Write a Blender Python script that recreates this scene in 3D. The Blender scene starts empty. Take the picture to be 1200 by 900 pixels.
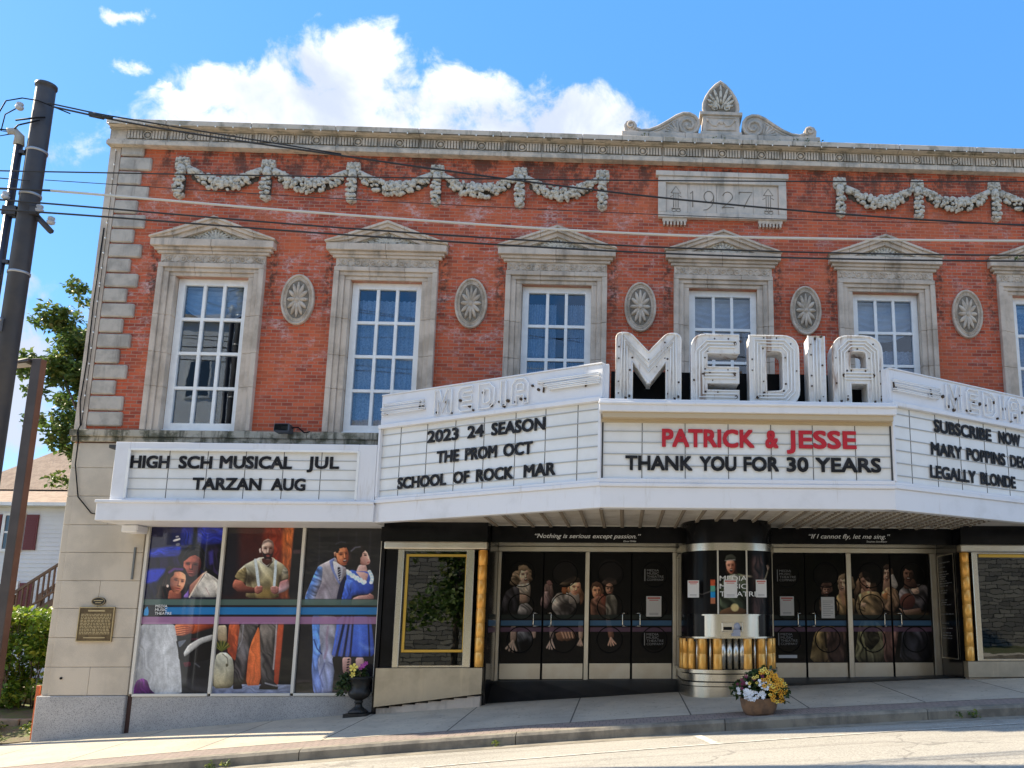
import bpy, math, random
import numpy as np
from mathutils import Vector, Matrix
from mathutils.geometry import tessellate_polygon

random.seed(7)
R = math.radians
scene = bpy.context.scene
col = scene.collection

# ------------------------------------------------------------------ camera
cam_data = bpy.data.cameras.new("camera")
cam = bpy.data.objects.new("camera", cam_data)
col.objects.link(cam)
cam.location = (0, -16, 1.1)
cam.rotation_euler = (math.pi / 2 + 0.1793, 0, -0.059)
cam_data.sensor_width = 36
cam_data.lens = 29.66
cam_data.shift_x = -0.159
cam_data.shift_y = 0.0853
cam_data.clip_end = 3000
scene.camera = cam

# ------------------------------------------------------------------ light
SUN_EL = 35.0
SUN_XY = (-0.945, 0.328)            # horizontal direction towards the sun (left, a little behind the facade)
SUN_STRENGTH = 4.2
SKY_STRENGTH = 0.095
EXPOSURE = 1.46

sv = Vector((SUN_XY[0], SUN_XY[1], 0)).normalized() * math.cos(R(SUN_EL))
sv.z = math.sin(R(SUN_EL))
sun_data = bpy.data.lights.new("sun", 'SUN')
sun_data.energy = SUN_STRENGTH
sun_data.angle = R(0.5)
sun_data.color = (1.0, 0.87, 0.66)
sun = bpy.data.objects.new("sun", sun_data)
sun.rotation_euler = sv.to_track_quat('Z', 'Y').to_euler()
sun.location = (-30, 10, 30)
col.objects.link(sun)

world = bpy.data.worlds.new("World")
scene.world = world
world.use_nodes = True
wt = world.node_tree
wt.nodes.clear()


class NT:
    """tiny node-tree helper"""
    def __init__(self, tree): self.t = tree
    def n(self, typ, **kw):
        nd = self.t.nodes.new(typ)
        ins = kw.pop('ins', {})
        for k, v in kw.items(): setattr(nd, k, v)
        for k, v in ins.items():
            if isinstance(v, bpy.types.NodeSocket): self.t.links.new(v, nd.inputs[k])
            else: nd.inputs[k].default_value = v
        return nd
    def math(self, op, a, b=0.0, c=None, clamp=False):
        nd = self.n('ShaderNodeMath', operation=op, use_clamp=clamp)
        for i, v in enumerate((a, b, c)):
            if v is None: continue
            if isinstance(v, bpy.types.NodeSocket): self.t.links.new(v, nd.inputs[i])
            else: nd.inputs[i].default_value = v
        return nd.outputs[0]
    def mix(self, f, a, b, blend='MIX'):
        nd = self.n('ShaderNodeMix', data_type='RGBA', blend_type=blend)
        for i, v in ((0, f), (6, a), (7, b)):
            if isinstance(v, bpy.types.NodeSocket): self.t.links.new(v, nd.inputs[i])
            else: nd.inputs[i].default_value = v
        return nd.outputs[2]
    def ramp(self, fac, p0, p1, c0=(0, 0, 0, 1), c1=(1, 1, 1, 1)):
        nd = self.n('ShaderNodeMapRange', ins={0: fac, 1: p0, 2: p1})
        nd.interpolation_type = 'SMOOTHSTEP'
        return nd.outputs[0]
    def noise(self, vec, scale, detail=4, rough=0.55, dist=0.0):
        nd = self.n('ShaderNodeTexNoise', ins={'Scale': scale, 'Detail': detail, 'Roughness': rough, 'Distortion': dist})
        if vec is not None: self.t.links.new(vec, nd.inputs['Vector'])
        return nd.outputs[0]


def build_world():
    N = NT(wt)
    tc = N.n('ShaderNodeTexCoord').outputs['Generated']
    sky = N.n('ShaderNodeTexSky', sky_type='NISHITA', sun_disc=False, sun_elevation=R(SUN_EL),
              sun_rotation=math.atan2(SUN_XY[0], SUN_XY[1]), altitude=100, air_density=1.0, dust_density=0.25, ozone_density=2.2)
    hsv = N.n('ShaderNodeHueSaturation', ins={'Saturation': 1.22, 'Value': 1.3, 'Color': sky.outputs[0]})
    clear = N.mix(0.66, hsv.outputs[0], (.50, 1.72, 4.0, 1))
    sep = N.n('ShaderNodeSeparateXYZ', ins={0: tc})
    x, y, z = sep.outputs
    ys = N.math('MAXIMUM', N.math('ABSOLUTE', y), 0.02)
    u = N.math('DIVIDE', x, ys); w = N.math('DIVIDE', z, ys)
    front = N.math('GREATER_THAN', y, 0.0)
    # the cloud banks: (centre u, w, radius u, w)
    small = 0.44
    blobs = [(-0.31, .60, .37, .085), (-.56, .645, .10, .035, .8), (-0.40, .66, .20, .055), (-0.50, .665, .08, .045), (-0.455, .665, .12, .050), (-0.345, .705, .10, .060), (-0.20, .675, .11, .050),
             (-0.08, .635, .11, .050), (0.00, .60, .05, .05),
             (-0.585, .635, .07, .026, small), (-0.645, .765, .060, .026, small), (-.64, .69, .05, .026, small), (-.60, .665, .05, .024, small),
             (-0.76, .27, .16, .14, .85), (-0.70, .13, .24, .09)]
    dens = None
    wa = N.noise(tc, 9.0, 8, 0.62, 0.3)
    off = N.n('ShaderNodeVectorMath', operation='ADD', ins={0: tc, 1: (3.1, 7.7, 1.3)}).outputs[0]
    wb = N.noise(off, 9.0, 8, 0.62, 0.3)
    u_s = N.math('ADD', u, N.math('MULTIPLY', N.math('SUBTRACT', wa, 0.5), 0.20))
    w_s = N.math('ADD', w, N.math('MULTIPLY', N.math('SUBTRACT', wb, 0.5), 0.14))
    for (cu, cw, ru, rw, *pk) in blobs:
        a = N.math('DIVIDE', N.math('SUBTRACT', u_s, cu), ru)
        b = N.math('DIVIDE', N.math('SUBTRACT', w_s, cw), rw)
        d = N.math('SQRT', N.math('ADD', N.math('MULTIPLY', a, a), N.math('MULTIPLY', b, b)))
        m = N.math('SUBTRACT', pk[0] if pk else 1.0, d)
        dens = m if dens is None else N.math('MAXIMUM', dens, m)
    dens = N.math('MULTIPLY', N.math('MAXIMUM', dens, -1.0), 1.0)
    nz = N.math('ADD', N.math('MULTIPLY', N.noise(tc, 7.0, 10, 0.62, 0.5), 0.62), N.math('MULTIPLY', N.noise(tc, 22.0, 8, 0.62, 0.6), 0.38))
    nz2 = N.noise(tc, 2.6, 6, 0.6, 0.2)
    field = N.math('ADD', N.math('MULTIPLY', dens, 0.66), N.math('MULTIPLY', N.math('SUBTRACT', nz, 0.5), 2.1))
    cf = N.ramp(field, -0.04, 0.30)
    cf = N.math('MULTIPLY', cf, front)
    # behind the camera: extra white cloud added to brighten and neutralise the shade
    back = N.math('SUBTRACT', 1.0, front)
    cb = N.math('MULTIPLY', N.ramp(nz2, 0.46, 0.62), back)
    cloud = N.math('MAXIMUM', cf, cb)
    shade = N.ramp(N.math('SUBTRACT', N.noise(tc, 8.0, 6, 0.55, 0.4), N.math('MULTIPLY', N.math('SUBTRACT', w, 0.62), 1.5)), 0.36, 0.66)
    ccol = N.mix(shade, (4.9, 5.0, 5.2, 1), (2.9, 3.2, 3.9, 1))
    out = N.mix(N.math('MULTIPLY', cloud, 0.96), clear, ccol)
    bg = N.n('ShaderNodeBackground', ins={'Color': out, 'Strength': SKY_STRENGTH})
    o = N.n('ShaderNodeOutputWorld')
    wt.links.new(bg.outputs[0], o.inputs[0])


build_world()
vs = scene.view_settings
vs.view_transform = 'Standard'
vs.look = 'None'
vs.exposure = EXPOSURE
vs.gamma = 1.0
vs.use_curve_mapping = False
scene.cycles.max_bounces = 8
scene.cycles.transparent_max_bounces = 12
scene.cycles.use_denoising = True


# ------------------------------------------------------------------ materials
MATS = {}


def mat(name, c1, rough=0.6, metal=0.0, c2=None, scale=3.0, lo=0.4, hi=0.65, bump=0.0, bscale=40.0,
        streak=None, coat=0.0, spec=None, stretch=None, vcol=False, speck=None):
    """aged surface: two tones blended by noise, optional downward streak stains and bump"""
    if name in MATS: return MATS[name]
    m = bpy.data.materials.new(name); m.use_nodes = True
    t = m.node_tree; N = NT(t)
    p = t.nodes['Principled BSDF']
    p.inputs['Roughness'].default_value = rough
    p.inputs['Metallic'].default_value = metal
    if spec is not None: p.inputs['Specular IOR Level'].default_value = spec
    if coat:
        p.inputs['Coat Weight'].default_value = coat
        p.inputs['Coat Roughness'].default_value = 0.03
    geo = N.n('ShaderNodeNewGeometry').outputs['Position']
    c = (*c1, 1)
    if vcol:
        c = N.n('ShaderNodeAttribute', attribute_name='Col').outputs['Color']
    cur = c
    vec = geo
    if stretch:
        vec = N.n('ShaderNodeMapping', ins={'Vector': geo, 'Scale': stretch}).outputs[0]
    if c2 is not None:
        f = N.ramp(N.noise(vec, scale, 7, 0.62), lo, hi)
        cur = N.mix(f, cur, (*c2, 1))
    if streak is not None:
        sc_, samt, lo_, hi_ = streak[1:]
        mp = N.n('ShaderNodeMapping', ins={'Vector': geo, 'Scale': (1, 1, 0.12)}).outputs[0]
        f = N.ramp(N.noise(mp, sc_, 5, 0.7), lo_, hi_)
        f = N.math('MULTIPLY', f, samt)
        cur = N.mix(f, cur, (*streak[0], 1))
    if speck is not None:
        f = N.ramp(N.noise(geo, speck[1], 2, 0.5), speck[2], speck[3])
        cur = N.mix(f, cur, (*speck[0], 1))
    if isinstance(cur, bpy.types.NodeSocket): t.links.new(cur, p.inputs['Base Color'])
    else: p.inputs['Base Color'].default_value = cur
    if bump:
        b = N.n('ShaderNodeBump', ins={'Strength': bump, 'Distance': 0.02, 'Height': N.noise(geo, bscale, 5, 0.6)})
        t.links.new(b.outputs[0], p.inputs['Normal'])
    MATS[name] = m
    return m


def brick_mat():
    m = bpy.data.materials.new('red_brick'); m.use_nodes = True
    t = m.node_tree; N = NT(t); p = t.nodes['Principled BSDF']
    p.inputs['Roughness'].default_value = 0.85
    geo = N.n('ShaderNodeNewGeometry').outputs['Position']
    s = N.n('ShaderNodeSeparateXYZ', ins={0: geo})
    v = N.n('ShaderNodeCombineXYZ', ins={0: N.math('ADD', s.outputs[0], N.math('MULTIPLY', s.outputs[1], 1.0)), 1: s.outputs[2], 2: 0.0}).outputs[0]
    jit = N.noise(geo, 60, 2, 0.5)
    br = N.n('ShaderNodeTexBrick', offset=0.5, ins={'Vector': v, 'Color1': (.60, .112, .044, 1), 'Color2': (.32, .052, .027, 1), 'Mortar': (.44, .24, .165, 1),
             'Scale': 1.0, 'Mortar Size': 0.0075, 'Mortar Smooth': 0.2, 'Bias': -0.15, 'Brick Width': 0.205, 'Row Height': 0.0692})
    cur = br.outputs['Color']
    # single darker burnt bricks
    br2 = N.n('ShaderNodeTexBrick', offset=0.5, ins={'Vector': v, 'Color1': (0, 0, 0, 1), 'Color2': (1, 1, 1, 1), 'Mortar': (0, 0, 0, 1),
              'Scale': 1.0, 'Mortar Size': 0.0075, 'Bias': -0.55, 'Brick Width': 0.205, 'Row Height': 0.0692})
    cur = N.mix(N.math('MULTIPLY', br2.outputs['Color'], 0.62), cur, (.15, .036, .028, 1))
    # broad tone changes
    cur = N.mix(N.math('MULTIPLY', N.ramp(N.noise(geo, 0.9, 5, 0.6), 0.42, 0.66), 0.55), cur, (.66, .165, .062, 1))
    # pale efflorescence patches, strongest across the middle and upper part of the wall
    band = N.math('MULTIPLY', N.ramp(s.outputs[2], 4.4, 7.6), N.math('SUBTRACT', 1.0, N.math('MULTIPLY', N.ramp(s.outputs[2], 9.4, 10.2), 0.75)))
    mp = N.n('ShaderNodeMapping', ins={'Vector': geo, 'Scale': (1.0, 1.0, 1.7)}).outputs[0]
    left = N.math('SUBTRACT', 1.0, N.math('MULTIPLY', N.ramp(s.outputs[0], -4, 4), 0.55))
    ef = N.ramp(N.noise(mp, 1.7, 9, 0.78, 0.5), 0.49, 0.64)
    ef = N.math('MULTIPLY', N.math('MULTIPLY', N.math('MULTIPLY', ef, N.ramp(N.noise(mp, 13, 4, 0.7), 0.36, 0.62)), band), left)
    cur = N.mix(N.math('MULTIPLY', ef, 0.95), cur, (.66, .46, .43, 1))
    # soot and moss running down from the cornice
    top = N.ramp(s.outputs[2], 8.9, 10.5)
    mp2 = N.n('ShaderNodeMapping', ins={'Vector': geo, 'Scale': (1.3, 1.3, 0.9)}).outputs[0]
    so = N.math('MULTIPLY', N.ramp(N.noise(mp2, 1.9, 8, 0.78), 0.455, 0.57), top)
    cur = N.mix(N.math('MULTIPLY', so, 0.82), cur, (.045, .03, .024, 1))
    # dark growth hanging beside the window cornices
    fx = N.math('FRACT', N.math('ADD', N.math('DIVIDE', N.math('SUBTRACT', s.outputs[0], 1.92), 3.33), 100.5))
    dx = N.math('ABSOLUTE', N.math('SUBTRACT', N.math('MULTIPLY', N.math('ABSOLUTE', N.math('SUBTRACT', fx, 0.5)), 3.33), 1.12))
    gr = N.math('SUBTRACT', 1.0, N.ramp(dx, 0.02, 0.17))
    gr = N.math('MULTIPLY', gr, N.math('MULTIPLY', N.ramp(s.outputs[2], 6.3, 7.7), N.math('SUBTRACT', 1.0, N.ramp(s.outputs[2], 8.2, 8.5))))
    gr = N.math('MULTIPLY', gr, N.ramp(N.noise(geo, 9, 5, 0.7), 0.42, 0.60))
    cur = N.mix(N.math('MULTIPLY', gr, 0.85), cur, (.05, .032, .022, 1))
    t.links.new(cur, p.inputs['Base Color'])
    b = N.n('ShaderNodeBump', ins={'Strength': 0.7, 'Distance': 0.012, 'Height': N.math('ADD', N.math('MULTIPLY', br.outputs['Fac'], -1.0), N.math('MULTIPLY', jit, 0.5))})
    t.links.new(b.outputs[0], p.inputs['Normal'])
    MATS['red_brick'] = m
    return m


def glass_mat(name, refl=0.22, tint=(.55, .62, .68), rough=0.01):
    m = bpy.data.materials.new(name); m.use_nodes = True
    t = m.node_tree; N = NT(t); t.nodes.remove(t.nodes['Principled BSDF'])
    g = N.n('ShaderNodeBsdfGlossy', ins={'Color': (.92, .96, 1, 1), 'Roughness': rough})
    geo = N.n('ShaderNodeNewGeometry').outputs['Position']
    b = N.n('ShaderNodeBump', ins={'Strength': 0.016, 'Distance': 0.05, 'Height': N.noise(geo, 2.2, 2, 0.5)})
    t.links.new(b.outputs[0], g.inputs['Normal'])
    tr = N.n('ShaderNodeBsdfTransparent', ins={'Color': (*tint, 1)})
    fr = N.n('ShaderNodeFresnel', ins={'IOR': 1.5})
    f = N.math('ADD', N.math('MULTIPLY', fr.outputs[0], 0.8), refl, clamp=True)
    mx = N.n('ShaderNodeMixShader', ins={0: f, 1: tr.outputs[0], 2: g.outputs[0]})
    t.links.new(mx.outputs[0], t.nodes['Material Output'].inputs[0])
    MATS[name] = m
    return m


M_BRICK = brick_mat()
LIME1, LIME2 = (.64, .54, .44), (.47, .39, .31)
M_LIME = mat('limestone', LIME1, .85, c2=LIME2, scale=2.2, bump=.35, bscale=30, streak=((.17, .15, .125), 2.6, .62, .52, .72))
M_QUOIN = mat('grey_quoin_stone', (.52, .465, .395), .85, c2=(.36, .325, .28), scale=3.2, bump=.35, bscale=30, streak=((.14, .125, .105), 3.0, .6, .52, .70))
M_CARVED = mat('carved_limestone', (.62, .525, .425), .85, c2=(.46, .37, .28), scale=5, bump=.4, bscale=45, streak=((.13, .12, .095), 4.0, .5, .5, .7))
M_GARL = mat('weathered_carving', (.62, .57, .48), .9, c2=(.17, .15, .115), scale=13, lo=.47, hi=.68, bump=.4, bscale=60)
M_GROOVE = mat('shaded_dirty_recess', (.10, .085, .068), .95, c2=(.08, .07, .055), scale=8)  # shade and dirt painted dark into the gaps behind the garlands
M_RECESS = mat('shaded_stone_recess', (.25, .215, .17), .95, c2=(.17, .145, .115), scale=8)  # recess shade put into the stone colour, together with staining
M_MOSS = mat('mossy_stone', (.46, .405, .31), .9, c2=(.13, .12, .075), scale=3.5, lo=.46, hi=.64, bump=.4, streak=((.05, .05, .03), 5, .8, .48, .62))
M_PIER = mat('pier_limestone', (.58, .51, .41), .85, c2=(.47, .415, .335), scale=1.3, bump=.25, bscale=60, streak=((.25, .23, .20), 1.6, .55, .55, .74))
M_GRANITE = mat('grey_granite', (.45, .44, .43), .7, c2=(.37, .365, .36), scale=1.5, speck=((.22, .22, .22), 85, .52, .62), bump=.1, bscale=90)
M_WHITE = mat('white_paint', (.80, .80, .82), .45, c2=(.68, .68, .69), scale=1.6, lo=.5, hi=.8, streak=((.42, .36, .28), 4.5, .42, .58, .76), bump=.12, bscale=7)
M_PANEL = mat('letterboard_plastic', (.84, .84, .82), .3, c2=(.76, .755, .72), scale=1.2)
M_RAIL = mat('letterboard_rail', (.42, .43, .43), .45)
M_SEAM = mat('panel_seam', (.06, .06, .06), .8)
M_WINWHITE = mat('window_paint', (.90, .90, .88), .4, c2=(.82, .82, .80), scale=4)
M_BLACKL = mat('black_sign_letter', (.016, .016, .018), .6, spec=.2, c2=(.07, .07, .08), scale=5, lo=.5, hi=.8)
M_REDL = mat('red_sign_letter', (.52, .012, .025), .5)
M_RUSTW = mat('weathered_white_enamel', (.84, .82, .79), .5, c2=(.66, .61, .55), scale=4.5, lo=.45, hi=.78, streak=((.28, .15, .08), 6.5, .85, .53, .68), bump=.15)
M_NEON = mat('unlit_neon_glass', (.90, .90, .89), .12, spec=.7)
M_RUST = mat('rusty_socket', (.07, .045, .03), .8)
M_BLACK = mat('black_panel', (.007, .007, .008), .16, c2=(.012, .012, .014), scale=2, spec=.22)
M_BLACKM = mat('black_matt', (.008, .008, .009), .6, spec=.15)
M_STEEL = mat('stainless_steel', (.68, .65, .575), .27, 1.0, c2=(.66, .61, .51), scale=2.0, stretch=(1.5, 1.5, .5), bump=.03, bscale=5)
M_STEELD = mat('dull_stainless', (.70, .66, .57), .40, 1.0, c2=(.64, .58, .48), scale=2.4, bump=.06, bscale=6)
M_GOLD = mat('amber_glass_block', (1.0, .52, .11), .30, .45, c2=(.92, .42, .07), scale=5, coat=.35)
M_GOLDF = mat('gold_frame', (.70, .45, .09), .32, .8)
M_SOFFIT = mat('soffit_paint', (.66, .60, .52), .6, c2=(.52, .46, .38), scale=2.5)
M_SOCKET = mat('soffit_socket', (.20, .16, .12), .6)
M_TAN = mat('tan_hood_underside', (.55, .44, .29), .6)
M_ROOF = mat('tar_roof', (.06, .06, .06), .9)
M_DARKIN = mat('dark_interior', (.018, .018, .02), .8)
M_GLASS = glass_mat('old_window_glass', .035, (.78, .86, .94))
M_CASEGL = glass_mat('showcase_glass', .07, (.30, .32, .34))
M_LACE = mat('lace_curtain', (.60, .62, .66), .9, c2=(.36, .40, .46), scale=30, lo=.38, hi=.68)
M_SWAG = mat('swag_curtain', (.82, .80, .77), .85, c2=(.66, .65, .64), scale=3)
M_PRINT = mat('printed_window_film', (1, 1, 1), .35, vcol=True, coat=.9, spec=.3)
M_DOORPR = mat('printed_door_film', (1, 1, 1), .4, vcol=True, coat=.10, spec=.12)
M_CREAM = mat('cream_mullion', (.68, .65, .58), .4)
M_INK = mat('white_vinyl_lettering', (.88, .88, .86), .5)
M_INKD = mat('faded_vinyl_lettering', (.30, .30, .30), .5)


# ------------------------------------------------------------------ mesh builder
WLOC = {}


class MB:
    def __init__(s, xf=None):
        s.v = []; s.f = []; s.sm = []; s.xf = xf; s.mi = []; s.cm = 0; s.cols = None
    def add(s, vs_, fs, smooth=False):
        o = len(s.v)
        for p in vs_:
            s.v.append(tuple(s.xf(p)) if s.xf else tuple(p))
        for f in fs:
            s.f.append([i + o for i in f]); s.sm.append(smooth); s.mi.append(s.cm)
        return s
    def box(s, x0, x1, y0, y1, z0, z1):
        v = [(x0, y0, z0), (x1, y0, z0), (x1, y1, z0), (x0, y1, z0), (x0, y0, z1), (x1, y0, z1), (x1, y1, z1), (x0, y1, z1)]
        return s.add(v, [(3, 2, 1, 0), (4, 5, 6, 7), (0, 1, 5, 4), (1, 2, 6, 5), (2, 3, 7, 6), (3, 0, 4, 7)])
    def prism(s, loops, y0, y1, smooth=False):
        """2-D loops in (x, z), first outer (any winding) then holes; extruded from y0 (front) to y1"""
        def area(l): return sum(l[i][0] * l[(i + 1) % len(l)][1] - l[(i + 1) % len(l)][0] * l[i][1] for i in range(len(l)))
        if not isinstance(loops[0][0], (tuple, list)): loops = [loops]
        ls = []
        for k, l in enumerate(loops):
            l = list(l)
            if (area(l) < 0) == (k == 0): l.reverse()
            ls.append(l)
        flat = [p for l in ls for p in l]
        tris = tessellate_polygon([[Vector((p[0], p[1], 0)) for p in l] for l in ls])
        n = len(flat)
        v = [(p[0], y0, p[1]) for p in flat] + [(p[0], y1, p[1]) for p in flat]
        fs = []
        for a, b, c in tris:
            pa, pb, pc = flat[a], flat[b], flat[c]
            cr = (pb[0] - pa[0]) * (pc[1] - pa[1]) - (pb[1] - pa[1]) * (pc[0] - pa[0])
            if cr < 0: b, c = c, b
            fs.append((a, b, c)); fs.append((a + n, c + n, b + n))
        s.add(v, fs)
        o = 0
        for l in ls:
            k = len(l)
            idx = [(o + (i + 1) % k, o + i, o + i + n, o + (i + 1) % k + n) for i in range(k)]
            base = len(s.v) - 2 * n
            for q in idx:
                s.f.append([i + base for i in q]); s.sm.append(smooth); s.mi.append(s.cm)
            o += k
        return s
    def tube(s, pts, r, n=6, closed=False, caps=True, r2=None):
        pts = [Vector(p) for p in pts]; m = len(pts); vs_ = []
        up = None
        for i, p in enumerate(pts):
            if closed: t = pts[(i + 1) % m] - pts[i - 1]
            else: t = pts[min(i + 1, m - 1)] - pts[max(i - 1, 0)]
            if t.length < 1e-9: t = Vector((0, 0, 1))
            t.normalize()
            if up is None:
                up = Vector((0, 1, 0)) if abs(t.y) < .9 else Vector((1, 0, 0))
            a = (up - t * up.dot(t))
            if a.length < 1e-6: a = t.orthogonal()
            a.normalize(); b = t.cross(a); up = a
            rr = r if r2 is None else r + (r2 - r) * i / max(1, m - 1)
            for k in range(n):
                an = 2 * math.pi * k / n
                vs_.append(p + a * math.cos(an) * rr + b * math.sin(an) * rr)
        fs = []
        for i in range(m if closed else m - 1):
            j = (i + 1) % m
            for k in range(n):
                k2 = (k + 1) % n
                fs.append((i * n + k, i * n + k2, j * n + k2, j * n + k))
        if caps and not closed:
            fs.append(tuple(range(n - 1, -1, -1))); fs.append(tuple((m - 1) * n + k for k in range(n)))
        return s.add(vs_, fs, True)
    def lathe(s, prof, c, n=24, smooth=True, sx=1.0, sy=1.0):
        vs_ = []; fs = []
        for (r, z) in prof:
            for k in range(n):
                a = 2 * math.pi * k / n
                vs_.append((c[0] + r * sx * math.cos(a), c[1] + r * sy * math.sin(a), c[2] + z))
        for i in range(len(prof) - 1):
            for k in range(n):
                k2 = (k + 1) % n
                fs.append((i * n + k, i * n + k2, (i + 1) * n + k2, (i + 1) * n + k))
        fs.append(tuple(range(n - 1, -1, -1))); m = len(prof) - 1
        fs.append(tuple(m * n + k for k in range(n)))
        return s.add(vs_, fs, smooth)
    def ball(s, c, r, rot=None, n=8, m=5):
        """r scalar or (rx, ry, rz); low lat-long sphere"""
        if not isinstance(r, (tuple, list)): r = (r, r, r)
        vs_ = []; fs = []
        q = Matrix.Rotation(rot, 3, 'Y') if rot is not None and not isinstance(rot, Matrix) else rot
        for i in range(m + 1):
            ph = math.pi * i / m
            for k in range(n):
                th = 2 * math.pi * k / n
                p = Vector((r[0] * math.sin(ph) * math.cos(th), r[1] * math.sin(ph) * math.sin(th), r[2] * math.cos(ph)))
                if q is not None: p = q @ p
                vs_.append((c[0] + p.x, c[1] + p.y, c[2] + p.z))
        for i in range(m):
            for k in range(n):
                k2 = (k + 1) % n
                fs.append((i * n + k, (i + 1) * n + k, (i + 1) * n + k2, i * n + k2))
        return s.add(vs_, fs, True)
    def quad(s, a, b, c, d): return s.add([a, b, c, d], [(0, 1, 2, 3)])
    def text(s, body, x0, x1, zb, cap, y, depth=0.01, bold=0.0, shear=0.0, xscale=None):
        vv, ff, w, h = text_geo(body, bold, shear, depth > 0)
        sx = (x1 - x0) / w if x1 is not None else (cap / h) * (xscale or 1.0)
        sz = cap / h
        if bold > .01:          # heavier strokes: overlapping copies, each a hair behind the last
            e = bold * cap * .95
            vv, ff, w, h = text_geo(body, 0.0, shear, depth > 0)
            sx = (x1 - x0 - 2 * e) / w; sz = (cap - 2 * e) / h
            for q, (dx, dz) in enumerate(((0, 0), (2, 0), (0, 2), (2, 2), (1, 1), (1, 0), (0, 1), (2, 1), (1, 2))):
                s.add([(x0 + e * dx + p[0] * sx, y + .0006 * q - (p[2] + 0.5) * depth, zb + e * dz + p[1] * sz) for p in vv], ff)
            return x1
        s.add([(x0 + p[0] * sx, y - (p[2] + 0.5) * depth, zb + p[1] * sz) for p in vv], ff)
        return x0 + w * sx
    def build(s, name, m, parent=None, bevel=0.0, seg=1, origin=None, label=None):
        me = bpy.data.meshes.new(name)
        V = np.array(s.v, float)
        c = (V.min(0) + V.max(0)) / 2 if origin is None else np.array(origin, float)
        V = V - c
        me.from_pydata(V.tolist(), [], s.f)
        me.polygons.foreach_set('use_smooth', s.sm)
        for mm in (m if isinstance(m, (list, tuple)) else [m]): me.materials.append(mm)
        if any(s.mi): me.polygons.foreach_set('material_index', s.mi)
        if s.cols is not None:
            ca = me.color_attributes.new('Col', 'FLOAT_COLOR', 'POINT')
            ca.data.foreach_set('color', np.asarray(s.cols, dtype=np.float32).ravel())
        me.update()
        o = bpy.data.objects.new(name, me); col.objects.link(o)
        c = Vector(c.tolist())
        if parent is not None:
            o.parent = parent; o.location = c - WLOC[parent.name]
        else: o.location = c
        WLOC[o.name] = c
        if bevel:
            b = o.modifiers.new('bevel', 'BEVEL'); b.width = bevel; b.segments = seg; b.limit_method = 'ANGLE'; b.angle_limit = R(40)
        if label: o['label'] = label
        return o


TXT = {}


def text_geo(body, bold, shear, solid):
    key = (body, bold, shear, solid)
    if key in TXT: return TXT[key]
    def mk(b):
        cu = bpy.data.curves.new('t', 'FONT'); cu.body = b; cu.size = 1.0; cu.offset = bold; cu.shear = shear
        cu.extrude = 0.5 if solid else 0.0; cu.resolution_u = 3
        ob = bpy.data.objects.new('t', cu); col.objects.link(ob)
        dg = bpy.context.evaluated_depsgraph_get()
        me = bpy.data.meshes.new_from_object(ob.evaluated_get(dg))
        vv = [tuple(v.co) for v in me.vertices]; ff = [tuple(p.vertices) for p in me.polygons]
        bpy.data.objects.remove(ob); bpy.data.curves.remove(cu); bpy.data.meshes.remove(me)
        return vv, ff
    vv, ff = mk(body)
    hv, _ = mk('H')
    z0 = min(p[1] for p in hv); h = max(p[1] for p in hv) - z0
    xm = min(p[0] for p in vv); w = max(p[0] for p in vv) - xm
    vv = [(p[0] - xm, p[1] - z0, p[2]) for p in vv]
    TXT[key] = (vv, ff, w, h)
    return TXT[key]


def empty(name, loc, label=None, cat=None, group=None):
    o = bpy.data.objects.new(name, None); col.objects.link(o); o.location = loc
    o.empty_display_size = 0.2
    WLOC[o.name] = Vector(loc)
    return tag(o, label, cat, group)


def tag(o, label=None, cat=None, group=None, kind=None):
    if label: o['label'] = label
    if cat: o['category'] = cat
    if group: o['group'] = group
    if kind: o['kind'] = kind
    return o


def copy_part(o, dx=(0, 0, 0), parent=None):
    """copy of a part with its sub-parts, shifted"""
    c = o.copy(); col.objects.link(c)
    c.location = o.location + Vector(dx)
    if parent is not None: c.parent = parent
    WLOC[c.name] = WLOC[o.name] + Vector(dx)
    for ch in o.children:
        d = ch.copy(); col.objects.link(d); d.parent = c
        WLOC[d.name] = WLOC[ch.name] + Vector(dx)
    return c


def shift(fn, dx):  # xf helper
    return lambda p: (p[0] + dx, p[1], p[2])


def arc(cx, cz, rx, rz, a0, a1, n=8):
    return [(cx + rx * math.cos(R(a0 + (a1 - a0) * i / n)), cz + rz * math.sin(R(a0 + (a1 - a0) * i / n))) for i in range(n + 1)]


def spiral(cx, cz, r0, r1, a0, turns, n=26, y=0.0):
    out = []
    for i in range(n + 1):
        t = i / n; r = r0 + (r1 - r0) * t; a = R(a0) + turns * 2 * math.pi * t
        out.append((cx + r * math.cos(a), y, cz + r * math.sin(a)))
    return out


AX = 1.92                       # axis of symmetry of the facade


# ------------------------------------------------------------------ ground, street
def gx(X):
    X = max(-22.0, min(15.0, X))
    return -.185 + .055 * X - .0016 * X * X


def gz(X, Y): return gx(X) + .04 * max(min(Y, 0.0), -3.6)


XS = [-300, -120, -60, -40, -30] + [-26 + i * 1.0 for i in range(0, 47)] + [24, 30, 40, 60, 120, 300]


def strip(name, m, ys, zf, kind='structure'):
    mb = MB()
    vs_ = [(x, y, zf(x, y)) for x in XS for y in ys]
    k = len(ys)
    fs = [(i * k + j, (i + 1) * k + j, (i + 1) * k + j + 1, i * k + j + 1) for i in range(len(XS) - 1) for j in range(k - 1)]
    mb.add(vs_, fs)
    return tag(mb.build(name, m), kind=kind)


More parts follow.
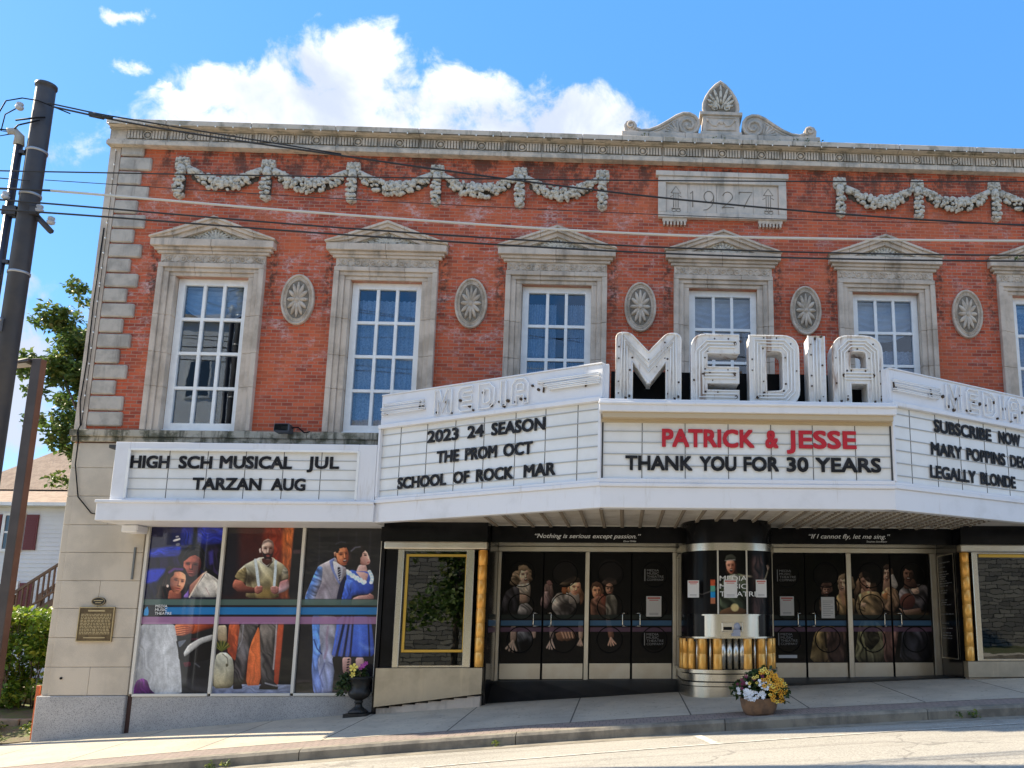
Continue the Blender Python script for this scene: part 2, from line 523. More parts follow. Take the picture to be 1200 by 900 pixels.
def concrete_mat():
    m = bpy.data.materials.new('sidewalk_concrete'); m.use_nodes = True
    t = m.node_tree; N = NT(t); p = t.nodes['Principled BSDF']
    p.inputs['Roughness'].default_value = .9
    geo = N.n('ShaderNodeNewGeometry').outputs['Position']
    s = N.n('ShaderNodeSeparateXYZ', ins={0: geo})
    cur = N.mix(N.ramp(N.noise(geo, 1.1, 8, .65), .35, .7), (.54, .475, .37, 1), (.40, .355, .285, 1))
    cur = N.mix(N.math('MULTIPLY', N.ramp(N.noise(geo, 5, 6, .7), .58, .72), .35), cur, (.20, .18, .155, 1))
    cur = N.mix(N.math('MULTIPLY', N.ramp(N.noise(geo, 16, 2, .4), .66, .70), .55), cur, (.10, .09, .08, 1))
    # slab tone per bay and joints
    bay = N.math('DIVIDE', N.math('ADD', s.outputs[0], 26.13), 1.81)
    fr = N.math('FRACT', bay)
    wn = N.n('ShaderNodeTexWhiteNoise', noise_dimensions='1D', ins={'W': N.math('FLOOR', bay)})
    cur = N.mix(N.math('MULTIPLY', wn.outputs[0], .22), cur, (.30, .27, .235, 1))
    d = N.math('MINIMUM', fr, N.math('SUBTRACT', 1.0, fr))
    j = N.math('LESS_THAN', d, 0.0065)
    cur = N.mix(N.math('MULTIPLY', j, .88), cur, (.055, .05, .045, 1))
    t.links.new(cur, p.inputs['Base Color'])
    b = N.n('ShaderNodeBump', ins={'Strength': .25, 'Distance': .01, 'Height': N.noise(geo, 60, 4, .6)})
    t.links.new(b.outputs[0], p.inputs['Normal'])
    return m


def paver_mat():
    m = bpy.data.materials.new('brick_pavers'); m.use_nodes = True
    t = m.node_tree; N = NT(t); p = t.nodes['Principled BSDF']
    p.inputs['Roughness'].default_value = .9
    geo = N.n('ShaderNodeNewGeometry').outputs['Position']
    br = N.n('ShaderNodeTexBrick', ins={'Vector': geo, 'Color1': (.28, .215, .185, 1), 'Color2': (.225, .175, .152, 1), 'Mortar': (.12, .10, .085, 1),
             'Scale': 1.0, 'Mortar Size': .006, 'Brick Width': .1, 'Row Height': .2})
    cur = N.mix(N.math('MULTIPLY', N.noise(geo, 2, 6, .6), .45), br.outputs[0], (.34, .28, .24, 1))
    t.links.new(cur, p.inputs['Base Color'])
    return m


def road_mat():
    m = bpy.data.materials.new('worn_asphalt'); m.use_nodes = True
    t = m.node_tree; N = NT(t); p = t.nodes['Principled BSDF']
    p.inputs['Roughness'].default_value = .9
    geo = N.n('ShaderNodeNewGeometry').outputs['Position']
    cur = N.mix(N.ramp(N.noise(geo, .5, 6, .6), .35, .7), (.37, .345, .295, 1), (.29, .27, .23, 1))
    vo = N.n('ShaderNodeTexVoronoi', feature='DISTANCE_TO_EDGE', ins={'Scale': .55, 'Vector': N.n('ShaderNodeVectorMath', operation='ADD', ins={0: geo, 1: N.n('ShaderNodeVectorMath', operation='SCALE', ins={0: N.n('ShaderNodeTexNoise', ins={'Vector': geo, 'Scale': 1.6, 'Detail': 5}).outputs[1], 'Scale': .9}).outputs[0]}).outputs[0]})
    crack = N.math('MULTIPLY', N.math('SUBTRACT', 1.0, N.ramp(vo.outputs[0], .004, .016)), N.ramp(N.noise(geo, .35, 3, .5), .46, .56))
    oil = N.ramp(N.noise(geo, .9, 4, .5), .60, .72)
    cur = N.mix(N.math('MULTIPLY', oil, .45), cur, (.14, .125, .11, 1))
    cur = N.mix(N.ramp(N.noise(geo, 38, 3, .65), .42, .62), cur, (.46, .43, .37, 1))
    cur = N.mix(N.math('MULTIPLY', N.ramp(N.noise(geo, 55, 2, .5), .60, .68), .6), cur, (.12, .11, .10, 1))
    cur = N.mix(N.math('MULTIPLY', crack, .40), cur, (.06, .055, .05, 1))
    mp = N.n('ShaderNodeMapping', ins={'Vector': geo, 'Scale': (.06, 2.4, 1)}).outputs[0]
    cur = N.mix(N.math('MULTIPLY', N.ramp(N.noise(mp, 2.2, 5, .65), .48, .66), .40), cur, (.20, .18, .155, 1))
    t.links.new(cur, p.inputs['Base Color'])
    b = N.n('ShaderNodeBump', ins={'Strength': .5, 'Distance': .012, 'Height': N.noise(geo, 70, 4, .7)})
    t.links.new(b.outputs[0], p.inputs['Normal'])
    return m


M_CONC = concrete_mat()
M_KERB = mat('kerb_stone', (.30, .265, .205), .9, c2=(.17, .15, .12), scale=2.5, bump=.3, bscale=50, streak=((.12, .11, .095), 3.0, .6, .5, .68))
M_GRASS = mat('rough_grass', (.075, .10, .03), .95, c2=(.12, .10, .05), scale=4, bump=.8, bscale=25)
M_PAINT = mat('road_paint', (.62, .60, .54), .8, c2=(.42, .38, .31), scale=9, lo=.42, hi=.66)

strip('sidewalk', M_CONC, [6.0, 0.0, -2.85], lambda x, y: gz(x, y) + (0 if (x < -10.3 or y <= 0) else 0))
strip('paver_strip', paver_mat(), [-2.85, -3.42], lambda x, y: gz(x, y) - .004)


def kerb_run():
    mb = MB()
    edges = [-60, -45, -30, -22] + [-19.2 + 2.95 * i for i in range(14)] + [30, 60]
    for a, b in zip(edges[:-1], edges[1:]):
        a2, b2 = a + .006, b - .006
        n = max(1, int((b - a) / 1.0))
        for i in range(n):
            xa = a2 + (b2 - a2) * i / n; xb = a2 + (b2 - a2) * (i + 1) / n
            pr = [(-3.42, -.4), (-3.42, .006), (-3.565, .006), (-3.6, -.03), (-3.61, -.4)]
            va = [(xa, y, gz(xa, y) + z) for y, z in pr]; vb = [(xb, y, gz(xb, y) + z) for y, z in pr]
            fs = [(j, j + 1, j + 6, j + 5) for j in range(4)]
            if i == 0: fs.append((4, 3, 2, 1, 0))
            if i == n - 1: fs.append((5, 6, 7, 8, 9))
            mb.add(va + vb, [tuple(reversed(f)) for f in fs])
    return tag(mb.build('kerb', M_KERB), kind='structure')


kerb_run()


def road_z(x, y):
    e = gx(x) + .04 * -3.6 - .145
    t = max(0.0, min(1.0, (-3.6 - y) / 9.9))
    return e + .10 * math.sin(math.pi * t) - .06 * t


strip('gutter', M_KERB, [-3.55, -3.98], lambda x, y: road_z(x, min(y, -3.6)) + .002)
strip('road', road_mat(), [-3.97, -5, -6, -7, -8.5, -10, -11.5, -13.5], road_z)
strip('far_kerb', M_KERB, [-13.45, -13.46, -13.62], lambda x, y: road_z(x, -13.5) + (.13 if y < -13.455 else -.2))
strip('far_sidewalk', M_CONC, [-13.62, -15.4], lambda x, y: road_z(x, -13.5) + .126)


def far_ground_z(x, y): return road_z(x, -13.5) + .11


mbp = MB()


def ground_z(x, y):
    if y <= -15.4: return far_ground_z(x, y)
    return gz(min(x, 15), -3.6) - .9 if y < .3 else gx(x) - .5


strip('ground', M_GRASS, [900, 120, 40, 12, 5.9, .35, .25, -13.7, -15.38, -15.4, -25, -60, -200, -900], ground_z)


def bed():
    """raised planting bed beside the left wall"""
    mb = MB(); xs = [-40, -30, -24, -20, -17, -15] + [-14 + .25 * i for i in range(16)]; ys = [.05, .4, .8, 1.2, 1.8, 2.6, 5, 9, 30]
    random.seed(3)
    vs_ = []
    for x in xs:
        for y in ys:
            z = gx(x) + .015 if y < .1 else max(gx(x), gx(-11)) + .02 + min(y, 1.8) * .24 + random.uniform(-.03, .03)
            vs_.append((x, y, z))
    k = len(ys)
    mb.add(vs_, [(i * k + j, (i + 1) * k + j, (i + 1) * k + j + 1, i * k + j + 1) for i in range(len(xs) - 1) for j in range(k - 1)], True)
    return tag(mb.build('planting_bed', mat('bed_soil', (.16, .13, .08), .95, c2=(.12, .16, .04), scale=5, bump=.8, bscale=20)), kind='structure')


bed()
# parking bay markings
mb = MB()


def mark(mb, x0, y0, x1, y1, w, n=12):
    d = Vector((x1 - x0, y1 - y0)); nrm = Vector((-d.y, d.x)).normalized() * w / 2
    vs_ = []
    for i in range(n + 1):
        p = Vector((x0, y0)) + d * i / n
        for sgn in (-1, 1):
            q = p + nrm * sgn; vs_.append((q.x, q.y, road_z(q.x, q.y) + .006))
    mb.add(vs_, [(2 * i, 2 * i + 1, 2 * i + 3, 2 * i + 2) for i in range(n)])


mark(mb, -6.0, -5.75, 5.6, -4.62, .07, 24)
mark(mb, 1.02, -3.99, 1.17, -5.1, .12, 4)
o = mb.build('parking_bay_line', M_PAINT)
tag(o, kind='structure')

# ------------------------------------------------------------------ printed window art (flat prints, vertex coloured)
def lin(c):
    c = np.asarray(c, float) / 255.0
    return np.where(c <= .04045, c / 12.92, ((c + .055) / 1.055) ** 2.4)


class Art:
    """paints a print on a fine grid; coordinates are the print's own, given by its four corners"""
    def __init__(s, tl, tr, bl, br, nu, nv, seed=1):
        u = np.linspace(0, 1, nu)[None, :]; v = np.linspace(0, 1, nv)[:, None]
        g = lambda k: (tl[k] * (1 - u) + tr[k] * u) * (1 - v) + (bl[k] * (1 - u) + br[k] * u) * v
        s.X = g(0); s.Y = g(1); s.X0 = s.X; s.Y0 = s.Y; s.k = 1.0; s.u = u + 0 * v; s.v = v + 0 * u; s.nu = nu; s.nv = nv
        s.c = np.zeros((nv, nu, 3)); s.rng = np.random.default_rng(seed)
    def put(s, m, c, c2=None, g0=None, g1=None, a=1.0):
        m = (np.clip(m, 0, 1) * a)[..., None]; c = np.asarray(c, float)
        if c2 is not None:
            d = np.array(g1, float) - np.array(g0, float)
            t = np.clip(((s.X - g0[0]) * d[0] + (s.Y - g0[1]) * d[1]) / (d @ d), 0, 1)[..., None]
            c = c * (1 - t) + np.asarray(c2, float) * t
        s.c = s.c * (1 - m) + c * m
    def fill(s, c, c2=None, g0=None, g1=None): s.put(np.ones_like(s.X), c, c2, g0, g1)
    def sd(s, pts):
        inside = np.zeros(s.X.shape, bool); dm = np.full(s.X.shape, 1e9)
        n = len(pts)
        for i in range(n):
            x0, y0 = pts[i]; x1, y1 = pts[(i + 1) % n]
            if y0 != y1:
                inside ^= ((y0 > s.Y) != (y1 > s.Y)) & (s.X < (x1 - x0) * (s.Y - y0) / (y1 - y0) + x0)
            dx, dy = x1 - x0, y1 - y0; L = dx * dx + dy * dy + 1e-9
            t = np.clip(((s.X - x0) * dx + (s.Y - y0) * dy) / L, 0, 1)
            dm = np.minimum(dm, np.hypot(s.X - x0 - t * dx, s.Y - y0 - t * dy))
        return np.where(inside, dm, -dm)
    @staticmethod
    def smooth(p, it=2):
        for _ in range(it):
            q = []
            for i in range(len(p)):
                a, b = p[i], p[(i + 1) % len(p)]
                q += [(.86 * a[0] + .14 * b[0], .86 * a[1] + .14 * b[1]), (.14 * a[0] + .86 * b[0], .14 * a[1] + .86 * b[1])]
            p = q
        return p
    def poly(s, pts, c, c2=None, g0=None, g1=None, soft=2.5, a=1.0, sm=1, fold=0, fdir=(1, 0), fper=14):
        d = s.sd(s.smooth(pts, sm)); m = np.clip(d / soft + .5, 0, 1)
        s.put(m, c, c2, g0, g1, a)
        if fold:  # woven folds of the printed cloth
            ph = (s.X * fdir[0] + s.Y * fdir[1]) / fper + 1.1 * s.noise(90)
            f = 1 + fold * 1.1 * (np.sin(ph * 2 * np.pi) + .5 * np.sin(ph * 4.3 * np.pi + 1)) * (.65 + s.noise(40))
            s.c = s.c * (1 + (f - 1)[..., None] * (m * a)[..., None])
    def ell(s, cx, cy, rx, ry, c, rot=0, soft=.18, a=1.0, c2=None, g0=None, g1=None):
        co, si = math.cos(R(rot)), math.sin(R(rot))
        x = (s.X - cx) * co + (s.Y - cy) * si; y = -(s.X - cx) * si + (s.Y - cy) * co
        d = np.hypot(x / rx, y / ry)
        s.put(np.clip((1 - d) / soft + .5, 0, 1), c, c2, g0, g1, a)
    def ring(s, cx, cy, r, w, c, a=1.0):
        d = np.abs(np.hypot(s.X - cx, s.Y - cy) - r); s.put(np.clip((w - d) / 1.5 + .5, 0, 1), c, a=a)
    def line(s, pts, w, c, a=1.0, soft=2.0):
        dm = np.full(s.X.shape, 1e9)
        for (x0, y0), (x1, y1) in zip(pts[:-1], pts[1:]):
            dx, dy = x1 - x0, y1 - y0; L = dx * dx + dy * dy + 1e-9
            t = np.clip(((s.X - x0) * dx + (s.Y - y0) * dy) / L, 0, 1)
            dm = np.minimum(dm, np.hypot(s.X - x0 - t * dx, s.Y - y0 - t * dy))
        s.put(np.clip((w / 2 - dm) / soft + .5, 0, 1), c, a=a)
    def noise(s, per):
        rng = np.random.default_rng(int(per * 7) + 3)
        T = rng.random((64, 64))
        x = (s.X / per) % 63; y = (s.Y / per) % 63
        i = x.astype(int); j = y.astype(int); fx = x - i; fy = y - j
        fx = fx * fx * (3 - 2 * fx); fy = fy * fy * (3 - 2 * fy)
        return (T[j, i] * (1 - fx) + T[j, (i + 1) % 64] * fx) * (1 - fy) + (T[(j + 1) % 64, i] * (1 - fx) + T[(j + 1) % 64, (i + 1) % 64] * fx) * fy - .5
    def grain(s, per, amt): s.c = np.clip(s.c * (1 + amt * s.noise(per)[..., None]), 0, 255)
    def face(s, cx, cy, rx, ry, skin, rot=0, turn=0.0, lit=1, beard=None, mouth='closed', hi=1.12, lo=.55):
        skin = np.array(skin, float)
        g0 = (cx - lit * rx, cy); g1 = (cx + lit * rx, cy)
        s.ell(cx, cy, rx, ry, np.clip(skin * hi, 0, 255), rot, .14, 1, skin * lo, g0, g1)
        co, si = math.cos(R(rot)), math.sin(R(rot))
        P = lambda a, b: (cx + (a * rx) * co - (b * ry) * si, cy + (a * rx) * si + (b * ry) * co)
        dk = skin * .25
        if beard is not None:
            x, y = P(turn * .4, .62); s.ell(x, y, rx * .78, ry * .45, beard, rot, .35)
        for sgn in (-1, 1):
            x, y = P(sgn * .38 + turn * .5, -.06); s.ell(x, y, rx * .22, ry * .12, skin * .55, rot, .6, .8)
            s.ell(x, y, rx * .14, ry * .06, dk, rot, .5)
            x, y = P(sgn * .38 + turn * .5, -.22); s.ell(x, y, rx * .26, ry * .045, dk, rot + sgn * 6, .5, .8)
        x, y = P(turn * .75 + .06 * lit, .16); s.ell(x, y, rx * .11, ry * .22, np.clip(skin * 1.15, 0, 255), rot, .8, .55)
        x, y = P(turn * .7, .34); s.ell(x, y, rx * .20, ry * .05, skin * .45, rot, .6, .7)
        x, y = P(turn * .55, .56)
        if mouth == 'open': s.ell(x, y, rx * .26, ry * .17, (60, 20, 20), rot, .3); s.ell(x, y - ry * .08, rx * .2, ry * .05, (220, 210, 200), rot, .4)
        else: s.ell(x, y, rx * .32, ry * .075, (140, 62, 56), rot, .5, .9)
    def hand(s, cx, cy, r, skin, ang=90, spread=60, ln=1.6):
        s.ell(cx, cy, r, r * .85, skin)
        for k in range(5):
            a = R(ang - spread / 2 + spread * k / 4); L = r * ln * (1.0 if 0 < k < 4 else .8)
            s.line([(cx, cy), (cx + math.cos(a) * L * 1.3, cy + math.sin(a) * L * 1.3)], r * .34, np.array(skin) * (1 if k % 2 else .85))
    def frame(s, x0, y0, k):
        """following shapes are given in a frame with origin x0, y0 and k units per print unit"""
        s.X = (s.X0 - x0) * k; s.Y = (s.Y0 - y0) * k; s.k = k
    def vn(s, a, b, seed):
        T = np.random.default_rng(seed).random((96, 96))
        x = np.mod(a, 95); y = np.mod(b, 95); i = x.astype(int); j = y.astype(int); fx = x - i; fy = y - j
        fx = fx * fx * (3 - 2 * fx); fy = fy * fy * (3 - 2 * fy)
        return (T[j, i] * (1 - fx) + T[j, (i + 1) % 96] * fx) * (1 - fy) + (T[(j + 1) % 96, i] * (1 - fx) + T[(j + 1) % 96, (i + 1) % 96] * fx) * fy
    def shape(s, pts, c, c2=None, g0=None, g1=None, vol=.35, vw=None, folds=None, edge=1.0, a=1.0, it=2, rough=0.0, L=(-.55, -.83)):
        """a printed form: soft outline, light from the upper left, darker turning edges, cloth folds"""
        if rough:
            ox, oy = s.X, s.Y
            s.X = ox + rough * (s.vn(ox / (rough * 3), oy / (rough * 3), 5) - .5) * 2; s.Y = oy + rough * (s.vn(ox / (rough * 3), oy / (rough * 3), 6) - .5) * 2
        d = s.sd(s.smooth(pts, it) if it else pts)
        if rough: s.X, s.Y = ox, oy
        m = np.clip(d / (edge * s.k * .55) + .5, 0, 1)
        s.put(m, c, c2, g0, g1, a)
        m = m * a
        f = np.ones_like(d)
        if vol:
            w = vw or 3.5 * s.k
            fall = np.clip(1 - d / w, 0, 1) ** 1.3
            gy, gx_ = np.gradient(d); n = np.hypot(gx_, gy) + 1e-6
            lam = -(gx_ * L[0] + gy * L[1]) / n
            f *= 1 + vol * (lam * .9 - .25) * fall
        if folds:
            ang, per, amt, seed = folds
            co, si = math.cos(R(ang)), math.sin(R(ang))
            al = s.X * co + s.Y * si; ac = -s.X * si + s.Y * co
            wob = s.vn(s.X / (per * 2.2), s.Y / (per * 2.2), seed + 7) * 2.2
            r1 = s.vn(ac / per + wob + 40, al / (per * 5) + 40, seed); r2 = s.vn(ac / (per * .45) + wob + 40, al / (per * 2.6) + 40, seed + 1)
            f *= 1 + amt * ((np.abs(2 * r1 - 1) - .45) * 1.5 + (r2 - .5) * .8)
        s.c = s.c * (1 + (f - 1)[..., None] * m[..., None])
    def head(s, cx, cy, rx, ry, lit, dark, rot=0.0, turn=0.0, side=1, mouth=0, beard=None, brow=(40, 28, 24), hair=None):
        """side=1: light from the left. turn: where the face looks, -1..1"""
        co, si = math.cos(R(rot)), math.sin(R(rot))
        P = lambda a, b: (cx + a * rx * co - b * ry * si, cy + a * rx * si + b * ry * co)
        lit = np.array(lit, float); dark = np.array(dark, float); mid = (lit + dark) / 2
        out = [(-.92, -.35), (-.9, .15), (-.74, .58), (-.4, .95), (0, 1.06), (.4, .95), (.74, .58), (.9, .15), (.92, -.35), (.72, -.82), (0, -1.08), (-.72, -.82)]
        g0, g1 = P(-side * .75, -.25), P(side * .95, .3)
        s.shape([P(*q) for q in out], lit, dark, g0, g1, vol=.30, vw=rx * .5, it=2, L=(-side * .6, -.6))
        E = lambda a, b, w, h, c, al=1.0, sf=.6: s.ell(*P(a, b), rx * w, ry * h, c, rot, sf, al)
        t = turn * .38
        if beard is not None:
            s.shape([P(*q) for q in ((-.88, .10), (-.74, .6), (-.4, .98), (0, 1.08), (.4, .98), (.74, .6), (.88, .10), (.66, .36), (.42 + t, .44), (.3 + t, .40), (t, .44), (-.3 + t, .40), (-.42 + t, .44), (-.66, .36))], beard, vol=.1, a=.92)
        E(t, -.14, .85, .16, mid * .75, .35); E(side * .5 + t, .2, .42, .5, dark * .8, .35)
        for sg in (-1, 1):
            w = .25 * (1 - .35 * sg * turn)
            E(sg * .40 + t, -.10, w, .10, dark * .7, .7); E(sg * .40 + t, -.08, w * .55, .05, (22, 14, 14), .9); E(sg * .40 + t - .02, -.045, w * .7, .025, lit, .35)
            E(sg * .41 + t, -.25, w * 1.1, .04, brow, .55)
        E(t * 1.7 - side * .05, .10, .10, .26, np.clip(lit * 1.12, 0, 255), .75); E(t * 1.7 + side * .13, .14, .08, .26, dark * .8, .6)
        E(t * 1.6, .36, .22, .05, dark * .45, .85)
        if mouth:
            E(t * 1.25, .62, .30, .06 + .15 * mouth, (44, 12, 14), 1, .3); E(t * 1.25, .56 - .07 * mouth, .22, .045, (228, 214, 204), .9, .4); E(t * 1.25, .66 + .15 * mouth, .28, .04, (168, 84, 76), .8)
        else:
            E(t * 1.25, .58, .33, .05, (118, 46, 44), .95, .4); E(t * 1.25, .66, .27, .05, (186, 104, 94), .8); E(t * 1.25, .78, .24, .05, dark * .7, .6)
        E(-side * .45 + t, .24, .22, .15, np.clip(lit * 1.08, 0, 255), .5); E(-side * .1 + t * .5, -.55, .45, .2, np.clip(lit * 1.06, 0, 255), .4)
        E(t, .98, .3, .07, np.clip(mid * 1.1, 0, 255), .4)
        if hair is not None: s.shape([P(*q) for q in ((-1.02, .25), (-1.12, -.4), (-.8, -1.05), (0, -1.3), (.8, -1.05), (1.12, -.4), (1.02, .25), (.86, -.30), (.45 + t, -.62), (-.1 + t, -.50), (-.55 + t, -.66), (-.86, -.30))], hair, vol=.3, it=1, rough=rx * .12)
    def locks(s, pts_list, w, c, a=.8):
        for p in pts_list: s.line(p, w, c, a, soft=w * .8)
    def fingers(s, cx, cy, r, lit, ang, n=4, ln=2.0, spread=40):
        for k in range(n):
            q = R(ang - spread / 2 + spread * k / max(1, n - 1)); ex, ey = cx + math.cos(q) * r * ln, cy + math.sin(q) * r * ln
            s.line([(cx, cy), (ex, ey)], r * .5, np.array(lit) * (.78 + .1 * (k % 2)), 1, r * .25); s.line([(cx - r * .1, cy - r * .08), (ex - r * .1, ey - r * .08)], r * .22, lit, .9, r * .2)
    def contrast(s, k=1.12, mid=70): s.c = np.clip((s.c - mid) * k + mid, 2, 252)
    def mesh(s, name, corners, m, parent, mapping=None):
        """corners: X0, X1, Z0 (bottom), Z1 (top), Y"""
        x0, x1, z0, z1, y = corners
        X = x0 + (x1 - x0) * s.u; Z = z1 + (z0 - z1) * s.v
        P = np.stack([X, np.full_like(X, y), Z], -1).reshape(-1, 3)
        mb = MB(mapping)
        nu, nv = s.nu, s.nv
        fs = [(j * nu + i, (j + 1) * nu + i, (j + 1) * nu + i + 1, j * nu + i + 1) for j in range(nv - 1) for i in range(nu - 1)]
        mb.add(P.tolist(), fs, mapping is not None)
        c = lin(np.clip(s.c, 0, 255)).reshape(-1, 3)
        mb.cols = np.concatenate([c, np.ones((len(c), 1))], 1)
        return mb.build(name, m, parent)


def film_stripes(A, rows, cols, alpha=.86):
    for (a, b), c in zip(rows, cols):
        m = np.clip((A.v - a) * A.nv, 0, 1) * np.clip((b - A.v) * A.nv, 0, 1)
        A.put(m, c, a=alpha)


# rows of the three stripes as fractions of the print height
def vrow(z, z0, z1): return (z1 - z) / (z1 - z0)


FZ0, FZ1 = -.12, 2.87
FROWS = [(vrow(1.55, FZ0, FZ1), vrow(1.44, FZ0, FZ1)), (vrow(1.41, FZ0, FZ1), vrow(1.27, FZ0, FZ1)), (vrow(1.24, FZ0, FZ1), vrow(1.10, FZ0, FZ1))]
FGAP = [(vrow(1.565, FZ0, FZ1), vrow(1.09, FZ0, FZ1))]
FCOL = [(92, 122, 110), (30, 146, 222), (190, 134, 178)]


def art_couple():
    A = Art((175, 617.5), (264.5, 617.5), (155.5, 814.5), (244, 814), 190, 400)
    A.frame(160, 615, 8.18)
    A.fill((24, 26, 84), (14, 14, 40), (450, 60), (450, 700))
    S = A.shape
    S([(90, 20), (330, 20), (310, 240), (90, 240)], (26, 26, 66), vol=0, edge=6)
    S([(420, 20), (560, 20), (545, 180), (410, 220)], (38, 52, 170), (30, 38, 120), (430, 30), (520, 200), vol=0, edge=6, folds=(80, 40, .35, 3))
    S([(580, 20), (860, 20), (850, 170), (640, 190), (580, 160)], (52, 70, 200), (34, 44, 140), (620, 40), (820, 180), vol=0, edge=6, folds=(10, 34, .4, 4))
    S([(100, 240), (420, 205), (400, 310), (100, 330)], (48, 74, 214), (34, 50, 160), (240, 220), (260, 330), vol=0, edge=5, folds=(0, 30, .4, 5))
    S([(100, 330), (400, 320), (400, 430), (90, 430)], (30, 22, 56), vol=0, edge=6, folds=(80, 40, .5, 6))
    S([(80, 440), (280, 430), (180, 560), (70, 600)], (44, 62, 190), vol=0, edge=6); S([(60, 590), (170, 560), (160, 740), (40, 740)], (20, 20, 52), vol=0, edge=6, folds=(85, 30, .5, 2))
    S([(660, 210), (840, 190), (830, 560), (700, 470)], (30, 22, 44), vol=0, edge=6, folds=(70, 36, .7, 8)); S([(690, 260), (740, 250), (740, 380), (700, 400)], (66, 60, 150), vol=0, edge=6, a=.8)
    S([(545, 20), (580, 20), (572, 190), (530, 200)], (12, 11, 26), vol=0, edge=4)
    for (x, y, w, h, c) in ((372, 150, 34, 10, 235), (352, 158, 18, 8, 220), (378, 118, 18, 8, 190), (398, 140, 10, 10, 215), (384, 196, 22, 14, 120)): A.ell(x, y, w, h, (c, c, min(255, c + 14)), -12, .5)
    # man: wild dark hair, open pale shirt
    S([(395, 330), (430, 250), (500, 195), (590, 190), (650, 230), (672, 320), (660, 420), (690, 470), (640, 480), (600, 440), (470, 440), (400, 400)], (13, 11, 15), vol=.2, rough=22)
    S([(640, 420), (700, 440), (780, 480), (800, 545), (700, 500), (650, 470)], (10, 9, 12), vol=0, rough=18)
    S([(480, 470), (610, 440), (620, 480), (560, 560), (500, 690), (470, 640), (455, 540)], (26, 16, 18), vol=.1); S([(500, 600), (560, 545), (640, 470), (650, 480), (540, 650), (500, 690)], (150, 92, 74), (196, 140, 118), (510, 660), (620, 490), vol=.2)
    A.head(528, 402, 96, 104, (196, 112, 92), (78, 34, 36), 6, -.15, 1)
    S([(400, 380), (420, 290), (500, 235), (560, 250), (600, 290), (548, 292), (500, 318), (462, 350), (432, 372), (425, 410)], (14, 11, 14), vol=0, rough=14); S([(596, 290), (640, 300), (668, 360), (650, 440), (618, 440), (622, 370)], (15, 12, 15), vol=0, rough=14)
    A.locks([[(430, 330), (470, 262), (540, 226)], [(480, 300), (530, 258), (590, 250)], [(560, 240), (620, 262), (648, 320)], [(450, 280), (520, 214), (590, 214)]], 9, (50, 42, 58), .7)
    S([(505, 712), (560, 620), (640, 510), (668, 466), (740, 510), (812, 560), (800, 712)], (150, 146, 140), (212, 206, 196), (540, 690), (700, 500), vol=.3, vw=40, folds=(64, 44, .26, 12))
    A.line([(500, 712), (560, 610), (640, 486), (668, 464)], 15, (226, 206, 184), .95, 8); A.line([(660, 620), (700, 690)], 6, (150, 110, 108), .7, 6)
    S([(440, 610), (492, 604), (492, 715), (440, 715)], (150, 110, 200), vol=.2, edge=3)
    # woman leaning in
    S([(262, 440), (330, 415), (440, 430), (500, 500), (500, 600), (440, 690), (430, 730), (150, 740), (175, 610), (215, 520)], (34, 20, 22), vol=.25, rough=20, folds=(70, 30, .7, 15))
    S([(300, 640), (420, 660), (420, 740), (285, 740)], (168, 98, 74), (110, 58, 48), (310, 660), (420, 720))
    A.head(384, 560, 82, 112, (238, 164, 124), (150, 82, 62), 10, .35, -1)
    S([(262, 520), (310, 440), (400, 428), (470, 470), (480, 500), (420, 470), (350, 475), (318, 520), (300, 620), (268, 650), (240, 600)], (30, 18, 20), vol=.1, rough=12)
    A.line([(300, 470), (350, 436), (430, 440)], 24, (92, 54, 132), .9, 12); A.ell(284, 604, 12, 14, (236, 210, 196), 0, .4)
    A.locks([[(250, 540), (230, 620), (250, 720)], [(280, 500), (262, 600), (290, 700)], [(210, 600), (190, 690)]], 10, (70, 42, 38), .7)
    # lower half
    A.frame(150, 710, 8.18)
    S([(0, 180), (900, 180), (900, 900), (0, 900)], (30, 30, 34), (54, 54, 58), (600, 400), (600, 860), vol=0, it=0, folds=(8, 60, .3, 21))
    S([(100, 180), (440, 180), (470, 420), (500, 640), (510, 870), (30, 870), (60, 500)], (158, 160, 164), (196, 198, 200), (120, 500), (420, 480), vol=.22, vw=60, folds=(86, 44, .15, 22), it=1)
    S([(250, 240), (440, 220), (470, 480), (505, 870), (240, 870)], (184, 186, 188), vol=0, a=.55, edge=9, folds=(88, 26, .14, 23))
    S([(500, 560), (640, 540), (800, 560), (800, 720), (520, 700)], (26, 26, 30), vol=0, edge=8)
    S([(450, 350), (600, 320), (830, 300), (820, 520), (640, 560), (480, 540), (470, 430)], (14, 12, 16), vol=.2)
    S([(525, 470), (570, 395), (680, 330), (815, 290), (812, 345), (700, 380), (610, 450), (535, 508)], (196, 194, 188), (160, 158, 154), (560, 420), (780, 320), vol=.4, vw=26, it=1)
    S([(470, 360), (560, 340), (500, 410), (480, 415)], (140, 150, 165), vol=0, a=.7); S([(600, 330), (680, 325), (660, 345), (600, 350)], (110, 40, 60), vol=0, a=.6)
    S([(520, 560), (590, 550), (600, 590), (540, 605)], (86, 28, 44), vol=.2); A.line([(640, 570), (680, 600)], 12, (110, 110, 116), .7, 10)
    S([(620, 190), (830, 186), (830, 225), (700, 260), (620, 290), (560, 270)], (190, 92, 52), (120, 50, 30), (640, 200), (720, 270), vol=.4, vw=30)
    S([(436, 200), (520, 186), (640, 196), (620, 270), (520, 310), (456, 300)], (226, 130, 84), (150, 66, 40), (470, 200), (560, 310), vol=.3, vw=30)
    for k in range(4): A.line([(452, 226 + 22 * k), (560, 214 + 20 * k), (600, 232 + 14 * k)], 7, (116, 46, 30), .75, 6); A.line([(456, 236 + 22 * k), (540, 224 + 20 * k)], 8, (246, 164, 120), .7, 6)
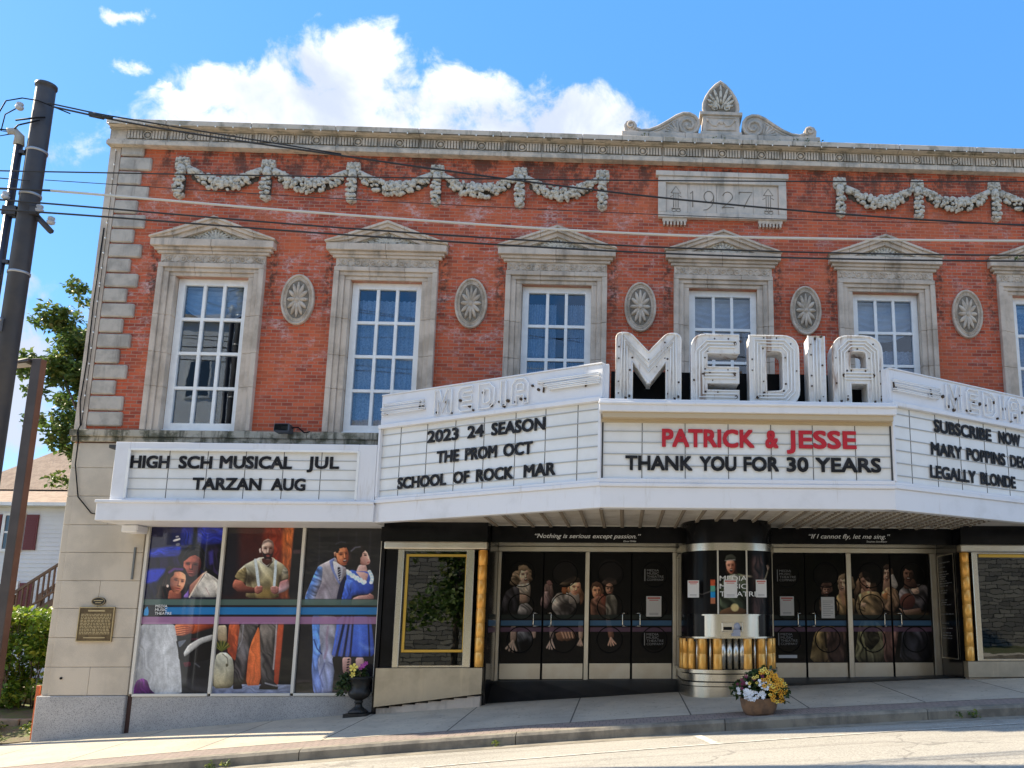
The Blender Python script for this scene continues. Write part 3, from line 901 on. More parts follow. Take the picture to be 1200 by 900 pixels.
    S([(45, 810), (75, 730), (130, 706), (178, 730), (205, 810), (250, 850), (250, 880), (30, 880)], (112, 46, 124), (66, 24, 78), (90, 730), (180, 860), vol=.4, vw=40, folds=(75, 24, .3, 25))
    A.contrast(1.12, 80); A.frame(160, 615, 8.18); A.grain(9, .12); A.grain(40, .10)
    film_stripes(A, FGAP, [(8, 9, 14)], .5); film_stripes(A, FROWS, FCOL, .80)
    S([(40, 795), (262, 795), (258, 900), (35, 900)], (10, 10, 16), vol=0, it=0, a=.9)
    S([(50, 890), (60, 830), (90, 800), (102, 850), (96, 890)], (40, 150, 216), vol=0)
    return A


def art_actor():
    A = Art((268, 617), (355, 617), (248.5, 814), (340.5, 812), 190, 400)
    A.frame(265, 620, 9); S = A.shape
    A.fill((74, 32, 26), (50, 24, 22), (100, 40), (120, 700))
    S([(-60, -40), (150, -40), (120, 730), (-160, 730)], (30, 22, 26), vol=0, edge=14)
    S([(400, -40), (610, -40), (560, 740), (420, 740)], (150, 58, 34), (120, 44, 30), (420, 0), (560, 600), vol=0, edge=16, folds=(88, 34, .3, 31))
    S([(590, -40), (716, -40), (690, 300), (660, 740), (560, 740)], (188, 104, 52), (150, 72, 40), (640, 0), (620, 700), vol=0, edge=8, folds=(86, 26, .35, 32))
    S([(708, -40), (900, -40), (860, 740), (640, 740), (680, 300)], (16, 14, 22), vol=0, edge=4); S([(690, 215), (830, 210), (820, 255), (690, 262)], (72, 52, 58), vol=0, edge=4)
    # torso
    S([(92, 520), (130, 450), (200, 380), (300, 326), (350, 300), (490, 300), (520, 330), (590, 370), (640, 430), (650, 530), (570, 560), (545, 640), (550, 740), (205, 740), (212, 640), (205, 560)],
      (196, 196, 178), (126, 108, 66), (280, 330), (420, 700), vol=.45, vw=60, folds=(62, 52, .30, 33))
    S([(92, 520), (130, 450), (210, 400), (225, 500), (205, 585)], (168, 152, 106), (120, 104, 68), (110, 460), (210, 560), vol=.4, vw=30, folds=(20, 24, .35, 34))
    S([(575, 480), (600, 400), (645, 440), (650, 530), (575, 560)], (160, 156, 142), (90, 78, 56), (590, 420), (640, 550), vol=.4, vw=30, folds=(-20, 24, .4, 35))
    S([(215, 470), (262, 480), (318, 520), (300, 560), (240, 600), (206, 580)], (50, 40, 26), vol=0, a=.85, edge=10); S([(540, 500), (580, 480), (576, 560), (545, 600)], (48, 38, 28), vol=0, a=.85, edge=8)
    S([(360, 640), (470, 640), (480, 740), (340, 740)], (150, 122, 64), vol=0, edge=14, a=.7)
    # arms and fists
    S([(96, 540), (175, 560), (205, 610), (300, 630), (330, 610), (345, 680), (250, 690), (130, 680), (72, 630), (74, 590)], (176, 106, 84), (84, 44, 36), (140, 560), (180, 690), vol=.5, vw=40)
    S([(560, 560), (646, 530), (656, 620), (620, 660), (540, 690), (470, 680), (470, 630), (545, 630)], (150, 98, 96), (206, 176, 182), (560, 560), (600, 660), vol=.5, vw=40)
    S([(296, 630), (330, 600), (382, 610), (378, 670), (330, 700), (300, 680)], (206, 140, 122), (130, 74, 64), (320, 610), (360, 690), vol=.4, vw=24)
    S([(462, 620), (500, 600), (548, 622), (545, 680), (500, 700), (466, 670)], (214, 158, 146), (130, 78, 70), (480, 610), (530, 690), vol=.4, vw=24)
    for k in range(4): A.line([(322, 622 + 16 * k), (376, 622 + 16 * k)], 5, (90, 44, 38), .7, 5); A.line([(470, 624 + 16 * k), (520, 622 + 16 * k)], 5, (92, 46, 42), .7, 5)
    A.line([(308, 330), (322, 440), (340, 600)], 30, (204, 214, 218), 1, 6); A.line([(516, 340), (512, 450), (500, 600)], 28, (204, 216, 222), 1, 6)
    S([(350, 300), (490, 300), (500, 340), (430, 410), (352, 350)], (210, 205, 192), vol=.3); S([(372, 310), (480, 300), (478, 350), (424, 392), (378, 352)], (84, 48, 40), vol=.2); A.line([(480, 350), (436, 402)], 12, (60, 50, 40), .9, 6)
    # head
    S([(345, 215), (362, 196), (370, 250), (352, 256)], (226, 206, 204), vol=.3)
    A.head(436, 214, 68, 110, (236, 214, 206), (116, 70, 60), 2, .1, 1, beard=(34, 24, 26))
    S([(376, 170), (390, 125), (440, 104), (486, 120), (498, 170), (480, 142), (440, 130), (400, 146)], (96, 78, 76), vol=0, a=.8, edge=4)
    # lower half
    A.frame(245, 710, 8.57)
    S([(20, 180), (120, 180), (200, 180), (280, 560), (240, 860), (0, 860)], (34, 22, 24), vol=0, it=0)
    S([(205, 176), (312, 176), (282, 560), (250, 560), (180, 470)], (196, 98, 60), (150, 66, 42), (220, 200), (270, 520), vol=.1, folds=(88, 22, .25, 41), it=1)
    S([(680, 176), (750, 176), (715, 560), (690, 800), (640, 800)], (190, 84, 50), (160, 62, 38), (700, 200), (670, 780), vol=.1, it=1)
    S([(745, 176), (900, 176), (840, 800), (690, 800), (715, 520)], (16, 15, 18), vol=0, it=0, edge=3)
    S([(20, 820), (330, 796), (830, 790), (830, 900), (0, 900)], (150, 156, 178), (112, 120, 146), (400, 800), (400, 890), vol=0, it=0, folds=(0, 30, .25, 42))
    S([(490, 215), (512, 300), (515, 800), (365, 810), (395, 470), (430, 350)], (224, 118, 66), (206, 104, 60), (440, 300), (440, 800), vol=.15, it=1, folds=(88, 40, .15, 43))
    S([(92, 215), (180, 210), (182, 390), (90, 370)], (206, 190, 160), (150, 128, 96), (110, 220), (160, 380), vol=.3)
    for k in range(16):
        a = R(-150 + 8 * k); A.line([(130, 470), (130 + 95 * math.cos(a), 470 + 100 * math.sin(a))], 9, ((86, 96, 30), (140, 134, 56), (58, 66, 22))[k % 3], .95, 6)
    S([(75, 510), (120, 482), (180, 486), (235, 540), (250, 640), (240, 830), (45, 845), (50, 640)], (222, 220, 198), (150, 136, 104), (110, 540), (150, 840), vol=.4, vw=50, folds=(70, 50, .25, 44))
    A.line([(140, 500), (185, 540), (190, 610)], 10, (96, 90, 76), .7, 8); A.ell(180, 610, 12, 16, (90, 82, 60), 0, .5)
    S([(315, 176), (495, 176), (480, 250), (425, 370), (395, 480), (375, 640), (330, 800), (250, 790), (255, 620), (280, 460)], (112, 104, 98), (66, 60, 60), (330, 200), (400, 700), vol=.45, vw=40, folds=(66, 40, .5, 45))
    S([(500, 176), (690, 176), (655, 400), (640, 560), (650, 700), (640, 790), (520, 800), (512, 500)], (124, 114, 104), (72, 66, 64), (540, 200), (620, 760), vol=.45, vw=44, folds=(74, 40, .5, 46))
    S([(300, 460), (350, 350), (395, 470), (370, 560)], (140, 136, 140), vol=0, a=.5, edge=10); A.line([(345, 200), (330, 360), (290, 450)], 8, (160, 158, 166), .7, 8); A.line([(540, 500), (600, 600), (640, 690)], 26, (40, 34, 36), .7, 20)
    A.line([(672, 180), (660, 400), (640, 640)], 16, (206, 190, 186), .75, 8)
    S([(240, 800), (320, 770), (335, 840), (240, 846)], (40, 34, 36), vol=.3); S([(500, 810), (560, 760), (640, 760), (690, 810), (680, 842), (500, 842)], (48, 42, 44), vol=.3); A.line([(560, 780), (640, 800), (680, 806)], 14, (186, 184, 188), .8, 10); A.line([(500, 838), (680, 836)], 8, (20, 18, 20), 1, 4)
    A.contrast(1.10, 80); A.frame(265, 620, 9); A.grain(9, .12); A.grain(44, .10)
    film_stripes(A, FGAP, [(14, 14, 20)], .5); film_stripes(A, FROWS, FCOL, .78)
    return A


def art_pair():
    A = Art((359, 617), (449.5, 617), (344, 811), (439.5, 809.5), 190, 400)
    A.frame(350, 620, 9); S = A.shape
    A.fill((17, 15, 22), (26, 25, 32), (300, 40), (300, 800))
    for (x, w, a_) in ((215, 10, .5), (420, 22, .3), (610, 16, .3), (760, 20, .35)): A.line([(x, 20), (x - 8, 400)], w, (70, 66, 80), a_, 20)
    # woman
    S([(540, 230), (570, 190), (640, 160), (700, 180), (730, 220), (690, 240), (650, 330), (640, 420), (560, 420), (490, 390), (520, 310)], (32, 22, 26), vol=.35, rough=12, folds=(100, 26, .6, 51))
    S([(640, 370), (715, 370), (735, 440), (720, 540), (650, 500), (610, 440)], (232, 196, 190), (180, 134, 128), (640, 380), (730, 500), vol=.3, vw=30)
    S([(672, 240), (700, 210), (730, 240), (745, 280), (762, 330), (752, 360), (716, 376), (660, 372), (640, 320)], (240, 202, 192), (168, 116, 106), (740, 250), (650, 350), vol=.25, vw=26, L=(.6, -.6))
    S([(560, 215), (620, 165), (700, 178), (712, 212), (676, 236), (660, 300), (645, 360), (620, 400), (560, 400)], (28, 20, 24), vol=.25, rough=10, folds=(100, 22, .6, 52))
    A.line([(556, 222), (600, 184), (650, 176)], 14, (120, 124, 150), .8, 12); A.ell(706, 268, 16, 7, (40, 26, 26), 10, .5); A.ell(704, 252, 20, 4, (52, 34, 32), 8, .6); A.ell(742, 342, 14, 5, (170, 70, 72), -12, .5); A.ell(742, 290, 8, 18, (250, 220, 208), 0, .7, .8)
    S([(505, 440), (560, 425), (620, 440), (720, 440), (780, 470), (800, 600), (800, 640), (760, 680), (640, 690), (570, 700), (540, 800), (450, 800), (490, 620), (505, 520)], (74, 108, 204), (48, 76, 168), (560, 480), (760, 660), vol=.42, vw=50, folds=(70, 46, .16, 53))
    S([(600, 440), (700, 450), (745, 470), (715, 560), (650, 500)], (228, 190, 182), (196, 150, 144), (620, 450), (720, 540), vol=.1)
    for k in range(15):
        t = k / 14; x, y = 512 + 190 * t, 440 + 120 * t ** .8 + 10 * math.sin(k * 2.1); A.ell(x, y, 24, 20, (200, 224, 246) if k % 2 else (236, 244, 252), 30, .35)
    for k in range(9):
        t = k / 8; A.ell(752 + 30 * math.sin(t * 2.4), 440 + 120 * t, 20, 16, (196, 220, 244) if k % 2 else (232, 242, 252), 0, .35)
    S([(500, 520), (580, 540), (560, 640), (520, 790), (440, 800), (470, 660)], (88, 124, 220), (52, 82, 178), (500, 560), (560, 760), vol=.4, vw=40, folds=(80, 26, .3, 54))
    S([(570, 730), (640, 700), (740, 690), (760, 672), (806, 700), (800, 760), (640, 790), (560, 800)], (206, 160, 150), (150, 106, 98), (640, 700), (700, 790), vol=.35, vw=30); A.line([(745, 690), (796, 720)], 7, (150, 100, 92), .8, 5); A.line([(735, 705), (780, 744)], 7, (150, 100, 92), .8, 5)
    # man
    S([(60, 700), (110, 590), (165, 460), (200, 390), (230, 370), (330, 320), (385, 290), (440, 380), (500, 400), (505, 470), (480, 560), (440, 720), (430, 800), (60, 800)], (190, 182, 190), (146, 138, 148), (220, 400), (440, 700), vol=.4, vw=60, folds=(62, 60, .24, 55))
    S([(60, 720), (110, 590), (165, 460), (205, 385), (250, 400), (240, 560), (180, 700), (150, 800), (50, 800)], (70, 128, 224), (176, 172, 190), (100, 560), (230, 620), vol=.4, vw=40, folds=(28, 34, .5, 56))
    S([(180, 640), (240, 600), (300, 560), (290, 620), (210, 700)], (96, 84, 96), vol=0, a=.7, edge=14); S([(405, 700), (440, 560), (490, 480), (500, 520), (450, 740), (400, 760)], (22, 26, 56), vol=.2)
    S([(318, 330), (380, 295), (360, 380), (440, 560), (430, 590), (340, 420)], (120, 134, 190), vol=.4, vw=20, it=1); S([(356, 330), (400, 345), (470, 390), (462, 470), (430, 560), (372, 430)], (236, 234, 240), (176, 176, 190), (380, 350), (450, 480), vol=.2, it=1)
    S([(408, 396), (440, 400), (444, 470), (430, 550), (412, 480)], (26, 28, 46), vol=.2, it=1)
    for k in range(5): A.line([(414, 430 + 26 * k), (446, 412 + 26 * k)], 7, (190, 190, 206), .9, 4)
    S([(396, 300), (470, 330), (460, 386), (404, 350)], (150, 78, 52), vol=.3)
    A.head(460, 268, 72, 108, (236, 160, 114), (156, 74, 48), -8, .55, 1, mouth=.35)
    S([(372, 250), (368, 160), (420, 110), (500, 118), (542, 180), (524, 190), (470, 186), (430, 200), (412, 250), (398, 246)], (18, 16, 22), vol=.3, rough=6); A.line([(390, 150), (440, 124), (490, 130)], 14, (66, 66, 84), .7, 14)
    S([(366, 240), (390, 230), (396, 276), (376, 288)], (214, 170, 146), (150, 86, 62), (370, 240), (394, 280), vol=.3)
    # lower half
    A.frame(340, 710, 8.57)
    S([(20, 740), (620, 730), (620, 900), (20, 900)], (66, 58, 56), (40, 38, 44), (300, 740), (300, 860), vol=0, it=0, edge=8, folds=(0, 30, .4, 61))
    S([(210, 100), (470, 100), (475, 240), (440, 420), (470, 560), (440, 700), (430, 870), (240, 870), (212, 640), (230, 440)], (190, 186, 196), (150, 160, 200), (320, 200), (330, 840), vol=.4, vw=50, folds=(78, 54, .34, 62))
    S([(210, 100), (300, 100), (290, 300), (310, 460), (270, 560), (330, 870), (235, 870), (212, 640), (228, 400)], (106, 158, 236), (130, 150, 210), (230, 300), (310, 700), vol=.35, vw=30, folds=(74, 40, .4, 63))
    A.line([(236, 340), (270, 430), (316, 478)], 12, (34, 48, 96), .85, 10); A.line([(380, 210), (366, 330), (372, 430), (345, 520)], 22, (150, 118, 140), .6, 18); A.line([(350, 570), (300, 700), (330, 800)], 14, (80, 84, 130), .6, 12); A.line([(390, 560), (440, 590)], 12, (90, 92, 130), .6, 10)
    S([(480, 100), (820, 100), (850, 320), (865, 496), (640, 502), (418, 500), (440, 400)], (78, 112, 204), (56, 86, 180), (640, 200), (840, 460), vol=.25, vw=40, it=1)
    for x0, x1, w in ((560, 470, 26), (606, 545, 24), (640, 612, 20), (795, 815, 16)): A.line([(x0, 110), (x1, 500)], w, (18, 20, 44), .92, 10)
    for x0, x1 in ((585, 515), (625, 580), (530, 440)): A.line([(x0, 110), (x1, 498)], 18, (110, 112, 170), .75, 14)
    A.line([(700, 120), (720, 490)], 40, (92, 130, 224), .6, 40); S([(700, 360), (780, 400), (860, 420), (780, 450)], (160, 190, 240), vol=0, a=.5, edge=10)
    S([(530, 510), (625, 510), (620, 620), (570, 720), (535, 640)], (214, 170, 158), (150, 104, 96), (540, 520), (620, 680), vol=.35, vw=24); S([(665, 510), (758, 510), (755, 720), (690, 720)], (220, 178, 168), (160, 112, 106), (680, 520), (750, 700), vol=.35, vw=24)
    for k in range(5): A.ell(596 - k * 3, 530 + k * 26, 14, 8, (26, 18, 22), -20, .4)
    S([(420, 505), (530, 505), (530, 640), (460, 690)], (12, 11, 18), vol=0)
    A.contrast(1.10, 80); A.frame(350, 620, 9); A.grain(9, .11); A.grain(44, .08)
    film_stripes(A, FGAP, [(8, 9, 14)], .5); film_stripes(A, FROWS, FCOL, .78)
    m = (A.X > 868).astype(float); A.put(m, (13, 12, 15))
    return A


DZ0, DZ1 = .36, 2.50
DROWS = [(vrow(1.29, DZ0, DZ1), vrow(1.20, DZ0, DZ1)), (vrow(1.18, DZ0, DZ1), vrow(1.07, DZ0, DZ1)), (vrow(1.045, DZ0, DZ1), vrow(.95, DZ0, DZ1))]
DCOL = [(52, 62, 58), (92, 142, 186), (132, 98, 122)]
DQ = [((145, 243), (380, 243), (125, 888), (362, 888)), ((395, 243), (632, 243), (375, 888), (620, 888)),
      ((660, 243), (900, 245), (650, 888), (890, 888)), ((912, 245), (1140, 242), (905, 888), (1140, 888)),
      ((20, 200), (165, 200), (30, 700), (180, 700)), ((182, 198), (355, 195), (203, 700), (380, 700)),
      ((383, 195), (560, 195), (408, 697), (585, 697)), ((575, 195), (752, 195), (600, 697), (778, 697))]


def art_door(k):
    f = (lambda p: (560 + p[0] / 5, 600 + p[1] / 5)) if k < 4 else (lambda p: (900 + p[0] / 4, 600 + p[1] / 4))
    A = Art(*[f(p) for p in DQ[k]], 96, 230)
    S = A.shape
    if k < 4:
        A.frame(583, 645, 6.66)
        A.fill((12, 11, 12), (36, 33, 31), (200, 300), (200, 880))
        # curly haired performer holding a coat
        S([(78, 270), (120, 180), (170, 130), (225, 125), (262, 170), (270, 230), (250, 265), (210, 275), (140, 280)], (150, 124, 98), (90, 70, 54), (150, 140), (240, 270), vol=.3, rough=14, folds=(40, 20, .5, 71))
        S([(160, 250), (240, 245), (256, 300), (245, 420), (150, 430)], (150, 132, 120), (96, 82, 76), (160, 260), (240, 400), vol=.3)
        A.head(205, 200, 42, 62, (224, 196, 176), (150, 112, 96), -6, .35, 1, mouth=.5, hair=(140, 114, 88))
        S([(140, 280), (250, 262), (240, 340), (205, 350), (160, 330)], (206, 196, 184), (160, 148, 138), (150, 290), (240, 330), vol=.3, folds=(60, 20, .3, 72))
        S([(30, 420), (60, 330), (120, 290), (165, 300), (172, 400), (150, 490), (60, 500), (20, 470)], (70, 68, 80), (34, 32, 40), (60, 320), (160, 480), vol=.4, vw=30, folds=(70, 26, .5, 73))
        S([(168, 345), (225, 350), (228, 410), (196, 420), (168, 410)], (190, 152, 130), (130, 96, 82), (180, 350), (220, 410), vol=.3)
        S([(150, 500), (170, 430), (230, 420), (275, 470), (260, 540), (170, 545)], (116, 114, 116), (62, 60, 64), (180, 440), (260, 530), vol=.4, folds=(60, 24, .5, 74))
        S([(30, 500), (320, 500), (300, 640), (30, 640)], (66, 64, 68), vol=0, edge=8, a=.6, folds=(20, 30, .5, 75))
        S([(150, 640), (280, 610), (290, 660), (240, 760), (220, 810), (170, 800), (150, 720)], (96, 100, 108), (40, 40, 46), (170, 650), (260, 780), vol=.4, folds=(60, 26, .5, 76)); S([(160, 730), (240, 690), (250, 780), (170, 810)], (12, 11, 14), vol=0, a=.85, edge=8)
        S([(98, 600), (145, 600), (142, 700), (120, 740), (96, 720)], (196, 160, 136), (140, 106, 90), (100, 620), (140, 720), vol=.35, vw=16); A.fingers(116, 715, 30, (206, 172, 148), 100, 4, 2.6, 62)
        S([(262, 640), (296, 640), (292, 690), (268, 700)], (170, 136, 118), vol=.3)
        # crouching girl in a cap
        S([(520, 330), (560, 280), (640, 260), (676, 340), (672, 430), (650, 440), (640, 380)], (150, 96, 60), (96, 58, 40), (560, 300), (660, 420), vol=.3, rough=9, folds=(80, 18, .6, 77))
        S([(420, 400), (470, 340), (540, 335), (612, 380), (625, 450), (560, 520), (470, 520), (425, 470)], (150, 142, 138), (84, 80, 82), (450, 360), (600, 500), vol=.35, vw=34, folds=(50, 30, .45, 78)); S([(470, 430), (540, 400), (600, 420), (590, 500), (490, 500)], (34, 30, 32), vol=0, a=.8, edge=10)
        S([(560, 330), (640, 340), (650, 420), (560, 430)], (150, 140, 136), (90, 84, 84), (570, 340), (640, 420), vol=.2)
        A.head(612, 300, 46, 56, (242, 184, 150), (168, 96, 66), 10, .3, 1)
        S([(480, 275), (540, 235), (600, 205), (650, 225), (648, 256), (590, 262), (540, 285)], (92, 74, 58), (50, 40, 34), (520, 230), (620, 270), vol=.4)
        S([(505, 300), (545, 280), (545, 350), (510, 350)], (150, 76, 40), vol=.2, rough=6)
        S([(365, 270), (425, 265), (440, 350), (420, 420), (360, 400)], (120, 92, 88), (70, 50, 52), (370, 280), (430, 400), vol=.3, folds=(70, 20, .4, 70))
        S([(330, 400), (360, 330), (400, 330), (410, 410), (380, 470), (330, 440)], (160, 130, 132), (90, 66, 72), (340, 340), (400, 450), vol=.4, folds=(70, 20, .4, 79)); S([(380, 260), (400, 235), (430, 275), (400, 285)], (124, 84, 84), vol=.3, rough=6)
        S([(398, 560), (440, 560), (440, 690), (410, 720)], (176, 150, 138), (120, 96, 90), (400, 580), (440, 700), vol=.35); A.fingers(420, 705, 26, (200, 168, 150), 95, 4, 2.8, 50)
        S([(445, 660), (520, 630), (610, 640), (630, 680), (560, 720), (470, 710)], (140, 92, 66), (84, 52, 40), (470, 650), (600, 710), vol=.3, rough=7)
        for q in range(4): A.line([(500 + q * 26, 640), (520 + q * 24, 690)], 12, (196, 146, 112), .9, 8)
        S([(635, 560), (675, 560), (672, 700), (640, 700)], (168, 132, 110), vol=.35); A.fingers(655, 700, 22, (196, 156, 132), 95, 4, 2.4, 44)
        A.frame(560, 600, 5)
        S([(664, 470), (690, 420), (730, 425), (732, 490), (700, 510)], (104, 66, 46), vol=.3, rough=6); A.head(694, 470, 30, 44, (226, 150, 108), (130, 70, 46), 0, .25, 1, hair=(86, 56, 42))
        S([(655, 520), (720, 495), (752, 560), (745, 640), (660, 640)], (136, 84, 66), (74, 46, 40), (670, 520), (740, 620), vol=.4, folds=(70, 24, .5, 81))
        S([(720, 420), (760, 385), (810, 400), (815, 432), (740, 440)], (64, 50, 46), vol=.3); A.head(770, 458, 25, 34, (190, 132, 104), (90, 56, 44), 0, .1, 1)
        S([(745, 500), (790, 482), (818, 530), (812, 620), (752, 630)], (132, 128, 116), (70, 66, 62), (750, 500), (815, 600), vol=.4, folds=(76, 22, .5, 82)); S([(720, 480), (750, 500), (745, 560), (720, 540)], (130, 60, 46), vol=.3)
        S([(745, 620), (772, 620), (798, 740), (768, 760)], (176, 116, 90), (110, 66, 50), (750, 640), (790, 750), vol=.35); A.fingers(778, 745, 18, (214, 156, 126), 80, 4, 2.5, 60)
        for cx, cy in ((512, 350), (775, 345)): A.ell(cx, cy, 72, 68, (34, 30, 32), 0, .12, .75)
        if k == 3:
            for cy in (362, 748): A.ell(1032, cy, 70, 70, (8, 7, 8), 0, .08, .7)
        A.frame(583, 645, 6.66)
    else:
        A.frame(940, 640, 6.43)
        A.fill((10, 9, 10), (34, 30, 28), (500, 300), (500, 880))
        # singing girls
        S([(80, 870), (110, 660), (170, 600), (250, 600), (300, 660), (335, 870)], (150, 118, 60), (84, 62, 42), (110, 650), (320, 850), vol=.35, vw=40, folds=(84, 34, .55, 91), it=1)
        S([(200, 620), (340, 600), (340, 870), (210, 870)], (122, 84, 70), (70, 48, 44), (220, 640), (330, 850), vol=.2, folds=(86, 28, .55, 92), it=1)
        A.line([(186, 650), (200, 760)], 12, (26, 18, 16), .85, 8); A.line([(230, 640), (255, 720)], 8, (40, 26, 22), .8, 8)
        S([(150, 300), (180, 262), (228, 270), (236, 330), (200, 380), (160, 370)], (92, 62, 54), vol=.3, rough=8); A.head(192, 330, 28, 36, (176, 124, 102), (90, 54, 46), 0, .1, 1, mouth=.4, hair=(70, 46, 40)); S([(140, 400), (230, 380), (262, 470), (150, 500)], (96, 72, 58), vol=.3, folds=(60, 20, .5, 93))
        S([(272, 300), (280, 230), (320, 205), (380, 220), (396, 300), (360, 340), (300, 350)], (176, 150, 122), (110, 88, 66), (280, 230), (370, 330), vol=.3, rough=10); S([(285, 320), (335, 320), (345, 400), (280, 400)], (190, 140, 112), (120, 80, 64), (290, 330), (340, 390), vol=.2); A.head(306, 280, 30, 58, (232, 196, 168), (150, 104, 84), 0, .1, -1, mouth=.5, hair=(150, 122, 92))
        S([(262, 380), (300, 340), (345, 370), (400, 400), (390, 520), (280, 520)], (176, 138, 84), (110, 82, 52), (270, 380), (380, 500), vol=.35, folds=(70, 26, .5, 94)); A.line([(300, 350), (318, 430)], 26, (176, 118, 92), .8, 12)
        S([(395, 870), (430, 560), (560, 560), (640, 640), (690, 870)], (126, 120, 74), (70, 66, 50), (430, 600), (650, 850), vol=.35, vw=40, folds=(80, 34, .6, 95), it=1)
        S([(600, 600), (740, 590), (700, 870), (620, 870)], (140, 92, 80), (84, 54, 50), (620, 620), (700, 860), vol=.2, folds=(86, 28, .5, 96), it=1); S([(470, 620), (560, 610), (590, 700), (520, 780), (470, 740)], (64, 58, 40), vol=.3, folds=(40, 26, .6, 97)); A.line([(480, 760), (490, 860)], 12, (20, 18, 16), .85, 8)
        S([(385, 330), (420, 230), (470, 182), (520, 205), (550, 290), (560, 350), (500, 360), (420, 350), (400, 400)], (112, 80, 58), (66, 46, 36), (420, 220), (540, 340), vol=.35, rough=9, folds=(80, 20, .6, 98))
        S([(440, 310), (520, 320), (530, 380), (440, 380)], (180, 130, 104), (110, 72, 58), (450, 320), (520, 370), vol=.2)
        A.head(472, 268, 42, 66, (236, 178, 150), (140, 84, 66), -8, .35, -1, mouth=.75, hair=(98, 70, 52))
        S([(400, 460), (420, 360), (480, 335), (570, 340), (600, 400), (610, 490), (520, 540), (430, 520)], (188, 150, 96), (112, 86, 58), (430, 370), (590, 500), vol=.4, vw=36, folds=(56, 36, .6, 99)); A.line([(415, 430), (450, 440), (470, 470)], 9, (60, 44, 32), .8, 8); A.line([(425, 470), (470, 486)], 9, (60, 44, 32), .8, 8); S([(440, 420), (480, 425), (478, 455), (440, 450)], (206, 158, 126), vol=.3)
        S([(600, 260), (606, 160), (640, 130), (690, 160), (700, 280), (650, 290)], (82, 60, 50), vol=.3, rough=9); S([(610, 240), (670, 240), (690, 330), (600, 340)], (180, 132, 108), (110, 76, 66), (620, 250), (680, 320), vol=.2); A.head(630, 204, 26, 58, (228, 182, 156), (130, 86, 72), 0, .1, 1, mouth=.5, hair=(74, 54, 46))
        S([(590, 350), (640, 300), (720, 320), (745, 420), (700, 500), (600, 470)], (176, 132, 92), (100, 74, 60), (600, 340), (720, 470), vol=.4, folds=(60, 26, .6, 88)); S([(600, 360), (640, 340), (640, 400), (610, 395)], (190, 112, 56), vol=.3); S([(668, 220), (690, 200), (730, 290), (710, 320), (680, 300)], (160, 156, 156), vol=.4)
        S([(730, 340), (790, 280), (880, 280), (950, 290), (955, 470), (760, 500)], (112, 106, 112), (60, 58, 68), (760, 300), (940, 450), vol=.4, vw=40, folds=(50, 30, .6, 86)); S([(820, 320), (880, 300), (890, 350), (850, 360)], (190, 150, 132), vol=.2, folds=(20, 12, .4, 85))
        S([(755, 170), (790, 130), (840, 140), (860, 200), (850, 250), (780, 262)], (20, 16, 16), vol=.1, rough=6); S([(775, 240), (850, 240), (880, 310), (770, 320)], (110, 70, 56), (56, 36, 32), (780, 250), (860, 310), vol=.2); A.head(806, 206, 42, 58, (150, 98, 78), (54, 32, 28), 4, .05, 1, mouth=.6, hair=(16, 13, 13))
        A.ell(800, 410, 58, 60, (126, 66, 58), 0, .1, 1, (70, 36, 36), (770, 370), (840, 460)); S([(730, 460), (780, 480), (900, 460), (905, 500), (780, 520)], (176, 132, 110), (110, 78, 66), (750, 470), (880, 500), vol=.4)
        S([(740, 860), (760, 620), (960, 610), (985, 860)], (64, 66, 80), (34, 34, 42), (770, 640), (950, 840), vol=.35, folds=(76, 40, .6, 84), it=1)
        S([(380, 500), (960, 490), (960, 530), (380, 530)], (110, 84, 58), vol=0, edge=6, a=.6)
        for cx, cy in ((188, 195), (530, 190)): A.ell(cx, cy, 84, 84, (18, 16, 17), 0, .1, .8)
    g = A.c.mean(-1, keepdims=True) * np.array([1.08, 1.0, .90]); A.c = A.c * .62 + g * .38      # faded, nearly sepia prints
    A.c *= 1.18 if k < 4 else 1.12
    A.contrast(1.12, 60); A.grain(8, .12); A.grain(36, .10)
    film_stripes(A, [(DROWS[0][0], DROWS[2][1])], [(14, 13, 14)], .45); film_stripes(A, DROWS, DCOL, .76)
    return A

# ------------------------------------------------------------------ the theatre building
B = empty('theater_building', (AX, 0, -.6), 'red brick theatre with pale limestone trim, garlands and a crest on its roofline', 'theatre')
XL, XR = -10.27, 14.11
WX = [AX + 3.33 * k for k in range(-3, 4)]


def brick_wall():
    mb = MB()
    x0, x1 = XL + .02, XR - .02
    mb.box(x0, x1, 0, .3, 7.75, 10.6)
    xs = [x0] + [v for c in WX for v in (c - .70, c + .70)] + [x1]
    for a, b in zip(xs[::2], xs[1::2]): mb.box(a, b, 0, .3, 4.43, 7.75)
    return mb.build('brick_wall', M_BRICK, B)


brick_wall()
mb = MB()      # flank, rear and roof
mb.box(XL, XL + .3, .3, 20, -1.4, 10.7); mb.box(XR - .3, XR, .3, 20, -1.2, 10.7); mb.box(XL + .3, XR - .3, 19.7, 20, -1.2, 10.7)
mb.build('side_wall', mat('flank_brick', (.30, .12, .08), .9, c2=(.22, .09, .07), scale=3), B)
MB().box(XL + .3, XR - .3, .3, 19.7, 10.4, 10.55).build('roof', M_ROOF, B)
mb = MB(); mb.box(XL + .31, XR - .31, 1.6, 1.7, 2.95, 10.38); mb.box(XL + .31, XR - .31, .32, 1.6, 4.2, 4.3); mb.box(XL + .31, XR - .31, 2.2, 2.3, -1.2, 2.95)
mb.build('interior_partition', M_DARKIN, B)

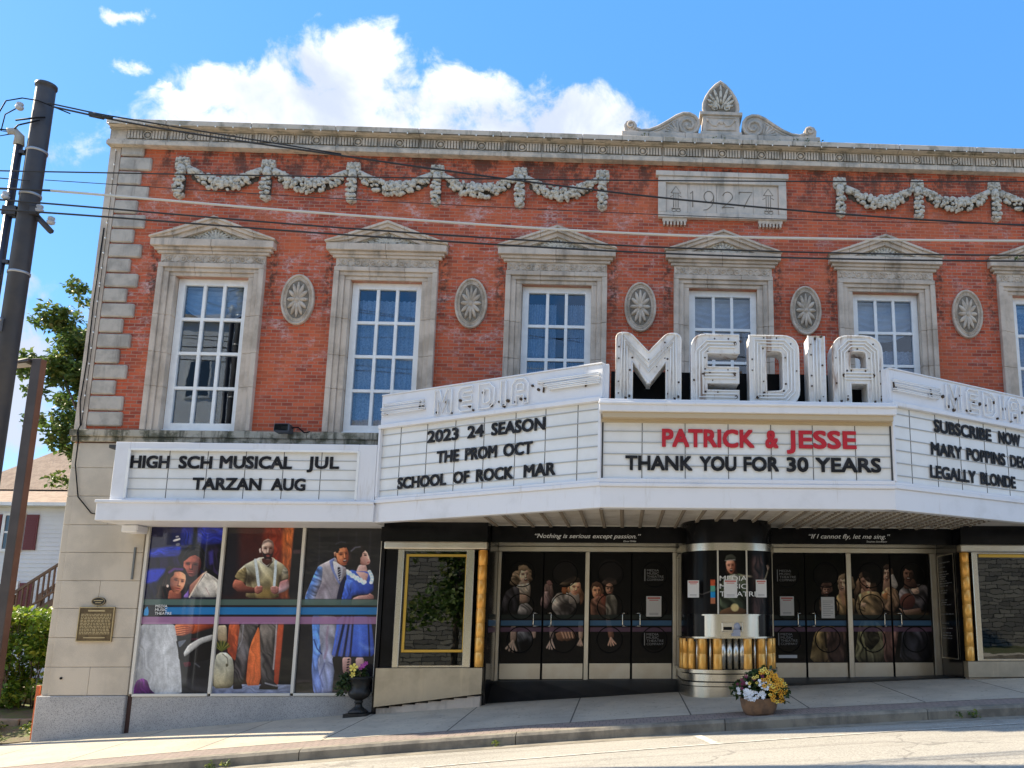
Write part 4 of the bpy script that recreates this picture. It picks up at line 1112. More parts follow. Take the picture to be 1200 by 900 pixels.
# limestone corner pier of the ground floor, coursed
mb = MB()
zc = [-.14, .352, .866, 1.38, 1.875, 2.385, 2.89, 3.42, 3.95, 4.42]
for i, (a, b) in enumerate(zip(zc[:-1], zc[1:])):
    cuts = [-10.13, -9.46, -8.775] if i in (0, 3, 6) else [-10.13, -8.775]
    for xa, xb in zip(cuts[:-1], cuts[1:]): mb.box(xa + .002, xb - .002, -.05, .28, a + .003, b - .003)
    mb.box(XL, -10.136, .0, .28, a + .003, b - .003)
mb.build('limestone_pier', M_PIER, B, bevel=.006)
mb = MB(); mb.box(XL + .01, -8.76, .02, .27, -1.2, 4.43)
mb.box(-8.76, -4.46, .1, .3, 2.92, 4.43); mb.box(-4.46, 8.28, .12, .3, 2.98, 4.43); mb.box(8.28, XR - .01, .05, .3, -1.2, 4.43)
mb.build('ground_floor_wall', M_PIER, B)
mb = MB(); mb.box(-10.30, -8.785, -.075, .26, -1.3, -.143)
mb.build('granite_plinth', M_GRANITE, B, bevel=.012)
mb = MB(); mb.box(-8.70, -4.42, -.02, .26, -1.2, -.165); mb.build('granite_plinth', M_GRANITE, B, bevel=.008)
MB().box(-8.783, -8.702, .0, .2, -1.2, -.16).build('downpipe_recess', mat('rusty_recess', (.06, .03, .025), .8), B)
mb = MB(); mb.box(-8.925, -8.895, -.075, -.05, 1.90, 2.48); mb.build('strip_light', mat('grey_metal', (.16, .17, .17), .5, .4), B)
MB().tube([(-9.93, -.052, .16), (-9.93, -.066, .16)], .022, 10).build('pipe_outlet', M_BLACKM, B)

# sill band
mb = MB(); 
xs = [XL - .02 + i * 1.43 for i in range(18)]
for a, b in zip(xs[:-1], xs[1:]): mb.box(a + .002, b - .002, -.14, .02, 4.53, 4.66)
mb.box(XL, XR, -.10, .02, 4.44, 4.53)
mb.build('sill_band', M_MOSS, B, bevel=.01)

# quoins
def quoin(w):
    return MB().box(-10.06, w, -.055, .02, 0, .272)
zq = 10.52
for i in range(19):
    w = -9.63 if i % 2 == 0 else -9.455
    if i == 18: w = -9.44
    z1 = zq - .3055 * i
    mb = MB(); mb.box(-10.06, w, -.055, .03, z1 - .275, z1)
    mb.build('quoin', M_QUOIN, B, bevel=.022)
for i in range(19):
    w = 13.47 if i % 2 == 0 else 13.295
    z1 = zq - .3055 * i
    MB().box(w, 13.9, -.055, .03, z1 - .275, z1).build('quoin', M_LIME, B, bevel=.022)
MB().box(XL - .01, -10.075, -.03, .29, 4.67, 10.41).build('corner_strip', M_LIME, B); MB().box(13.92, XR + .01, -.03, .29, 4.67, 10.41).build('corner_strip', M_LIME, B)

# cornice
mb = MB()
x0, x1 = XL - .02, XR + .02
n = 30; mod = .82
edges = [AX + mod * (k - .5) for k in range(-14, 16)]
edges = [e for e in edges if x0 + .2 < e < x1 - .2]; edges = [x0] + edges + [x1]
for a, b in zip(edges[:-1], edges[1:]):
    mb.box(a + .004, b - .004, -.17, .3, 10.42, 10.50)
    mb.box(a + .004, b - .004, -.135, .3, 10.502, 10.545)
    mb.box(a + .004, b - .004, -.10, .3, 10.547, 10.565)
    mb.box(a + .004, b - .004, -.075, .3, 10.567, 10.782)
    mb.box(a + .004, b - .004, -.13, .3, 10.784, 10.805)
for a, b in zip(edges[:-1], edges[1:]):
    c = (a + b) / 2
    if b - a < .5: continue
    mb.tube([(c + .082 * math.cos(R(q)), -.09, 10.675 + .082 * math.sin(R(q))) for q in range(0, 360, 24)], .014, 5, closed=True)
    mb.ball((c, -.085, 10.675), (.05, .03, .05))
    m = int((b - a) / .062)
    for k in range(m):
        x = a + .03 + (b - a - .06) * (k + .5) / m
        if abs(x - c) < .115: continue
        mb.box(x - .020, x + .020, -.112, -.08, 10.590, 10.760)
mb.build('cornice', mat('cornice_stone', (.64, .54, .43), .85, c2=(.40, .355, .295), scale=3.5, bump=.3, streak=((.16, .14, .105), 3.2, .6, .53, .70)), B)
mb = MB()
for a, b in zip(edges[:-1:2], edges[2::2] if len(edges) % 2 else edges[2::2] + [edges[-1]]):
    mb.box(a + .004, b - .004, -.25, .32, 10.808, 10.925)
mb.build('cornice_cap', mat('weathered_cap_stone', (.62, .53, .43), .9, c2=(.32, .28, .21), scale=3.0, lo=.45, hi=.68, bump=.35, streak=((.07, .065, .045), 4, .7, .54, .68)), B, bevel=.012)
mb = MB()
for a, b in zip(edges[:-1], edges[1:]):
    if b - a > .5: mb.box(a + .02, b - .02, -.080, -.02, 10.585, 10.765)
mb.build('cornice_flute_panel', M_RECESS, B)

# windows: white sashes of 3 x 4 panes, one built and copied along the facade
def window_parts(cx):
    mb = MB()
    x0, x1, z0, z1 = cx - .685, cx + .685, 4.665, 7.75
    y0, y1 = .11, .20
    mb.box(x0, x0 + .125, y0, y1, z0, z1); mb.box(x1 - .125, x1, y0, y1, z0, z1)
    mb.box(x0 + .125, x1 - .125, y0, y1, z1 - .125, z1); mb.box(x0 + .125, x1 - .125, y0, y1, z0, z0 + .19)
    mb.box(x0 - .0, x1 + .0, .05, .115, z0, z0 + .05)
    gx0, gx1, gz0, gz1 = x0 + .125, x1 - .125, z0 + .19, z1 - .125
    for k in (1, 2):
        x = gx0 + (gx1 - gx0) * k / 3; mb.box(x - .03, x + .03, y0 + .012, y1 - .002, gz0, gz1)
    for k in (1, 2, 3):
        z = gz0 + (gz1 - gz0) * k / 4
        for q in range(3):
            xa = gx0 + (gx1 - gx0) * q / 3 + (.03 if q else 0); xb = gx0 + (gx1 - gx0) * (q + 1) / 3 - (.03 if q < 2 else 0)
            mb.box(xa, xb, y0 + .012, y1 - .002, z - .03, z + .03)
    w = mb.build('window', M_WINWHITE, B, bevel=.004)
    mb = MB(); mb.box(gx0 - .01, gx1 + .01, .165, .171, gz0 - .01, gz1 + .01)
    mb.build('glass', M_GLASS, w)
    return w


def lace(cx, w, name='lace_curtain', span=(-.60, .60), top=7.45):
    mb = MB(); vs_ = []; n = 70
    for i in range(n + 1):
        x = cx + span[0] + (span[1] - span[0]) * i / n; y = .30 + .025 * math.sin(i * .95) + .012 * math.sin(i * 2.1 + 1)
        vs_ += [(x, y, 4.75), (x, y, top)]
    mb.add(vs_, [(2 * i, 2 * i + 2, 2 * i + 3, 2 * i + 1) for i in range(n)], True)
    return mb.build(name, M_LACE, w)


def swag(cx, w, drop=6.95, sides=True):
    """Austrian shade gathered in drooping folds, with a side drape"""
    mb = MB(); vs_ = []; n = 36; m = 30
    for j in range(m + 1):
        t = j / m
        for i in range(n + 1):
            s_ = i / n; x = cx - .62 + 1.24 * s_
            sag = (abs(math.sin(math.pi * (s_ * 1.0))) ** .8) * .30 * (t ** .7) * (.4 + .6 * t)
            z = 7.66 - (7.66 - drop) * t * .72 - sag * .9
            y = .33 + .03 * math.sin(t * 2 * math.pi * 5.5) * (.3 + .7 * math.sin(math.pi * s_))
            vs_.append((x, y, z))
    k = n + 1
    mb.add(vs_, [(j * k + i, (j + 1) * k + i, (j + 1) * k + i + 1, j * k + i + 1) for j in range(m) for i in range(n)], True)
    if sides:
        for sgn in (-1, 1):
            v2 = []; q = 12
            for j in range(21):
                t = j / 20; z = 7.5 - 2.7 * t
                wd = .30 - .20 * math.sin(math.pi * min(1, t * 1.1)) ** 1.0 + .02
                for i in range(q + 1):
                    v2.append((cx + sgn * (.62 - wd * i / q), .40 + .02 * math.sin(i * 1.7), z))
            f2 = [(j * (q + 1) + i, (j + 1) * (q + 1) + i, (j + 1) * (q + 1) + i + 1, j * (q + 1) + i + 1) for j in range(20) for i in range(q)]
            mb.add(v2, f2, True)
    return mb.build('swag_curtain', M_SWAG, w)


wins = []
for i, cx in enumerate(WX):
    if i == 0: w = window_parts(cx); wins.append(w)
    else:
        w = wins[0].copy(); col.objects.link(w); w.location.x += cx - WX[0]
        WLOC[w.name] = WLOC[wins[0].name] + Vector((cx - WX[0], 0, 0))
        g = [c for c in wins[0].children if c.name.startswith('glass')][0]
        g2 = g.copy(); col.objects.link(g2); g2.parent = w
        wins.append(w)
bpy.context.view_layer.update()
swag(WX[0], wins[0], 7.05, False); lace(WX[1], wins[1]); lace(WX[2], wins[2], span=(-.60, -.02)); lace(WX[2], wins[2], span=(.16, .60)); swag(WX[3], wins[3], 6.9); swag(WX[4], wins[4], 6.85, False); lace(WX[4], wins[4], span=(-.6, .6), top=6.6)
swag(WX[5], wins[5], 7.0, False); lace(WX[5], wins[5], span=(-.6, .1)); lace(WX[6], wins[6])


# carved limestone surround with pediment
def surround(cx):
    mb = MB()
    z0 = 4.67
    def ring(xo, xi, zt_o, zt_i, y):
        zs = [z0, 5.53, 6.2, 6.95, zt_i]
        for s_ in (-1, 1):
            a, b = cx + s_ * xo, cx + s_ * xi
            for za, zb in zip(zs[:-1], zs[1:]): mb.box(min(a, b), max(a, b), y, .12, za + .002, zb - .002)
        c3 = [cx - xo, cx - .32, cx + .36, cx + xo]
        for a, b in zip(c3[:-1], c3[1:]): mb.box(a + .0015, b - .0015, y, .12, zt_i + .001, zt_o)
    ring(1.0, .90, 8.0, 7.91, -.11)
    ring(.90, .80, 7.91, 7.83, -.07)
    ring(.80, .69, 7.83, 7.755, -.035)
    s_ = mb.build('window_surround', M_LIME, B, bevel=.007)
    # frieze with scrolling foliage
    mb = MB(); mb.box(cx - .99, cx + .99, -.045, .02, 8.002, 8.2)
    for k in range(7):
        x = cx - .84 + 1.68 * k / 6; sg = 1 if k % 2 else -1
        mb.tube(spiral(x, 8.10, .085, .018, 180 if sg > 0 else 0, sg * 1.4, 22, -.05), .0125, 5)
        mb.ball((x, -.05, 8.10), .024)
        for q in range(4):
            a = R(40 + 90 * q)
            mb.ball((x + .135 * math.cos(a), -.045, 8.10 + .065 * math.sin(a)), (.036, .02, .017), rot=-a)
    mb.build('carved_frieze', M_CARVED, s_)
    mb = MB()
    cuts = [-1.06, -.02, 1.06]
    for a, b in zip(cuts[:-1], cuts[1:]):
        mb.box(cx + a + .003, cx + b - .003, -.075, .02, 8.203, 8.262); mb.box(cx + a * 1.05 + .003, cx + b * 1.05 - .003, -.11, .02, 8.265, 8.325)
        mb.box(cx + a * 1.10 + .003, cx + b * 1.10 - .003, -.165, .02, 8.328, 8.47)
    # raking cornice in cut stones
    for sg in (-1, 1):
        for (ta, tb) in ((0, .36), (.364, .72), (.724, 1.0)):
            P = lambda t, o: (cx + sg * 1.19 * (1 - t), 8.475 + .455 * t + o)
            def sec(lo, hi, y):
                pts = [P(ta, lo if ta else 0), P(tb, lo), P(tb, hi), P(ta, hi if ta else .03)]
                mb.prism(pts, y, .02)
            sec(-.03, .02, -.20); sec(-.10, -.032, -.165); sec(-.19, -.102, -.115)
    pd = mb.build('pediment', M_LIME, s_, bevel=.006)
    mb = MB()
    mb.prism([(cx - .95, 8.472), (cx + .95, 8.472), (cx, 8.785)], -.04, .02)
    for q in range(11):      # shell
        a = R(12 + 156 * q / 10); L = .22
        mb.ball((cx + L * .55 * math.cos(a) * 1.35, -.05, 8.485 + L * .55 * math.sin(a)), (.15, .035, .026), rot=-math.atan2(math.sin(a), math.cos(a) * 1.35))
    mb.tube([(cx + .31 * math.cos(R(q)), -.05, 8.485 + .215 * math.sin(R(q))) for q in range(0, 181, 12)], .014, 5)
    for sg in (-1, 1): mb.tube([(cx + sg * (.34 + .4 * t), -.05, 8.50 + .10 * (1 - t) * abs(math.sin(6 * t))) for t in [i / 14 for i in range(15)]], .018, 5)
    mb.build('shell_tympanum', M_GARL, s_)
    return s_


s0 = surround(WX[0])
bpy.context.view_layer.update()
for cx in WX[1:]: copy_part(s0, (cx - WX[0], 0, 0))


def medallion(cx):
    mb = MB(); cz = 7.315
    out = [(cx + .315 * math.cos(R(a)), cz + .515 * math.sin(R(a))) for a in range(0, 360, 10)]
    mb.prism(out, -.045, .02, True)
    mb.tube([(p[0], -.05, p[1]) for p in [(cx + .295 * math.cos(R(a)), cz + .495 * math.sin(R(a))) for a in range(0, 360, 10)]], .026, 6, closed=True)
    mb.tube([(p[0], -.05, p[1]) for p in [(cx + .225 * math.cos(R(a)), cz + .40 * math.sin(R(a))) for a in range(0, 360, 10)]], .009, 5, closed=True)
    for k in range(40):
        a = 2 * math.pi * k / 40; mb.ball((cx + .255 * math.cos(a), -.047, cz + .445 * math.sin(a)), .014, n=5, m=3)
    d = mb.build('medallion', M_CARVED, B)
    mb = MB()
    for k in range(12):
        a = R(90 + 30 * k); L = math.hypot(.205 * math.cos(a), .37 * math.sin(a))
        ang = math.atan2(.37 * math.sin(a), .205 * math.cos(a))
        mb.ball((cx + .54 * L * math.cos(ang), -.055, cz + .54 * L * math.sin(ang)), (L * .46, .035, .030 + .012 * abs(math.cos(a))), rot=-ang)
    mb.ball((cx, -.065, cz), (.05, .035, .055)); mb.tube([(cx + .058 * math.cos(R(a)), -.07, cz + .062 * math.sin(R(a))) for a in range(0, 360, 30)], .011, 5, closed=True)
    mb.build('petals', M_CARVED, d)
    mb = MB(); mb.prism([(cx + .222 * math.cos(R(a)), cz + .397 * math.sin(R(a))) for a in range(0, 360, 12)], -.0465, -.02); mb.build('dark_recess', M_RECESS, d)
    return d


m0 = medallion(AX - 3.33 * 2.5)
bpy.context.view_layer.update()
for k in (-1.5, -.5, .5, 1.5, 2.5): copy_part(m0, (3.33 * (k + 2.5), 0, 0))

# garlands: flower swags hung between carved drops
def swag_mesh(xa, xb, seed):
    rnd = random.Random(seed); mb = MB(); L = xb - xa
    for i in range(27):
        t = (i + .5) / 27; x = xa + .12 + (L - .24) * t
        s_ = 4 * t * (1 - t); zc = 10.0 - .31 * s_; hw = .06 + .09 * s_
        for q in range(1 + int(4.4 * s_ + .8)):
            dz = rnd.uniform(-hw, hw); r = rnd.uniform(.028, .058)
            mb.ball((x + rnd.uniform(-.03, .03), -.035 - .07 * s_ * (1 - (dz / (hw + .01)) ** 2) - rnd.uniform(0, .02), zc + dz), (r * rnd.uniform(.9, 1.5), r * .9, r * rnd.uniform(.7, 1.0)), rot=rnd.uniform(0, 3), n=7, m=4)
    for sg, xe in ((1, xa + .1), (-1, xb - .1)):       # leaf sheath at either end
        mb.tube([(xe + sg * .02, -.03, 10.03), (xe + sg * .14, -.05, 9.955), (xe + sg * .28, -.055, 9.88)], .06, 8, r2=.078)
    g = mb.build('garland_swag', M_GARL, B)
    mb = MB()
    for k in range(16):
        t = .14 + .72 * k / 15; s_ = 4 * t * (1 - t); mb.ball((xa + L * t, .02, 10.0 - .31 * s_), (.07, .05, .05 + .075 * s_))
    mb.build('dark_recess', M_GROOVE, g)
    return g


def drop_mesh(x, seed):
    rnd = random.Random(seed); mb = MB()
    zr = 10.12
    mb.prism([(x - .125, 9.99), (x + .125, 9.99), (x + .14, 10.12), (x + .125, 10.245), (x - .125, 10.245), (x - .14, 10.12)], -.055, .01)
    for k in range(8):
        a = R(45 * k + 22); mb.ball((x + .085 * math.cos(a), -.065, zr + .085 * math.sin(a)), (.058, .032, .036), rot=-a)
    mb.ball((x, -.095, zr), .035); mb.tube([(x + .048 * math.cos(R(a)), -.10, zr + .048 * math.sin(R(a))) for a in range(0, 360, 40)], .009, 5, closed=True)
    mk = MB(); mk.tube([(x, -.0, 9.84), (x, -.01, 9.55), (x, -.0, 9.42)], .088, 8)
    mb.tube([(x, -.04, 10.05), (x, -.05, 9.98), (x, -.045, 9.88)], .085, 8)
    for (z, hw, n) in ((9.92, .05, 3), (9.82, .08, 4), (9.72, .085, 5), (9.62, .09, 5), (9.52, .085, 5), (9.44, .05, 3)):
        for q in range(n):
            r = rnd.uniform(.032, .052)
            mb.ball((x + hw * (2 * (q + .5) / n - 1), -.085 - rnd.uniform(0, .035), z + rnd.uniform(-.03, .03)), (r, r * .8, r * 1.15), rot=rnd.uniform(0, 3), n=7, m=4)
    mb.prism([(x - .10, 9.47), (x - .09, 9.40), (x, 9.345), (x + .09, 9.40), (x + .10, 9.47)], -.075, .01)
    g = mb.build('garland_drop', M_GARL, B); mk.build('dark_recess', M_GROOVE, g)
    return g


D0 = [-8.86 + 1.665 * k for k in range(6)]; D1 = [4.375 + 1.645 * k for k in range(6)]
for grp in (D0, D1):
    for k, x in enumerate(grp): drop_mesh(x, k + 11)
    for k, (a, b) in enumerate(zip(grp[:-1], grp[1:])): swag_mesh(a, b, k + 31)

# date stone
mb = MB()
for a, b in zip([.55, .92, 1.58, 2.25, 2.92], [.92, 1.58, 2.25, 2.92, 3.29]):
    mb.box(a + .0015, b - .0015, -.13, .02, 10.135, 10.24)
    a2 = max(a, .60); b2 = min(b, 3.24)
    mb.box(a2 + .0015, b2 - .0015, -.10, .02, 10.00, 10.133); mb.box(a2 + .0015, b2 - .0015, -.10, .02, 9.235, 9.345)
mb.box(.60, .76, -.10, .02, 9.347, 9.998); mb.box(3.08, 3.24, -.10, .02, 9.347, 9.998)
for a, b in ((.762, 1.21), (1.21, 1.80), (1.80, 2.56), (2.56, 3.078)): mb.box(a + .002, b - .002, -.045, .02, 9.347, 9.998)
ds = mb.build('date_stone', mat('date_limestone', (.66, .57, .48), .85, c2=(.50, .455, .395), scale=2.5, bump=.2, streak=((.15, .14, .12), 3, .5, .54, .72)), B, bevel=.006)
mb = MB(); y = -.046; r = .0095
T = lambda pts, rr=r:  mb.tube([(p[0], y, p[1]) for p in pts], rr, 5)
mb = MB(); T([(1.26, 9.79), (1.31, 9.84), (1.31, 9.49)]); mb.build('numeral', M_RECESS, ds)
mb = MB(); T(arc(1.64, 9.73, .10, .12, -30, 330, 16)); T([(1.745, 9.74), (1.74, 9.63), (1.70, 9.53), (1.60, 9.44), (1.53, 9.43)]); mb.build('numeral', M_RECESS, ds)
mb = MB(); T(arc(2.03, 9.74, .10, .105, 170, -20, 10) + [(2.08, 9.65), (1.98, 9.55), (1.91, 9.49)]); T([(1.91, 9.49), (2.02, 9.51), (2.16, 9.50)]); mb.build('numeral', M_RECESS, ds)
mb = MB(); T([(2.27, 9.85), (2.54, 9.85), (2.45, 9.70), (2.36, 9.50)]); T([(2.27, 9.85), (2.27, 9.80)]); mb.build('numeral', M_RECESS, ds)

mb = MB()
for cx in (.965, 2.87):     # engraved torches
    mb = MB()
    T([(cx - .10, 9.79), (cx, 9.94), (cx + .10, 9.79), (cx - .10, 9.79)], .008)
    for dx in (-.045, .045): T([(cx + dx, 9.79), (cx + dx, 9.47)], .008)
    T([(cx, 9.78), (cx, 9.47)], .006); T([(cx - .09, 9.45), (cx + .09, 9.45)], .009); T(arc(cx - .04, 9.41, .045, .03, 0, 360, 8), .007); T(arc(cx + .05, 9.41, .045, .03, 0, 360, 8), .007)
    T([(cx - .12, 9.70), (cx - .06, 9.74)], .007); T([(cx + .12, 9.70), (cx + .06, 9.74)], .007)
    mb.build('engraved_torch', M_RECESS, ds)
for a in (.69, 2.65):
    mb = MB(); mb.box(a, a + .5, -.07, .02, 9.16, 9.232)
    for k in range(7): mb.box(a + .015 + .07 * k, a + .055 + .07 * k, -.085, .02, 9.075, 9.158)
    mb.build('guttae_block', M_CARVED, B)

# crest above the cornice
def mir(pts): return [(2 * 1.905 - p[0], p[1]) for p in pts]
mb = MB()
xs = [-.16, .4, 1.15, 1.905, 2.66, 3.4, 3.97]
for a, b in zip(xs[:-1], xs[1:]): mb.box(a + .003, b - .003, -.17, .3, 10.93, 11.08)
cr = mb.build('roof_crest', mat('crest_stone', (.60, .52, .44), .85, c2=(.40, .37, .325), scale=3, bump=.3, streak=((.14, .135, .12), 3, .6, .5, .7)), B, bevel=.012)
M_CREST = MATS['crest_stone']
prof = [(.0, 11.085), (-.10, 11.16), (-.11, 11.27), (-.06, 11.36), (.03, 11.39), (.11, 11.36), (.155, 11.28), (.15, 11.19), (.25, 11.15), (.42, 11.17), (.6, 11.25), (.8, 11.38), (.98, 11.51), (1.12, 11.585), (1.25, 11.585), (1.36, 11.53), (1.44, 11.42), (1.455, 11.3), (1.42, 11.18), (1.36, 11.085)]
for f in (lambda p: p, mir):
    mb = MB(); mb.prism(f(prof), -.06, .2)
    edge = f([(.15, 11.19), (.25, 11.15), (.42, 11.17), (.6, 11.25), (.8, 11.38), (.98, 11.51), (1.12, 11.575), (1.25, 11.575), (1.36, 11.52), (1.43, 11.42), (1.445, 11.3), (1.40, 11.19), (1.3, 11.12), (1.18, 11.12), (1.08, 11.19), (1.05, 11.30), (1.1, 11.41), (1.2, 11.45), (1.3, 11.4), (1.33, 11.31), (1.29, 11.24), (1.21, 11.23), (1.17, 11.29), (1.2, 11.34)])
    mb.tube([(p[0], -.07, p[1]) for p in edge], .032, 6)
    mb.tube([(p[0], -.065, p[1]) for p in f([(.25, 11.105), (.45, 11.12), (.62, 11.19), (.8, 11.30), (.95, 11.41)])], .016, 5)
    sp = spiral(.03, 11.27, .10, .02, 300, 1.3, 20, -.07); mb.tube([(f([(p[0], p[2])])[0][0], -.07, p[2]) for p in sp], .024, 6)
    for k in range(6):
        a = R(95 + 17 * k); p0 = (1.02, 11.10); L = .40 - .02 * k
        p1 = (p0[0] + L * .5 * math.cos(a), p0[1] + L * .5 * math.sin(a) * .8)
        q = f([p1])[0]; sg = 1 if f is not mir else -1
        mb.ball((q[0], -.07, q[1]), (L * .42, .03, .028), rot=-(math.atan2(math.sin(a) * .8, math.cos(a) * sg)))
    mb.build('volute', M_CREST, cr)
mb = MB(); mb.box(1.475, 2.335, -.13, .25, 11.082, 11.15); mb.box(1.52, 2.29, -.10, .22, 11.152, 11.53); mb.box(1.46, 2.35, -.14, .26, 11.532, 11.60)
mb.tube([(1.6, -.11, 11.2), (2.21, -.11, 11.2), (2.21, -.11, 11.48), (1.6, -.11, 11.48)], .012, 5, closed=True)
for sg in (-1, 1):
    mb.tube([(1.905 + sg * (.03 + .24 * t), -.105, 11.42 - .12 * math.sin(math.pi * t)) for t in [i / 10 for i in range(11)]], .022, 5)
    mb.ball((1.905 + sg * .28, -.105, 11.42), .035); mb.ball((1.905 + sg * .12, -.105, 11.30), (.05, .02, .025))
mb.ball((1.905, -.105, 11.38), (.05, .03, .06))
mb.build('crest_pedestal', M_CREST, cr, bevel=.004)
half = [(1.905, 12.335), (1.80, 12.25), (1.69, 12.12), (1.60, 11.97), (1.545, 11.82), (1.54, 11.70), (1.57, 11.605)]
outl = half + [(2 * 1.905 - p[0], p[1]) for p in reversed(half[1:])]
mb = MB(); mb.prism(outl, -.06, .14)
mb.tube([(p[0], -.06, p[1]) for p in outl], .034, 6, closed=True)
mb.build('anthemion', M_CREST, cr)
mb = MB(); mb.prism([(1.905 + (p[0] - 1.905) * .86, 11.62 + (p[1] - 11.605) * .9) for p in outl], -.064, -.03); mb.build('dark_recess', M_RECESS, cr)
mb = MB()
for k in range(9):
    a = R(90 + 17.5 * (k - 4)); L = .58 - .055 * abs(k - 4) ** 1.2
    mb.ball((1.905 + L * .58 * math.cos(a), -.075, 11.70 + L * .58 * math.sin(a)), (L * .42, .035, .032), rot=-a)
for sg in (-1, 1): mb.tube([(1.905 + sg * (p[0] - 1.905), -.08, p[2]) for p in spiral(2.02, 11.73, .10, .02, 200, -1.3, 18, 0)], .02, 5)
mb.build('palmette', M_GARL, cr)

# ------------------------------------------------------------------ ground-floor display windows
mb = MB()
MBX = [-8.735, -7.38, -5.94, -4.50]
for x in MBX: mb.box(x - .028, x + .028, -.03, .08, -.12, 2.87)
for a, b in zip(MBX[:-1], MBX[1:]): mb.box(a + .028, b - .028, -.03, .08, 2.865, 2.91); mb.box(a + .028, b - .028, -.04, .08, -.165, -.118)
dw = mb.build('display_window', M_CREAM, B, bevel=.004)
for art, a, b in ((art_couple(), MBX[0], MBX[1]), (art_actor(), MBX[1], MBX[2]), (art_pair(), MBX[2], MBX[3])):
    art.mesh('printed_film', (a + .026, b - .026, -.12, 2.87, .025), M_PRINT, dw)
mb = MB(); mb.box(-8.76, -4.47, .09, .1, -.16, 2.92); mb.build('dark_backing', M_BLACKM, dw)
# small company lettering on the first print
for k, (t, z) in enumerate((('MEDIA', 1.40), ('MUSIC', 1.335), ('THEATRE', 1.27))): mb = MB(); mb.text(t, -8.49, -8.49 + .042 * len(t), z, .048, .022, 0); mb.build('lettering', M_INK, dw)

# ------------------------------------------------------------------ entrance: black fascias, doors, showcases
mb = MB()
mb.box(-4.47, -2.53, -.28, .3, 2.60, 2.975); mb.box(6.39, 8.30, -.28, .3, 2.60, 2.975)
mb.box(-2.528, 6.388, .12, 1.1, 2.625, 2.975)
mb.box(-4.47, -4.40, -.20, .3, -.5, 2.60)
fa = mb.build('black_fascia', M_BLACK, B, bevel=.006)
mb = MB(); mb.box(-2.52, 6.38, .085, .118, 2.94, 2.995); mb.build('trim_strip', M_CREAM, B)
mb = MB(); mb.text('\u201cNothing is serious except passion.\u201d', -1.71, .30, 2.715, .080, .112, 0, .002, .32); mb.build('lettering', M_INK, fa); mb = MB(); mb.text('Oscar Wilde', -.03, .21, 2.645, .030, .112, 0, .0, .2)
mb.build('lettering', M_INK, fa)
mb = MB(); mb.text('\u201cIf I cannot fly, let me sing.\u201d', 3.55, 5.15, 2.735, .084, .112, 0, .002, .32); mb.build('lettering', M_INK, fa); mb = MB(); mb.text('Stephen Sondheim', 4.68, 5.08, 2.665, .030, .112, 0, .0, .2)
mb.build('lettering', M_INK, fa)

# recess side walls and floor
MB().box(-2.60, -2.50, -.1, 1.1, -.5, 2.62).build('recess_wall', M_BLACK, B); MB().box(6.36, 6.46, -.1, 1.1, -.5, 2.62).build('recess_wall', M_BLACK, B)
def fl(x): return .028 + .006 * (x + 2.5)
mb = MB(); vs_ = []
for i in range(10):
    x = -2.6 + 9.06 * i / 9
    for (y, z) in ((1.1, fl(x)), (.86, fl(x)), (.80, fl(x) - .01), (.02 + .35 * max(0, (.5 - (x + 2.6) / 3)), gx(x) + .005)): vs_.append((x, y, max(z, gx(x) + .004)))
mb.add(vs_, [(i * 4 + j, i * 4 + j + 1, (i + 1) * 4 + j + 1, (i + 1) * 4 + j) for i in range(9) for j in range(3)])
mb.build('entrance_floor', mat('black_terrazzo', (.012, .012, .012), .5, c2=(.025, .024, .023), scale=3), B)

